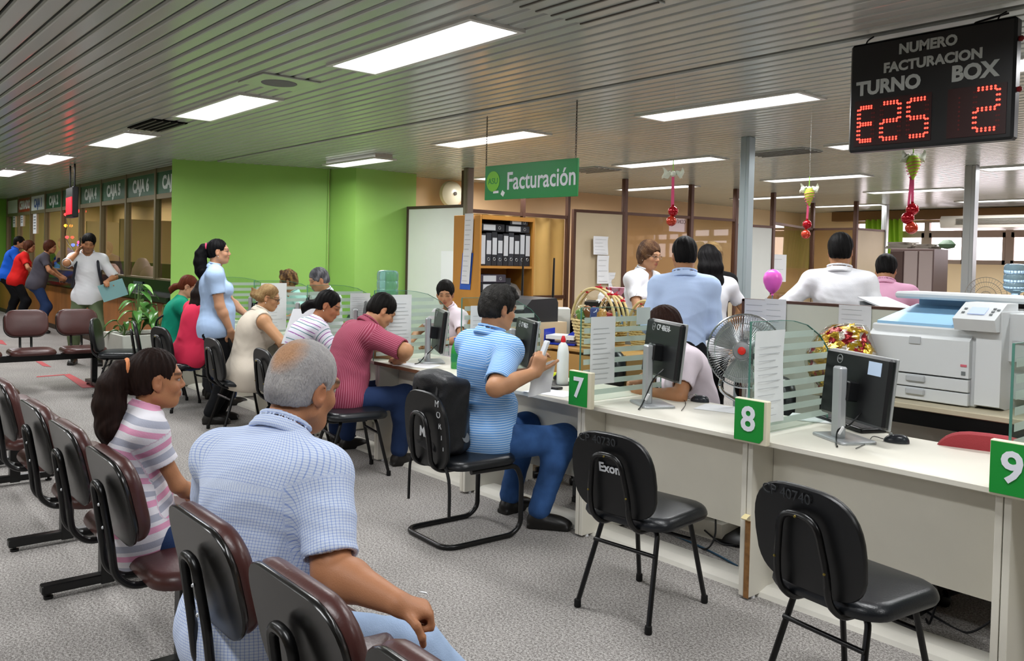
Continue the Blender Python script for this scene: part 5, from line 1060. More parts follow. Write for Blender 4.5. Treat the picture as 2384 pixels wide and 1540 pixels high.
        for _ in range(smooth):
            sm = np.zeros_like(V); ct = np.zeros(len(V))
            for i in range(4): np.add.at(sm, F[:, i], V[F[:, (i + 1) % 4]] + V[F[:, i - 1]]); np.add.at(ct, F[:, i], 2)
            V = V * .45 + .55 * sm / np.maximum(ct, 1)[:, None]
        return V, F
def normals(V, F):
    a = np.cross(V[F[:, 2]] - V[F[:, 0]], V[F[:, 3]] - V[F[:, 1]]); N = np.zeros_like(V)
    for i in range(4): np.add.at(N, F[:, i], a)
    return N / np.maximum(np.linalg.norm(N, axis=1), 1e-9)[:, None]
def folds(P, seed=0, fr=1.0):
    r_ = np.random.RandomState(seed); o = np.zeros(len(P)); W_ = P + .03 * np.sin(P[:, [1, 2, 0]] * 13 + seed)
    for k in range(5):
        d = r_.normal(size=3); d[2] *= 1.4; d = d / np.linalg.norm(d) * (14, 22, 34, 50, 75)[k] * fr
        o += (1, .8, .6, .4, .25)[k] * (1 - 2 * np.abs(np.sin(W_ @ d + r_.uniform(0, 6)))) * .33
    return o
def mesh_obj(name, V, F, m, parent, col=None, pat=None, smooth=True):
    me = bpy.data.meshes.new(name); me.vertices.add(len(V)); me.vertices.foreach_set('co', V.astype(np.float32).ravel())
    me.loops.add(F.size); me.loops.foreach_set('vertex_index', F.astype(np.int32).ravel()); me.polygons.add(len(F))
    me.polygons.foreach_set('loop_start', np.arange(0, F.size, 4, dtype=np.int32)); me.polygons.foreach_set('loop_total', np.full(len(F), 4, np.int32))
    me.update(calc_edges=True); me.validate(); me.polygons.foreach_set('use_smooth', np.ones(len(me.polygons), bool))
    if col is not None: a = me.attributes.new('col', 'FLOAT_COLOR', 'POINT'); a.data.foreach_set('color', np.concatenate([col, np.ones((len(V), 1))], 1).astype(np.float32).ravel())
    if pat is not None: a = me.attributes.new('pat', 'FLOAT_VECTOR', 'POINT'); a.data.foreach_set('vector', pat.astype(np.float32).ravel())
    me.materials.append(m); o = bpy.data.objects.new(name, me); COL.objects.link(o)
    if parent is not None: own(o, parent)
    return o
def attr_mat(name, rough=.5, spec=.4, bump=0, bs=200, sss=0, stretch=None):
    """colour comes from the mesh's own colour attribute (lips, brows, grey hairs)"""
    if name in _M: return _M[name]
    m = mat(name, 'FFFFFF', rough, spec=spec, bump=bump, bs=bs, stretch=stretch); nt = m.node_tree; a = nt.nodes.new('ShaderNodeAttribute'); a.attribute_name = 'col'; b = nt.nodes['Principled BSDF']
    nt.links.new(a.outputs['Color'], b.inputs['Base Color'])
    if sss: b.inputs['Subsurface Weight'].default_value = sss; b.inputs['Subsurface Radius'].default_value = (.02, .008, .004); b.inputs['Subsurface Scale'].default_value = .4
    return m
m_skin = attr_mat('skin', .48, .35, .12, 260)
def cloth(name, base, pattern=None, rough=.8, bump=.15):
    if name in _M: return _M[name]
    m = mat(name, base, rough, spec=.2, bump=bump, bs=240); nt = m.node_tree; b = nt.nodes['Principled BSDF']
    if pattern:
        a = nt.nodes.new('ShaderNodeAttribute'); a.attribute_name = 'pat'; sx = nt.nodes.new('ShaderNodeSeparateXYZ'); nt.links.new(a.outputs['Vector'], sx.inputs[0])
        def ramp(axis, per, stops):
            d = nt.nodes.new('ShaderNodeMath'); d.operation = 'DIVIDE'; d.inputs[1].default_value = per; nt.links.new(sx.outputs[axis], d.inputs[0])
            f = nt.nodes.new('ShaderNodeMath'); f.operation = 'FLOORED_MODULO'; f.inputs[1].default_value = 1; nt.links.new(d.outputs[0], f.inputs[0])
            c = nt.nodes.new('ShaderNodeValToRGB'); c.color_ramp.interpolation = 'CONSTANT'; E = c.color_ramp.elements
            while len(E) > 1: E.remove(E[-1])
            E[0].position = 0; E[0].color = lin(stops[0][1])
            for p, h in stops[1:]: E.new(p).color = lin(h)
            nt.links.new(f.outputs[0], c.inputs[0]); return c.outputs[0]
        outs = [ramp(*p) for p in pattern]
        if len(outs) == 2:
            mx = nt.nodes.new('ShaderNodeMix'); mx.data_type = 'RGBA'; mx.blend_type = 'MULTIPLY'; mx.inputs[0].default_value = 1
            nt.links.new(outs[0], mx.inputs[6]); nt.links.new(outs[1], mx.inputs[7]); outs = [mx.outputs[2]]
        nt.links.new(outs[0], b.inputs['Base Color'])
    return m
def hair_mat(name, hx, var=.4):
    m = mat('hair_' + name, hx, .6, spec=.12, var=var, vs=120, bump=.2, bs=160, stretch=(1, 1, .12)); return m
def ik(a, t, l1, l2, hint):
    a, t = np.asarray(a, float), np.asarray(t, float); d = t - a; L = np.linalg.norm(d)
    if L > (l1 + l2) * .999: t = a + d / L * (l1 + l2) * .999; L = (l1 + l2) * .999
    u = nrm(t - a); x = (l1 * l1 - l2 * l2 + L * L) / (2 * L); y_ = math.sqrt(max(l1 * l1 - x * x, 0)); h = np.asarray(hint, float); h = h - u * (h @ u)
    return a + u * x + nrm(h) * y_, t
def hand(S, w_, d, n_, side, s=1., curl=.5, spread=.12, thumb=.6, k=.006):
    """palm from the wrist along d, palm facing n_, five fingers rooted at the palm's end, thumb at its side"""
    d = nrm(d); n_ = nrm(n_ - d * (n_ @ d)) if abs(np.dot(nrm(n_), d)) < .98 else nrm(np.cross(d, Z)); x = np.cross(d, n_) * side       # x points to the thumb
    q = lambda a, b, c: w_ + s * (d * a + x * b + n_ * c)
    for b0 in (-.027, -.009, .009, .026): S.cap(q(0, b0 * .5, 0), q(.075, b0, -.004), .017 * s, .0135 * s, .02)
    S.cap(q(.015, .02, .008), q(.05, .03, .012), .018 * s, .015 * s, .015)
    for i, (b0, L) in enumerate(((.029, .078), (.0095, .086), (-.0105, .08), (-.029, .062))):
        a = 0; p = q(.082 + (.006, .009, .006, 0)[i], b0, -.003); dd = nrm(d + x * (b0 * spread * 25) * .25); r_ = (.0095, .0098, .0095, .0085)[i]
        for j, f in enumerate((.44, .32, .24)):
            a += curl * ((.9, 1.25, .8)[j]); e = p + s * L * f * (dd * math.cos(a) + n_ * math.sin(a)); S.cap(p, e, (r_ - .0006 * j) * s, (r_ - .0008 * (j + 1)) * s, k); p = e
    p = q(.025, .034, .008)
    for j, L in enumerate((.042, .034, .028)):
        a = thumb * (.2 + .5 * j); e = p + s * L * nrm(d * .75 + x * (.75 - .55 * j * thumb) + n_ * a); S.cap(p, e, (.0125 - .001 * j) * s, (.0115 - .001 * j) * s, k); p = e
def person(label, loc, rz, z=.92, s=1., w=1., dep=1., belly=0., fem=False, bust=0., lean=0, curve=0, side=0, twist=0, arms=None, legs=None, hands=None, head=(0, 0, 0), neck=0., skin='B98662',
           hair=('short', '1A1614'), shirt=None, trousers=('3A4A5E', None), shoes='1A1715', vox=.009, faces=True, sleeve=.62, collar=True, glasses=None, seed=1, hemz=-.10, earring=False, hairtie=None, skirt=False, sleeveless=False, barefoot=False, hsc=1., wr=1., extra=None, shd=.0, cat='person', vest=None, tuck=True):
    Rb = rotz(rz); loc = V3(*loc) if len(loc) == 3 else V3(*loc, 0.); T = lambda p: loc + s * (Rb @ np.asarray(p, float)); Tv = lambda v: Rb @ np.asarray(v, float)
    root = thing('person', label, cat, loc, 0, None, True)
    la, cu, sd = math.radians(lean), math.radians(curve), math.radians(side)
    def sp(a): return nrm(V3(math.sin(sd), math.sin(a), math.cos(a)))
    P0 = V3(0, 0, z); u1 = sp(la - cu * .3); u2 = sp(la + cu * .5); u3 = sp(la + cu)
    P1 = P0 + u1 * .19; P2 = P1 + u2 * .18; P3 = P2 + u3 * .16                         # waist, chest, neck base
    tw = rotz(math.radians(twist)); RX_ = V3(1, 0, 0); SR = tw @ RX_
    fr = lambda u, r_: (lambda f: np.stack([Rb @ nrm(np.cross(f, u)), Rb @ f, Rb @ u], 1))(nrm(np.cross(u, r_)))
    F1, F2, F3 = fr(u1, RX_), fr(u2, nrm(RX_ + SR)), fr(u3, SR)
    f2 = Rb.T @ F2[:, 1]; f3 = Rb.T @ F3[:, 1]
    sw = (.155 if fem else .17) * w; SH = [P3 + SR * sg * sw - u3 * (.045 + shd) for sg in (-1, 1)]
    arms = arms or [((-.24, .05, z - .02), (-1, -.6, 0)), ((.24, .05, z - .02), (1, -.6, 0))]
    legs = legs or [((-.1, .0, .09), (0, 1, 0)), ((.1, .03, .09), (0, 1, 0))]
    HP = [P0 + V3(sg * .09 * w, 0, -.03) for sg in (-1, 1)]
    EL, WR, KN, AN = [], [], [], []
    for i in (0, 1):
        e, t = ik(SH[i], arms[i][0], .285, .255, arms[i][1]); EL.append(e); WR.append(t)
        e, t = ik(HP[i], legs[i][0], .44, .43, legs[i][1]); KN.append(e); AN.append(t)
    fa = .9 if fem else 1.
    def torso(S, g, low=True):
        """torso shapes, grown by g"""
        h = lambda r_: tuple((np.asarray(r_) + g / s) * s)
        if low: S.ell(T(P0 + u1 * .01), h((.168 * w * (1.06 if fem else 1), .118 * dep, .125)), F1, .05)
        S.ell(T(P1 - u1 * .02 + V3(0, belly * .6, 0)), h((.142 * w * (.95 if fem else 1), .108 * dep + belly * .6, .15)), F1, .06)
        if belly: S.ell(T(P0 + u1 * .13 + V3(0, .05 + belly * .55, 0)), h((.125 * w, .075 * dep + belly * .5, .12)), F1, .06)
        S.ell(T(P2 - u2 * .03), h((.152 * w * fa, .112 * dep, .17)), F2, .05)
        S.ell(T(P2 + u2 * .05 - f2 * .03), h((.14 * w * fa, .08 * dep, .12)), F2, .05)
        S.cap(T(SH[0]), T(SH[1]), (.062 * fa + g) * s if False else .062 * fa * s + g, None, .05)
        for i in (0, 1): S.cap(T(P3 + u3 * .025), T(SH[i] + u3 * .012), .046 * s + g, .052 * s + g, .05)
        if bust:
            for sg in (-1, 1): S.ell(T(P2 + V3(sg * .075 * w, 0, 0) - u2 * .015 + f2 * (.085 * dep + bust * .4)), h((.062 + bust * .2, .05 + bust * .5, .062 + bust * .2)), F2, .035)
    # ---- head
    hy, hp_, hr = [math.radians(a) for a in head]; Rh = Rb @ rotz(hy) @ rotx(-hp_) @ roty(hr)
    hd = Rb.T @ Rh; NB = P3 + u3 * .03; hc = NB + u3 * .055 + V3(0, neck, 0) + .1 * nrm(.6 * hd[:, 2] + .4 * u3) + hd[:, 1] * .022
    HS = s * hsc * (.96 if fem else 1.); HC = T(hc); H = lambda x, y_, z_: HC + HS * (Rh @ V3(x, y_, z_))
    B = Sdf()
    torso(B, -.006)
    B.cap(T(NB - u3 * .03), H(0, -.028, -.05), (.052 if fem else .061) * s * (1 + .25 * (w - 1)), (.05 if fem else .06) * s, .03)
    e_ = lambda c, r_, k=.02, R_=None, sub=False: B.ell(H(*c), tuple(np.asarray(r_) * HS), Rh if R_ is None else Rh @ R_, k, sub)
    jw = .9 if fem else 1.
    e_((0, -.012, .036), (.074, .095, .086)); e_((0, .03, -.03), (.060 * jw, .066, .086), .03); e_((0, .064, -.088), (.027 * jw, .024, .022), .025)
    for sg in (-1, 1):
        B.cap(H(sg * .053 * jw, .0, -.06), H(sg * .016, .064, -.093), .018 * HS, .016 * HS, .03); e_((sg * .038, .064, -.03), (.024, .022, .024), .02)
        e_((sg * .032, .098, .004), (.019, .014, .0115), .008, None, True)
        e_((sg * .0765, -.008, -.008), (.010, .021, .033), .006, rotz(sg * -.35)); e_((sg * .084, -.004, -.002), (.005, .011, .018), .005, rotz(sg * -.35), True); e_((sg * .074, .002, -.034), (.008, .009, .012), .006)
    for sg in (-1, 1): B.cap(H(sg * .019, .089, .0125), H(sg * .045, .082, .0115), .0032 * HS, None, .005); B.cap(H(sg * .02, .088, -.0062), H(sg * .044, .083, -.0058), .003 * HS, None, .005)
    B.cap(H(-.036, .084, .026), H(.036, .084, .026), .0125 * HS, None, .018)
    B.cap(H(0, .088, .014), H(0, .108, -.024), .0075 * HS, .0125 * HS, .012); [e_((sg * .0125, .1, -.03), (.009, .011, .008), .006) for sg in (-1, 1)]
    e_((0, .088, -.058), (.024, .014, .013), .012); e_((0, .099, -.056), (.02, .007, .0045), .004); e_((0, .097, -.067), (.018, .008, .0052), .004); e_((0, .108, -.0615), (.02, .008, .0014), .003, None, True)
    if extra and 'chin' in extra: e_((0, .045, -.1), (.04, .04, .03), .03)
    # ---- limbs
    hands = hands or [None, None]; am = (.85 if fem else 1.) * wr
    for i in (0, 1):
        ua = .047 * am * (1 + .7 * (w - 1)); B.cap(T(SH[i]), T(EL[i]), ua * 1.1 * s, ua * .86 * s, .03); m_ = EL[i] + (WR[i] - EL[i]) * .28
        B.cap(T(EL[i]), T(m_), ua * .86 * s, ua * .9 * s, .02); B.cap(T(m_), T(WR[i]), ua * .88 * s, .0265 * am * s, .02)
        hh = hands[i] or {}; dd = Tv(hh['d']) if 'd' in hh else Rb @ nrm(WR[i] - EL[i]); nn = Tv(hh['n']) if 'n' in hh else Rb @ V3(1 - 2 * i, 0, 0)
        hand(B, T(WR[i]), dd, nn, (1 if i == 0 else -1), s * (.93 if fem else 1.), hh.get('curl', .35), thumb=hh.get('thumb', .5), spread=hh.get('spread', .12))
    for i in (0, 1):
        th = .083 * (1 + .5 * (w - 1)); B.cap(T(HP[i]), T(KN[i]), th * s, .056 * s, .04); m_ = KN[i] + (AN[i] - KN[i]) * .3 - V3(0, .015, 0)
        B.cap(T(KN[i]), T(m_), .054 * s, .056 * s, .03); B.cap(T(m_), T(AN[i]), .055 * s, .037 * s, .03)
        fd = nrm(V3(*(legs[i][2] if len(legs[i]) > 2 else (0.12 * (2 * i - 1), 1, 0)))); B.cap(T(AN[i] - V3(0, 0, .03)), T(AN[i] + fd * .15 - V3(0, 0, .062)), .036 * s, .026 * s, .03)
    V, F = B.mesh(vox); base = np.array(lin(skin)[:3]); L = ((V - HC) @ Rh) / HS; col = np.tile(base, (len(V), 1))
    def paint(mask, hx, a=1.): c = np.array(lin(hx)[:3]); mk = np.clip(mask, 0, 1)[:, None] * a; col[:] = col * (1 - mk) + c * mk
    sm = lambda v, a, b_: np.clip((v - a) / (b_ - a), 0, 1); inh = (np.abs(L[:, 2]) < .2) & (np.abs(L[:, 1]) < .2) & (np.abs(L[:, 0]) < .12)
    if faces:
        lip = (1 - sm(((L[:, 0] / .024) ** 2 + ((L[:, 2] + .0615) / .0125) ** 2), .7, 1.2)) * (L[:, 1] > .085) * inh; paint(lip, '9A4A44' if fem else '8E5648', .75)
        zb = .031 - (np.abs(L[:, 0]) - .03) ** 2 * 9; br = (1 - sm(np.abs(L[:, 2] - zb), .003, .007)) * (np.abs(L[:, 0]) > .012) * (np.abs(L[:, 0]) < .052) * (L[:, 1] > .055) * inh; paint(br, hair[1] if hair[1] > '2' and not hair[1].startswith(('A', 'B', 'C', '9', '8')) else '2A211C', .8)
        lid = (1 - sm(((np.abs(L[:, 0]) - .032) / .02) ** 2 + ((L[:, 2] - .004) / .0105) ** 2, .75, 1.1)) * (L[:, 1] > .06) * inh; paint(lid, '5A3A2A' if not fem else '3A2620', .55)
        ck = (1 - sm(((np.abs(L[:, 0]) - .042) / .025) ** 2 + ((L[:, 2] + .03) / .025) ** 2, .2, 1.)) * (L[:, 1] > .03) * inh; paint(ck, 'B5604A', .22)
        nz = (1 - sm((L[:, 0] / .02) ** 2 + ((L[:, 2] + .026) / .02) ** 2, .2, 1.)) * (L[:, 1] > .09) * inh; paint(nz, 'B5604A', .2)
    ears = (np.abs(L[:, 0]) > .068) * (np.abs(L[:, 2]) < .05) * inh; paint(ears * .6, 'B5654A', .3)
    if extra and 'stubble' in extra: paint((L[:, 2] < -.035) * (L[:, 1] > -.01) * inh * 1., '5A463C', .35)
    mesh_obj('body', V, F, m_skin, root, col)
    if faces and vox < .0085:
        for sg in (-1, 1):
            S2 = Sdf(); c_ = H(sg * .0315, .0797, .0035); S2.ell(c_, (.0115 * HS,) * 3, None, 0); v2, f2_ = S2.mesh(.0032 if vox > .006 else .0022); Lq = ((v2 - c_) @ Rh) / HS; ang = np.arctan2(np.hypot(Lq[:, 0], Lq[:, 2] - 0), Lq[:, 1])
            cc = np.tile(np.array(lin('AEA59E')[:3]), (len(v2), 1)); cc[ang < .62] = lin('3A2416')[:3]; cc[ang < .3] = lin('050505')[:3]; mesh_obj('eye', v2, f2_, attr_mat('eyeball', .1, .6), root, cc)
    # ---- hair
    S = Sdf(); st, hx = hair[0], hair[1]; hv = max(min(vox, .007), .004) if vox < .012 else .009
    g = {'short': .012, 'crop': .007, 'tail': .007, 'bun': .008, 'lowtail': .008, 'long': .018, 'bob': .018, 'tuft': .016, 'curly': .024}.get(st, .01)
    hl = lambda c, r_, k=.02, sub=False: S.ell(H(*c), tuple(np.asarray(r_) * HS), Rh, k, sub)
    def strand(pts, rs, k=.02): [S.cap(H(*pts[j]), H(*pts[j + 1]), rs[j] * HS, rs[j + 1] * HS, k) for j in range(len(pts) - 1)]
    hl((0, -.014, .04), (.074 + g, .095 + g * .8, .086 + g)); hl((0, -.045, -.01), (.066 + g * .8, .062 + g, .07 + g))
    pulled = st in ('tail', 'bun', 'lowtail')
    hl((0, .128, -.012) if pulled else (0, .12, -.03), (.092, .088, .108) if pulled else (.085, .073, .1), .006, True)                                  # the face stays free
    hl((0, .02, -.12), (.1, .09, .075), .006, True)
    for sg in (-1, 1): hl((sg * .085, .004 if pulled else -.002, -.012), (.03, .034 if pulled else .024, .042 if pulled else .038), .004, True)       # the ears too
    S.cut(H(0, -.09, -.062 if st != 'crop' else -.052), -Rh[:, 2] * 1 + Rh[:, 1] * .12)
    if st in ('tuft',): strand([(-.03, .06, .11), (0, .085, .1), (.045, .085, .085)], [.02, .018, .014]); strand([(.0, .02, .13), (.03, .06, .12)], [.02, .018])
    if st == 'curly':
        rr = random.Random(seed)
        for k in range(34): a = rr.uniform(0, 6.28); ph = rr.uniform(-.1, 1.4); S.ell(H(.085 * math.cos(a) * math.cos(ph), -.018 + .1 * math.sin(a) * math.cos(ph) if math.sin(a) < .5 else .05, .04 + .095 * math.sin(ph)), (.022 * HS,) * 3, None, .012)
    if st == 'tail':
        sh = hair[2] if len(hair) > 2 else 0
        strand([(0, -.09, .075), (0, -.135, .075), (.0, -.165, .03), (0, -.168, -.05), (.006, -.15, -.13), (0, -.12, -.2)] if not sh else [(0, -.1, .05), (0, -.14, .045), (0, -.17, -.02), (0, -.175, -.1), (.01, -.165, -.19), (0, -.14, -.27), (0, -.13, -.32)], [.03, .034, .044, .048, .045, .022] if not sh else [.03, .032, .05, .06, .055, .04, .015], .025)
    if st == 'lowtail': strand([(0, -.1, -.02), (0, -.14, -.05), (0, -.165, -.09), (0, -.16, -.14)], [.03, .034, .03, .012], .02)
    if st == 'bun': strand([(0, -.1, .0), (0, -.135, -.005)], [.045, .042]); strand([(.01, -.15, .03), (.02, -.175, .05)], [.015, .008]); strand([(-.01, -.15, .02), (-.03, -.17, .045)], [.013, .007])
    if st == 'long':
        for sx in (-.055, -.02, .02, .055): strand([(sx, -.08, .03), (sx * 1.2, -.105, -.08), (sx * 1.25, -.1, -.2), (sx * 1.1, -.085, -.32), (sx, -.075, -.4)], [.045, .042, .04, .033, .015], .03)
    if st == 'bob':
        for sx in (-.07, -.035, .0, .035, .07): strand([(sx, -.06 + abs(sx) * .6, .02), (sx * 1.12, -.075 + abs(sx) * .7, -.07)], [.03, .022], .03)
    v2, f2_ = S.mesh(hv); N = normals(v2, f2_); Lh = ((v2 - HC) @ Rh) / HS; r_ = np.random.RandomState(seed)
    a_ = np.arctan2(Lh[:, 0], -Lh[:, 1]); v2 = v2 + N * (np.sin(a_ * 40 + 6 * np.sin(Lh[:, 2] * 20)) * .0012 + np.sin(a_ * 17 + Lh[:, 2] * 25 + seed) * .0018)[:, None] * (HS if st != 'crop' else .6)
    if len(hair) > 3 or st == 'crop' or (len(hair) > 2 and isinstance(hair[2], str)):
        c1 = np.array(lin(hx)[:3]); cc = np.tile(c1, (len(v2), 1)); hi = hair[2] if len(hair) > 2 and isinstance(hair[2], str) else None
        nz = folds(Lh, seed, 2.2)
        if hi: mk = np.clip(.5 + .9 * nz, 0, 1)[:, None] * .8; cc = cc * (1 - mk) + np.array(lin(hi)[:3]) * mk
        if st == 'crop' and len(hair) > 3:      # bald crown and darker nape
            bc = hair[3]; cr = np.clip(1.25 - (((Lh[:, 0] + .0) / .055) ** 2 + ((Lh[:, 1] + .085) / .07) ** 2 + ((Lh[:, 2] - .085) / .06) ** 2) + .35 * nz, 0, 1)[:, None] * .9; cc = cc * (1 - cr) + np.array(lin(bc)[:3]) * cr
            dk = np.clip(1.0 - (((Lh[:, 0] + .0) / .075) ** 2 + ((Lh[:, 2] + .035) / .035) ** 2) + .4 * nz, 0, 1)[:, None] * (Lh[:, 1] < -.04)[:, None] * .6; cc = cc * (1 - dk) + np.array(lin('3A3B40')[:3]) * dk
        mesh_obj('hair', v2, f2_, attr_mat('hair_grey', .6, .25, .9, 220, stretch=(1, 1, .35)), root, cc)
    else: mesh_obj('hair', v2, f2_, hair_mat(hx, hx), root)
    if hairtie:
        q = MB(); hz = (-.11, .075) if not (len(hair) > 2 and hair[2]) else (-.115, .05); q.tube([H(.034 * math.cos(a), hz[0], hz[1] + .034 * math.sin(a)) for a in np.linspace(0, 6.2832, 21)[:-1]], .009 * HS, 7, True); q.build('hair_tie', mat('tie_' + hairtie, hairtie, .7), root)
    # ---- clothes
    def patv(V):
        pts = [T(P0 - u1 * .3), T(P0), T(P1), T(P2), T(P3), T(P3 + u3 * .2)]; best = np.full(len(V), 9.); v_ = np.zeros(len(V)); u_ = np.zeros(len(V)); acc = -.3 * s; ds = []
        for j in range(5):
            ba = pts[j + 1] - pts[j]; t = np.clip(((V - pts[j]) @ ba) / (ba @ ba), 0, 1); d = np.linalg.norm(V - pts[j] - t[:, None] * ba, axis=1); m_ = d < best; best[m_] = d[m_]; Fm = (F1, F1, F2, F3, F3)[j]; q = (V - pts[j]) @ Fm
            v_[m_] = (acc + t * np.linalg.norm(ba))[m_]; u_[m_] = (np.arctan2(q[:, 0], -q[:, 1] - .0) * .15 * s)[m_]; acc += np.linalg.norm(ba)
        best = best - .115 * s; part = np.zeros(len(V))
        for i in (0, 1):
            a, b_ = T(SH[i] + (EL[i] - SH[i]) * .12), T(EL[i]); ba = b_ - a; t = ((V - a) @ ba) / (ba @ ba); tc = np.clip(t, 0, 1.2); d = np.linalg.norm(V - a - tc[:, None] * ba, axis=1) - .05 * s
            m_ = (d < best) & (t > 0); e1 = nrm(np.cross(ba, F3[:, 1])); e2 = nrm(np.cross(ba, e1)); q = V - a; v_[m_] = (t * np.linalg.norm(ba))[m_]; u_[m_] = (np.arctan2(q @ e1, q @ e2) * .06 * s)[m_]; part[m_] = 1
        return np.stack([u_, v_, part], 1)
    if shirt:
        S = Sdf(); sl = sleeve
        if not sleeveless:
            for i in (0, 1):
                ua = .047 * am * (1 + .7 * (w - 1)) * s; sl_ = min(sl, 1.); e = T(SH[i] + (EL[i] - SH[i]) * sl_); S.cap(T(SH[i]), e, ua * 1.1 + .014, ua * .95 + .019, .03)
                if sl > 1: S.cap(e, T(EL[i] + (WR[i] - EL[i]) * (sl - 1)), ua * .95 + .017, ua * .7 + .016, .02)
                b_ = T(SH[i] + (EL[i] - SH[i]) * (sl_ + .5)) if sl <= 1 else None
                # flat sleeve end, hollow
                if sl <= 1: dirn = nrm(T(EL[i]) - T(SH[i])); R_ = np.stack([nrm(np.cross(dirn, Z + .01 * X)), np.cross(dirn, nrm(np.cross(dirn, Z + .01 * X))), dirn], 1); S.box(e + dirn * .06, (.11, .11, .06), R_, 0, 0, True); S.cap(e - dirn * .012, e + dirn * .1, ua * .9 + .008, None, 0, None, True)
        torso(S, .012)
        if hemz < -.05: S.ell(T(P0 - u1 * .03 + V3(0, 0, 0)), ((.174 * w * (1.06 if fem else 1) + (.024 if z < .8 else .02)) * s, (.128 * dep + (.034 if z < .8 else .028)) * s, (.15 - hemz * .4) * s), F1, .06)
        S.cut(T(P0 + u1 * hemz), F1 @ V3(0, 0, -1))
        if sleeveless:
            for i in (0, 1): o_ = T(SH[i] + SR * (.035 if i else -.035)); S.ell(o_, (.06 * s, .085 * s, .1 * s), F3, .0, True)
        S.cap(T(NB - u3 * .02 + f3 * .01), T(NB + u3 * .15 + f3 * .03), .06 * s, .075 * s, .01, None, True)
        if extra and 'vneck' in extra: S.ell(T(P3 + f3 * .1 - u3 * .04), (.035 * s, .09 * s, .1 * s), F3, .0, True)
        v2, f2_ = S.mesh(vox * 1.05); N = normals(v2, f2_); pv = patv(v2); wz = np.clip(1.2 - np.abs(((v2 - T(P1)) @ F1)[:, 2]) / (.3 * s), .35, 1.2)
        v3 = v2 + N * (folds(v2 / s, seed) * .008 * wz * (extra or {}).get('fold', 1.) if isinstance(extra, dict) else folds(v2 / s, seed) * .0055 * wz)[:, None] * s
        so = mesh_obj('waistcoat' if vest else ('blouse' if fem and extra and 'vneck' in extra else 'shirt'), v3, f2_, shirt, root, None, pv)
        if collar:
            S = Sdf(); n_ = 22; rx, ry = (.072 if fem else .081) * s, (.07 if fem else .079) * s; c0 = NB + u3 * .026 + f3 * .006
            for j in range(n_):
                a, b_ = [math.radians(-122 + 244 * k / n_) for k in (j, j + 1)]; pt = lambda t, zz, gr: T(c0 + u3 * zz) + F3 @ V3((rx + gr) * math.sin(t), -(ry + gr) * math.cos(t) , 0)
                S.cap(pt(a, .026 - .02 * (1 - math.cos(a)) * .5, 0), pt(b_, .026 - .02 * (1 - math.cos(b_)) * .5, 0), .007 * s, None, .006); S.cap(pt(a, .002 - .012 * (1 - math.cos(a)), .008 * s), pt(b_, .002 - .012 * (1 - math.cos(b_)), .008 * s), .008 * s, None, .012); S.cap(pt(a, -.016 - .018 * (1 - math.cos(a)), .017 * s), pt(b_, -.016 - .018 * (1 - math.cos(b_)), .017 * s), .007 * s, None, .012)
            v2, f2_ = S.mesh(min(vox, .006)); mesh_obj('collar', v2, f2_, shirt, so, None, patv(v2) * V3(1, 1, 1))
    if trousers:
        S = Sdf(); S.ell(T(P0 + u1 * .01), ((.168 * w * (1.06 if fem else 1) + .007) * s, (.118 * dep + .007) * s, .13 * s), F1, .03)
        if hemz > -.02 or True: S.ell(T(P0 + u1 * .08), ((.15 * w + .004) * s, (.11 * dep + belly * .5) * s, .1 * s), F1, .03)
        tl = trousers[2] if len(trousers) > 2 else .93
        for i in (0, 1):
            th = .083 * (1 + .5 * (w - 1)); S.ell(T(HP[i] - V3(0, .03, .02)), (.09 * s * w, .1 * s, .1 * s), F1, .05); S.cap(T(HP[i]), T(KN[i]), th * s + .014, .06 * s + .02, .05); S.cap(T(KN[i]), T(KN[i] + (AN[i] - KN[i]) * tl), .06 * s + .02, .053 * s + .013, .06); S.cap(T(KN[i]), T(KN[i] + (AN[i] - KN[i]) * .3 - V3(0, .018, 0)), .06 * s + .012, .058 * s + .013, .04); S.cut(T(KN[i] + (AN[i] - KN[i]) * (tl + .03)) if False else T(AN[i] - V3(0, 0, .04)), (0, 0, -1)) if tl > .9 else None
        S.cut(T(P0 + u1 * .13), F1 @ V3(0, 0, 1))
        v2, f2_ = S.mesh(vox * 1.1); N = normals(v2, f2_); v2 = v2 + N * (folds(v2 / s, seed + 5, .9) * .005)[:, None] * s; mesh_obj('trousers', v2, f2_, trousers[1] if not isinstance(trousers[1], (str, type(None))) else cloth('trouser_' + trousers[0], trousers[0]), root)
    if shoes and not barefoot:
        for i in (0, 1):
            fd = nrm(V3(*(legs[i][2] if len(legs[i]) > 2 else (0.12 * (2 * i - 1), 1, 0)))); a = AN[i]; S = Sdf(); fl_ = nrm(V3(fd[0], fd[1], 0)); Rs = np.stack([Rb @ nrm(np.cross(fl_, Z)), Rb @ fl_, Z], 1); gz = a[2] - .09
            S.cap(T(a - V3(0, 0, .0)), T(a - fl_ * .02 - V3(0, 0, .05)), .043 * s, .045 * s, .02); S.ell(T(V3(a[0], a[1], gz + .042) + fl_ * .05), (.047 * s, .105 * s, .043 * s), Rs, .03); S.ell(T(V3(a[0], a[1], gz + .032) + fl_ * .125), (.046 * s, .07 * s, .032 * s), Rs, .03); S.box(T(V3(a[0], a[1], gz + .012) + fl_ * .06), (.033 * s, .11 * s, .005 * s), Rs, .012 * s, .008)
            S.cut(T(V3(a[0], a[1], gz + .001)), (0, 0, -1)); v2, f2_ = S.mesh(max(vox, .006)); mesh_obj('shoe', v2, f2_, mat('shoe_' + shoes, shoes, .4), root)
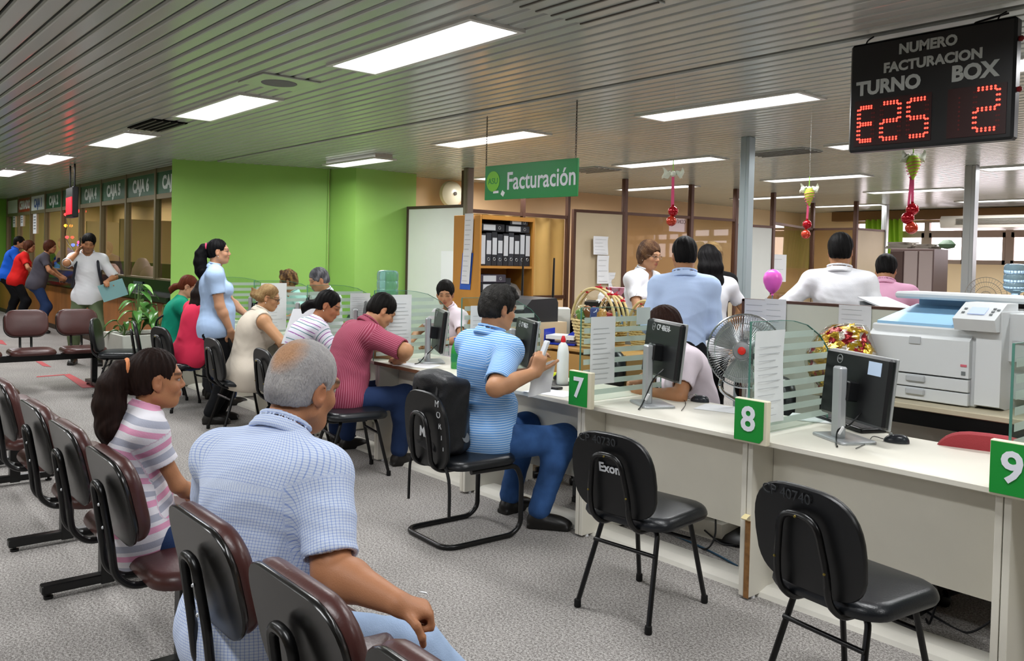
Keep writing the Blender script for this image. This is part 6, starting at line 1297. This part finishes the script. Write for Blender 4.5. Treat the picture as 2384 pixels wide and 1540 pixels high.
    if glasses:
        q = MB(); gm = mat('glasses_' + glasses, glasses, .3)
        for sg in (-1, 1): q.tube([H(sg * .033 + .024 * math.cos(a), .1, .002 + .016 * math.sin(a)) for a in np.linspace(0, 6.2832, 17)[:-1]], .002 * HS, 5, True); q.tube([H(sg * .058, .099, .008), H(sg * .077, .05, .01), H(sg * .08, -.01, .008)], .002 * HS, 5)
        q.tube([H(-.01, .103, .006), H(.01, .103, .006)], .002 * HS, 5); q.build('spectacles', gm, root)
    if earring:
        for sg in (-1, 1): q = MB(); q.lathe([(.001, -.005), (.0045, 0), (.001, .005)], H(sg * .085, .0, -.046), 8); q.build('earring', mat('pearl', 'EDE6DA', .2), root)
    return dict(root=root, T=T, Tv=Tv, WR=[T(x) for x in WR], EL=[T(x) for x in EL], H=H, Rh=Rh, SH=[T(x) for x in SH], P=[T(x) for x in (P0, P1, P2, P3)], F=(F1, F2, F3), KN=[T(x) for x in KN], HP=[T(x) for x in HP])
# ---------------------------------------------------------------- hamper body
m_foil = mat('foil_mixed', 'A8432E', .25, metal=.55, bump=.9, bs=30)
def foil_nodes():
    nt = m_foil.node_tree; b = nt.nodes['Principled BSDF']; tc = nt.nodes.new('ShaderNodeTexCoord'); v = nt.nodes.new('ShaderNodeTexVoronoi'); v.inputs['Scale'].default_value = 26; nt.links.new(tc.outputs['Object'], v.inputs['Vector'])
    sx = nt.nodes.new('ShaderNodeSeparateXYZ'); nt.links.new(v.outputs['Color'], sx.inputs[0]); c = nt.nodes.new('ShaderNodeValToRGB'); c.color_ramp.interpolation = 'CONSTANT'; E = c.color_ramp.elements; E[0].color = lin('C8A038'); E[1].position = .3; E[1].color = lin('8E1F26')
    for p_, h_ in ((.55, 'D9D2C8'), (.72, 'C9A93C'), (.88, '6F8A4A')): E.new(p_).color = lin(h_)
    nt.links.new(sx.outputs[0], c.inputs[0]); nt.links.new(c.outputs[0], b.inputs['Base Color'])
foil_nodes()
t = bpy.data.objects['wrapped_hamper']; S = Sdf(); rs = random.Random(4)
S.ell(HP0 + Z * .17 - X * .03, (.2, .14, .19), None, .04).box(HP0 + Z * .04, (.1, .09, .03), None, .02, .03)
for k in range(9): a = k * .7; S.ell(HP0 + V3(.08 * math.cos(a), .07 * math.sin(a), .16 + .02 * (k % 4)), (.07, .06, .08), None, .03)
S.cap(HP0 + Z * .3 - X * .05, HP0 + Z * .33 + X * .05, .07, .06, .05)
V_, F_ = S.mesh(.008); V_ = V_[:, :]; k_ = V_[:, 2] > HP0[2]; V_[:, 2] = np.maximum(V_[:, 2], HP0[2]); N_ = normals(V_, F_); V2_ = V_ + N_ * (folds(V_, 9, 2.2) * .013)[:, None]; V2_[:, 2] = np.maximum(V2_[:, 2], HP0[2])
mesh_obj('foil_body', V2_, F_, m_foil, t)
for k in range(95):
    i = rs.randrange(len(V2_))
    if V2_[i][2] < HP0[2] + .01: continue
    n_ = N_[i]; c_ = V2_[i] + n_ * .004; u_ = nrm(np.cross(Z + .01 * X, n_)); v_ = np.cross(n_, u_); s_ = rs.uniform(.014, .03); a0 = rs.uniform(0, 6); q = MB(False)
    q.prism([c_ + (u_ * math.cos(a0 + j * math.pi / 5) + v_ * math.sin(a0 + j * math.pi / 5)) * s_ * (1 if j % 2 else .45) for j in range(10)], n_ * .002); q.build('foil_star', mat('star_gold', 'E0BC34', .2, metal=.85) if k % 5 else mat('star_red', 'B8283A', .2, metal=.7), t)
V3_ = V_ + N_ * (.012 + folds(V_, 3, 1.2) * .008)[:, None]; V3_[:, 2] = np.maximum(V3_[:, 2], HP0[2]); mesh_obj('cellophane', V3_, F_, m_clear, t)
# ---------------------------------------------------------------- the people
def LC(loc, rz, s, w_): return tuple((rotz(rz).T @ (np.asarray(w_, float) - V3(loc[0], loc[1], loc[2] if len(loc) > 2 else 0))) / s)
D2 = math.radians
c_check = cloth('blue_check_cotton', 'D3DDF0', [(0, .008, [(0, 'D3DEF2'), (.8, 'A6B9E4')]), (1, .008, [(0, 'FFFFFF'), (.8, 'C2CFEE')])])
c_girl = cloth('pink_striped_jersey', 'E8E6EC', [(1, .088, [(0, 'EDEBF2'), (.2, 'E9A6C6'), (.45, 'EDEBF2'), (.62, 'B3B6C6'), (.9, 'EDEBF2')])])
c_polo = cloth('blue_striped_pique', '6C9FDB', [(1, .0125, [(0, '70A4E0'), (.7, 'C8DEF4')])])
c_burg = cloth('burgundy_striped', '97405A', [(0, .0105, [(0, '923A50'), (.62, 'B4687C')])])
c_wstr = cloth('white_striped_knit', 'DEDEE8', [(1, .062, [(0, 'DEDEE9'), (.3, '5C8B8E'), (.4, 'DEDEE9'), (.72, '96529F'), (.82, 'DEDEE9')])])
c_beige = cloth('beige_linen', 'CDC3B4'); c_clerk = cloth('pale_blue_cotton', 'AFC9EC'); c_pink = cloth('coral_pink', 'E6385A'); c_green = cloth('emerald', '108C70'); c_red = cloth('red_cotton', 'C81E1C'); c_grey = cloth('charcoal_jersey', '4B4851'); c_blue = cloth('royal_blue', '1F62D6')
c_white = cloth('white_cotton', 'E6E7EC'); c_pale = cloth('pale_blue_shirting', 'BCD1F4'); c_pinks = cloth('pink_shirting', 'E2A9C6'); c_wpink = cloth('white_pink_cotton', 'EADDE6'); c_black = cloth('black_cotton', '141416'); c_teal = cloth('pale_teal', 'A9D4CC')
jean = cloth('dark_denim', '27395E'); jeanl = mat('pale_denim_worn', 'A3B9D8', .8, spec=.2, var=.12, vs=9, bump=.2, bs=240); jean2 = mat('blue_denim_worn', '35578A', .8, spec=.2, var=.45, vs=7, bump=.2, bs=240); cargo = cloth('olive_cargo', '5E6A4E'); black_t = cloth('black_trouser', '131417')
SEAT = lambda a=.13, f=.42, g=.12: [((-a, f, .09), (-.15, 1, .3)), ((g, f, .09), (.15, 1, .3))]

# 1 older man in the check shirt
loc, rz, s = (-2.29, .99), D2(14), .96
old = person('older man with short grey hair, seen from behind in a pale blue checked shirt', loc, rz, .52, s, 1.19, 1.2, .06, lean=8, curve=20, side=-5, twist=10, head=(2, 10, 6), neck=.015, shd=.03, skin='B07A58', hair=('crop', 'A9A6A6', 'C9C6C4', 'C9966C'), shirt=c_check, trousers=('9FB7D8', jeanl), vox=.0058, sleeve=.86, hemz=-.13, seed=3, wr=1.22, hsc=1.16,
    arms=[((-.22, .33, .66), (-1, -.3, -.2)), (LC(loc, rz, s, atd(925, 1405, 2.14)), (.25, -.35, -1))], legs=[((-.2, .6, .09), (-.3, 1, .2)), ((.46, .64, .09), (.6, 1, .15))],
    hands=[None, {'d': rotz(-rz) @ nrm(atd(1000, 1425, 2.16) - atd(925, 1405, 2.14)), 'n': (0, .1, -1), 'curl': 1.22, 'thumb': 1.1}], extra={'chin': 1, 'fold': 1.2})
# 2 girl
loc, rz, s = (-3.25, .97), D2(-6), .78
girl = person('girl with a long dark ponytail and pink, white and grey striped polo shirt', loc, rz, .665, s, .98, 1.0, .02, fem=True, lean=-2, curve=14, head=(-2, 2, 0), skin='B27C58', hair=('tail', '231713', 1), shirt=c_girl, trousers=('2A3A5A', jean), vox=.0052, sleeve=.58, hemz=-.17, seed=8, hsc=1.19, hairtie='E8925C',
    arms=[((-.05, .26, .78), (-1, -.2, -.3)), ((.02, .3, .76), (1, -.25, -.5))], legs=SEAT(.1, .4, .1), hands=[None, {'d': (-1, .2, .05), 'n': (0, -1, 0), 'curl': .4}])
# 3 man in the striped polo
loc, rz, s = (-3.78, 3.02), D2(-4), 1.02
w0 = atd(1246, 868, 4.62)
polo = person('dark haired man in a striped blue polo shirt holding a phone at desk 6', loc, rz, .53, s, 1.14, 1.15, .05, lean=2, curve=8, head=(-4, 10, 0), skin='B98865', hair=('tuft', '15130F', '3A3836'), shirt=c_polo, trousers=('2A4A7C', jean2, .96), shoes='161412', vox=.0068, sleeve=.86, hemz=-.1, seed=12, wr=1.12,
    arms=[(LC(loc, rz, s, atd(1236, 868, 4.74)), (-1, -.3, -.6)), (LC(loc, rz, s, w0), (.9, -.4, -.8))], legs=[((-.12, .3, .09), (-.1, 1, .3)), ((.2, .27, .09), (.25, 1, .3), (.75, .7, 0))],
    hands=[{'d': (.2, .3, .9), 'n': (.9, .1, -.2), 'curl': .6, 'thumb': .4}, {'d': (.1, .3, .9), 'n': (-.8, .35, 0), 'curl': 1.0, 'thumb': .15}])
p = atd(1268, 818, 4.66); q = MB(); q.pad(rrect(.055, .12, .01), 0, .014, 0, .2, rotz(-.35) @ rotx(1.2)); o = q.build('mobile_phone', mat('phone_white', 'D8DCDF', .3)); place(o, p); tag(o, 'white phone held in the hand of the striped polo man', 'phone')
sheet('paper_sheet', 'crumpled white sheet held by the striped polo man', atd(1262, 880, 4.72), nrm(_R + V3(0, 0, .25)), nrm(V3(.25, 0, 1)), .13, .19, curl=.014, cat='paper')
# backpack on the chair behind him
t = thing('backpack', 'black backpack propped between the striped polo man and his chair back', 'backpack', (-3.8, 2.71, .47), D2(-4)); S = Sdf(); S.box((0, .02, .22), (.13, .06, .17), rotx(-.1), .04, .03).box((0, .05, .13), (.1, .07, .08), None, .04, .04).ell((0, 0, .4), (.12, .08, .06), None, .05); V_, F_ = S.mesh(.009); N_ = normals(V_, F_); V_ = V_ + N_ * folds(V_, 4)[:, None] * .007; mesh_obj('bag_body', V_, F_, mat('nylon_black', '17181C', .45, bump=.2, bs=200), t)
for sx in (-.08, .1): q = MB(); q.tube(smooth_path([V3(sx, -.05, .4), V3(sx * 1.5, -.09, .25), V3(sx * 1.6, -.06, .03), V3(sx * 2.3, -.05, -.1), V3(sx * 2.4, -.05, -.3)], 5), .009, 6); q.build('strap', mat('strap_black', '0f0f11', .6), t)
q = MB(); q.tube([V3(.1, .08, .08), V3(.16, .1, .1)], .03, 10); q.build('umbrella_roll', mat('grey_roll', '6f7378', .6), t)
# 4 burgundy
loc, rz, s = (-5.42, 3.02), D2(-6), 1.0
person('man in a burgundy striped shirt leaning over his papers on the desk', loc, rz, .53, s, 1.25, 1.16, .03, lean=14, curve=24, side=-3, twist=-4, head=(-10, 34, -4), skin='B78662', hair=('short', '12100E'), shirt=c_burg, trousers=('28385A', jean), vox=.0085, sleeve=.92, hemz=-.14, seed=15, wr=1.12,
    arms=[(LC(loc, rz, s, V3(-5.5, 3.5, .79)), (-1, -.2, -.2)), (LC(loc, rz, s, atz(925, 842, .785)), (1, .35, -.1))], legs=SEAT(), hands=[None, {'d': (-.9, .2, 0), 'n': (0, 0, -1), 'curl': .25}])
# 5 striped woman
loc, rz, s = (-6.12, 3.0), D2(-8), .955
person('woman with a low dark ponytail and a white top with purple and teal stripes', loc, rz, .55, s, 1.12, 1.15, .03, fem=True, bust=.05, lean=10, curve=22, head=(-32, 24, -6), skin='A8704E', hair=('lowtail', '0F0D0D'), shirt=c_wstr, trousers=('26324A', jean), vox=.0085, sleeve=.8, seed=21, collar=False, earring=True, hsc=1.06,
    arms=[((-.15, .38, .82), (-1, -.2, -.4)), ((.14, .4, .82), (1, 0, -.5))], legs=SEAT())
# 6 beige waistcoat
loc, rz, s = (-7.02, 2.98), D2(-5), .945
person('blonde woman with a hair bun, spectacles and a sleeveless beige top', loc, rz, .55, s, 1.16, 1.16, .03, fem=True, bust=.05, lean=8, curve=14, head=(-28, 16, 0), skin='B98A64', hair=('bun', '8A6A44', 'C4A878'), shirt=c_beige, trousers=('151518', black_t, .75), vox=.0085, sleeveless=True, seed=25, hemz=-.17, glasses='2A1A16', earring=True, vest=True, wr=1.15,
    arms=[((-.18, .36, .8), (-1, -.2, -.3)), ((.2, .4, .82), (1, -.1, -.5))], legs=[((-.12, .3, .09), (-.15, 1, .3)), ((.12, .12, .09), (.15, 1, .3))])
# 7 standing clerk
loc, rz, s = (-7.56, 2.92), D2(-22), .945
ck = person('standing woman with a long black ponytail, pale blue uniform blouse and green neck scarf', loc, rz, .93, s, 1.14, 1.12, .035, fem=True, bust=.02, lean=-2, curve=4, head=(-2, -2, 0), skin='C09070', hair=('tail', '0B0A0C', 1), shirt=c_clerk, trousers=('121216', black_t), vox=.0075, sleeve=.6, seed=31, hairtie='D8456A', earring=True, hemz=-.1, wr=1.2,
    arms=[((-.12, .3, 1.02), (-1, -.4, -.5)), ((.2, .14, .9), (.5, -1, -.3))], legs=[((-.09, .04, .09), (0, 1, 0)), ((.09, -.04, .09), (0, 1, 0))], hands=[{'d': (.5, .8, .1), 'n': (0, 0, 1), 'curl': .6}, {'d': (-.2, .4, -.85), 'n': (-1, 0, 0), 'curl': .4}])
q = MB(); T = ck['T']; P3 = ck['P'][3]; F3 = ck['F'][2]
q.grid(lambda u, v: P3 + F3 @ V3((u - .5) * (.05 + .03 * v), .098 + .075 * min(v * 1.6, 1) - .03 * max(0, v - .8), .02 - .26 * v), 4, 10); q.build('neck_scarf', mat('scarf_green', '0E5A4A', .6), ck['root'])
# 8, 9
loc, rz, s = (-8.36, 2.96), D2(10), .96
person('woman in a coral pink top with long dark hair, mostly hidden behind the standing clerk', loc, rz, .55, s, 1.1, 1.1, .02, fem=True, lean=10, curve=10, side=4, head=(10, 14, 0), skin='B98A64', hair=('long', '1C1310'), shirt=c_pink, trousers=('27395E', jean), vox=.01, sleeve=.5, seed=33, collar=False, faces=False, arms=[((-.15, .38, .8), (-1, 0, -.4)), ((.2, .36, .8), (1, 0, -.4))], legs=SEAT())
loc, rz, s = (-9.0, 3.0), D2(-14), .95
gw = person('woman with auburn hair and an emerald green top, at the far end of the desks', loc, rz, .56, s, 1.06, 1.05, 0, fem=True, bust=.04, lean=8, curve=10, head=(-18, 18, 0), skin='C2987A', hair=('lowtail', '5A2A18'), shirt=c_green, trousers=('4a4c52', None), vox=.0095, sleeve=.4, seed=35, collar=False, glasses='2A1A16', arms=[((-.15, .4, .82), (-1, 0, -.4)), ((.2, .4, .82), (1, -.1, -.4))], legs=SEAT())
q = MB(); q.tube(smooth_path([gw['T']((.1, .02, .98)), gw['T']((-.0, -.13, .88)), gw['T']((-.1, -.13, .72)), gw['T']((-.16, -.05, .6))], 6), .011, 7); q.build('bag_strap', m_cab, gw['root'])
# 10 phone man
loc, rz, s = (-12.27, 3.0), D2(-108), 1.0
pm = person('man in white shirt and olive trousers with phone at his ear and folder', loc, rz, .93, s, 1.0, 1.0, .0, lean=2, curve=6, head=(6, 18, -8), skin='A87450', hair=('short', '0E0C0B'), shirt=c_white, trousers=('5E6A4E', cargo), shoes='1A1716', vox=.0095, sleeve=.96, seed=41, hemz=-.12, extra={'stubble': 1, 'fold': 1.3},
    arms=[((-.24, .3, 1.12), (-.8, -.5, -.6)), ((.12, .12, 1.5), (.7, .5, -1))], legs=[((-.16, .05, .09), (-.1, 1, 0)), ((.17, -.12, .09), (.1, 1, 0))], hands=[{'d': (-.1, .9, 0), 'n': (0, 0, -1), 'curl': .5}, {'d': (-.25, -.05, .9), 'n': (-.9, 0, -.2), 'curl': .7}])
q = MB(False); q.box((0, 0, 0), (.012, .06, .12), .003); o = q.build('mobile_phone', m_black); o.location = pm['H'](.1, .02, .0); o.rotation_euler = (.2, 0, rz); tag(o, 'dark phone at the ear of the man in white shirt and olive trousers', 'phone')
q = MB(False); q.box((0, 0, 0), (.008, .31, .23), .001); o = q.build('folder', mat('folder_teal', '7FA9AC', .5)); wr = pm['WR'][0]; o.location = wr + V3(.1, .06, -.1); o.rotation_euler = (.35, .1, D2(-12)); tag(o, 'pale teal folder held by the man on the phone', 'folder')
t = thing('shoulder_bag', 'dark backpack on the back of the man on the phone', 'backpack', pm['T']((0, -.17, 1.18)), rz); S = Sdf(); S.box((0, -.06, 0), (.12, .06, .18), None, .04, .03); V_, F_ = S.mesh(.014); mesh_obj('bag_body', V_, F_, mat('bag_navy', '1c2233', .6), t)
for sg in (-1, 1): q = MB(); q.tube(smooth_path([V3(sg * .11, -.05, .2), V3(sg * .12, .1, .32), V3(sg * .13, .29, .2), V3(sg * .16, .26, 0), V3(sg * .19, .1, -.14)], 5), .017, 6); q.build('strap', mat('strap_navy', '171b28', .6), t)
# 11-13 customers leaning on the far counter
for lb, px, py, lc, sh, tr, hr, fem, sd, hgt in (('man in a royal blue shirt leaning on the far teller counter', 14, 765, None, c_blue, ('1a1c22', black_t), ('short', '14110F'), False, 51, 1.03), ('woman in a red top and black trousers leaning on the far teller counter', 38, 757, None, c_red, ('131417', black_t), ('bob', '4A2A1C'), True, 52, .98), ('woman in a charcoal top and jeans leaning on the far teller counter', 84, 765, None, c_grey, ('27395E', jean), ('bob', '4A2618'), True, 53, .98)):
    x = float(aty(px, 640, 3.36)[0]) - (0 if sd > 51 else .3); loc = (x, 3.36 if sd > 51 else 3.42)
    person(lb, loc, D2(-14), .93, hgt, 1.1, 1.1, .03, fem=fem, bust=.03 if fem else 0, lean=13, curve=10, head=(-16, 6, 0), skin='B07A58', hair=hr, shirt=sh, trousers=tr, vox=.013, sleeve=.7, seed=sd, collar=not fem, hemz=-.12, arms=[((-.2, .42, 1.06), (-1, 0, -.5)), ((.22, .4, 1.04), (1, -.1, -.5))], legs=[((-.1, .02, .09), (0, 1, 0)), ((.1, .06, .09), (0, 1, 0))])
# 14 clerks seated behind the glass, facing us
for lb, x, y, sh, hr, fem, sd, sc_, hd in (('clerk with curly streaked hair behind the glass, in front of the green wall', -9.3, 4.62, c_teal, ('curly', '4A3322', 'B08A50'), True, 61, .98, (-30, 12, 0)), ('grey haired clerk behind the glass near the corner of the green wall', -8.5, 4.62, c_white, ('short', '4A4A50', '9A9AA0'), False, 62, 1.02, (-10, 20, 0)), ('dark haired clerk whose head shows left of the wooden shelf', -6.15, 4.6, c_wpink, ('short', '141210'), True, 63, .98, (50, 14, 0))):
    person(lb, (x, y), math.pi, .56, sc_, 1, 1, 0, fem=fem, lean=6, curve=12, head=hd, skin='B98865', hair=hr, shirt=sh, trousers=('1a1c22', black_t), vox=.011, seed=sd, arms=[((-.18, .38, .8), (-1, 0, -.4)), ((.18, .38, .8), (1, 0, -.4))], legs=SEAT())
    office_chair('black office chair of the ' + lb.split(' behind')[0].split(' whose')[0], x, y + .02, math.pi, m_leather)
# 15 woman with glasses
loc, rz, s = (-4.8, 5.55), D2(-82), .985
person('woman with short brown hair, glasses and a white open-necked blouse, gesturing', loc, rz, .93, s, 1.08, 1.08, .02, fem=True, bust=.06, lean=2, curve=6, head=(-6, 12, 0), skin='B98A68', hair=('bob', '4A3020', '8A6848'), shirt=c_white, trousers=('1a1c22', black_t), vox=.0085, sleeve=.66, seed=71, glasses='8a7468', earring=True, extra={'vneck': 1}, arms=[((-.05, .34, 1.14), (-1, -.3, -.5)), ((.1, .34, 1.12), (1, -.3, -.6))], hands=[{'d': (.3, .6, .6), 'n': (.8, -.4, 0), 'curl': .2}, {'d': (-.2, .6, .5), 'n': (-1, 0, 0), 'curl': .2}])
# 16 blue shirt man
loc, rz, s = (-3.63, 4.66), D2(40), .985
person('man in pale blue long-sleeved shirt and black trousers, back turned, next to the fan', loc, rz, .92, s, 1.0, 1.05, .03, lean=0, curve=8, head=(8, 8, 0), skin='A87855', hair=('short', '0E0D0D'), shirt=c_pale, trousers=('121318', black_t), vox=.0085, sleeve=1.85, seed=75, hemz=-.03, extra={'fold': 1.5}, arms=[((-.15, .24, 1.08), (-.5, -.6, -1)), ((.13, .24, 1.05), (.4, -.5, -1))])
# 17 women behind him
person('woman with long black hair and white blouse behind the pale blue shirted man', (-4.2, 5.72), D2(50), .92, .97, 1.08, 1.05, .02, fem=True, lean=2, curve=6, head=(0, 8, 0), skin='B98A64', hair=('long', '0D0B0C'), shirt=c_white, trousers=('1a1c22', black_t), vox=.0095, sleeve=.6, seed=81, faces=False, collar=False, arms=[((-.2, .25, 1.05), (-1, -.3, -.5)), ((.22, .25, 1.05), (1, -.3, -.5))])
person('woman with short blonde hair and a black top at the back, only her head showing', (-4.6, 6.3), D2(60), .92, .99, 1.05, 1, 0, fem=True, head=(0, 4, 0), skin='B98A64', hair=('bob', '8A6A40', 'D0B078'), shirt=c_black, trousers=('1a1c22', black_t), vox=.011, seed=83, faces=False, collar=False)
# 18 clerk at desk 7
loc, rz, s = (-3.16, 4.27), D2(146), .95
person('clerk in a pale pink-white top seated behind desk 7, head hidden by the glass', loc, rz, .56, s, 1.08, 1.12, .05, fem=True, bust=.05, lean=14, curve=16, head=(0, 14, 0), skin='B07C58', hair=('bob', '2A1812'), shirt=c_wpink, trousers=('1a1c22', black_t), vox=.0085, sleeve=.72, seed=85, collar=False, hsc=1.05, wr=1.2, arms=[((-.14, .42, .82), (-1, -.1, -.5)), ((.16, .42, .82), (1, 0, -.5))], legs=SEAT(.1, .3, .1))
# 19 ponytail behind partition
person('seated woman with a light brown ponytail just below the pink balloon', (-3.98, 6.15), D2(-120), .56, .97, 1, 1, 0, fem=True, lean=10, curve=12, head=(8, 26, 0), skin='B98A64', hair=('lowtail', '6A4A2E'), shirt=c_black, trousers=('1a1c22', black_t), vox=.0105, seed=87, collar=False, arms=[((-.15, .36, .8), (-1, 0, -.4)), ((.15, .36, .8), (1, 0, -.4))], legs=SEAT())
# 20 white shirt man, 21 pink shirt man
loc, rz, s = (-3.12, 5.8), D2(27), 1.015
person('tall man in a white shirt seen from behind over the low partition', loc, rz, .93, s, 1.05, 1.05, .03, lean=0, curve=6, head=(0, 6, 0), skin='A87855', hair=('short', '0E0D0D'), shirt=c_white, trousers=('1a1c22', black_t), vox=.009, sleeve=.95, seed=91, faces=False, hemz=-.1, arms=[((-.36, .1, 1.0), (-1, -.6, -.3)), ((.22, .14, .98), (.6, -.6, -.5))], extra={'fold': 1.3})
person('dark haired man in a pink shirt bending down in front of the lockers', (-3.3, 6.85), D2(20), .86, 1.0, 1.1, 1.1, .02, lean=8, curve=14, head=(0, 24, 0), skin='A87855', hair=('short', '0E0D0D'), shirt=c_pinks, trousers=('1a1c22', black_t), vox=.011, seed=93, faces=False, arms=[((-.2, .35, 1.0), (-1, 0, -.4)), ((.2, .35, 1.0), (1, 0, -.4))], legs=[((-.11, .06, .09), (0, 1, 0)), ((.11, .06, .09), (0, 1, 0))])
# 22 heads behind the printer
for px, py, D, lb, sd in ((2222, 690, 8.6, 'dark haired person seated far behind the printer, left of the rear fan', 95), (2392, 700, 7.6, 'dark haired person at the picture edge behind the printer', 96)):
    p = atd(px, py, D); person(lb, (p[0], p[1]), D2(170), .56, .95, 1, 1, 0, lean=6, curve=14, head=(0, 10, 0), skin='A87855', hair=('short', '0E0D0D'), shirt=c_white, trousers=('1a1c22', black_t), vox=.012, seed=sd, arms=[((-.18, .38, .8), (-1, 0, -.4)), ((.18, .38, .8), (1, 0, -.4))], legs=SEAT())

# tellers seen dimly through the panes
for px, lb, sh, hr, sd in ((118, 'dark haired teller in blue behind the CAJA 2 pane', c_blue, ('short', '14110F'), 97), (188, 'brown haired teller behind the pane near the man on the phone', c_beige, ('bob', '3A2218'), 98)):
    p = aty(px, 600, 4.75); person(lb, (p[0], 4.86), math.pi + .2, .62, 1., 1, 1, 0, lean=4, curve=8, head=(0, 10, 0), skin='B98865', hair=hr, shirt=sh, trousers=('1a1c22', black_t), vox=.014, seed=sd, faces=False, arms=[((-.18, .3, .95), (-1, 0, -.4)), ((.18, .3, .95), (1, 0, -.4))], legs=SEAT(.1, .3, .1))
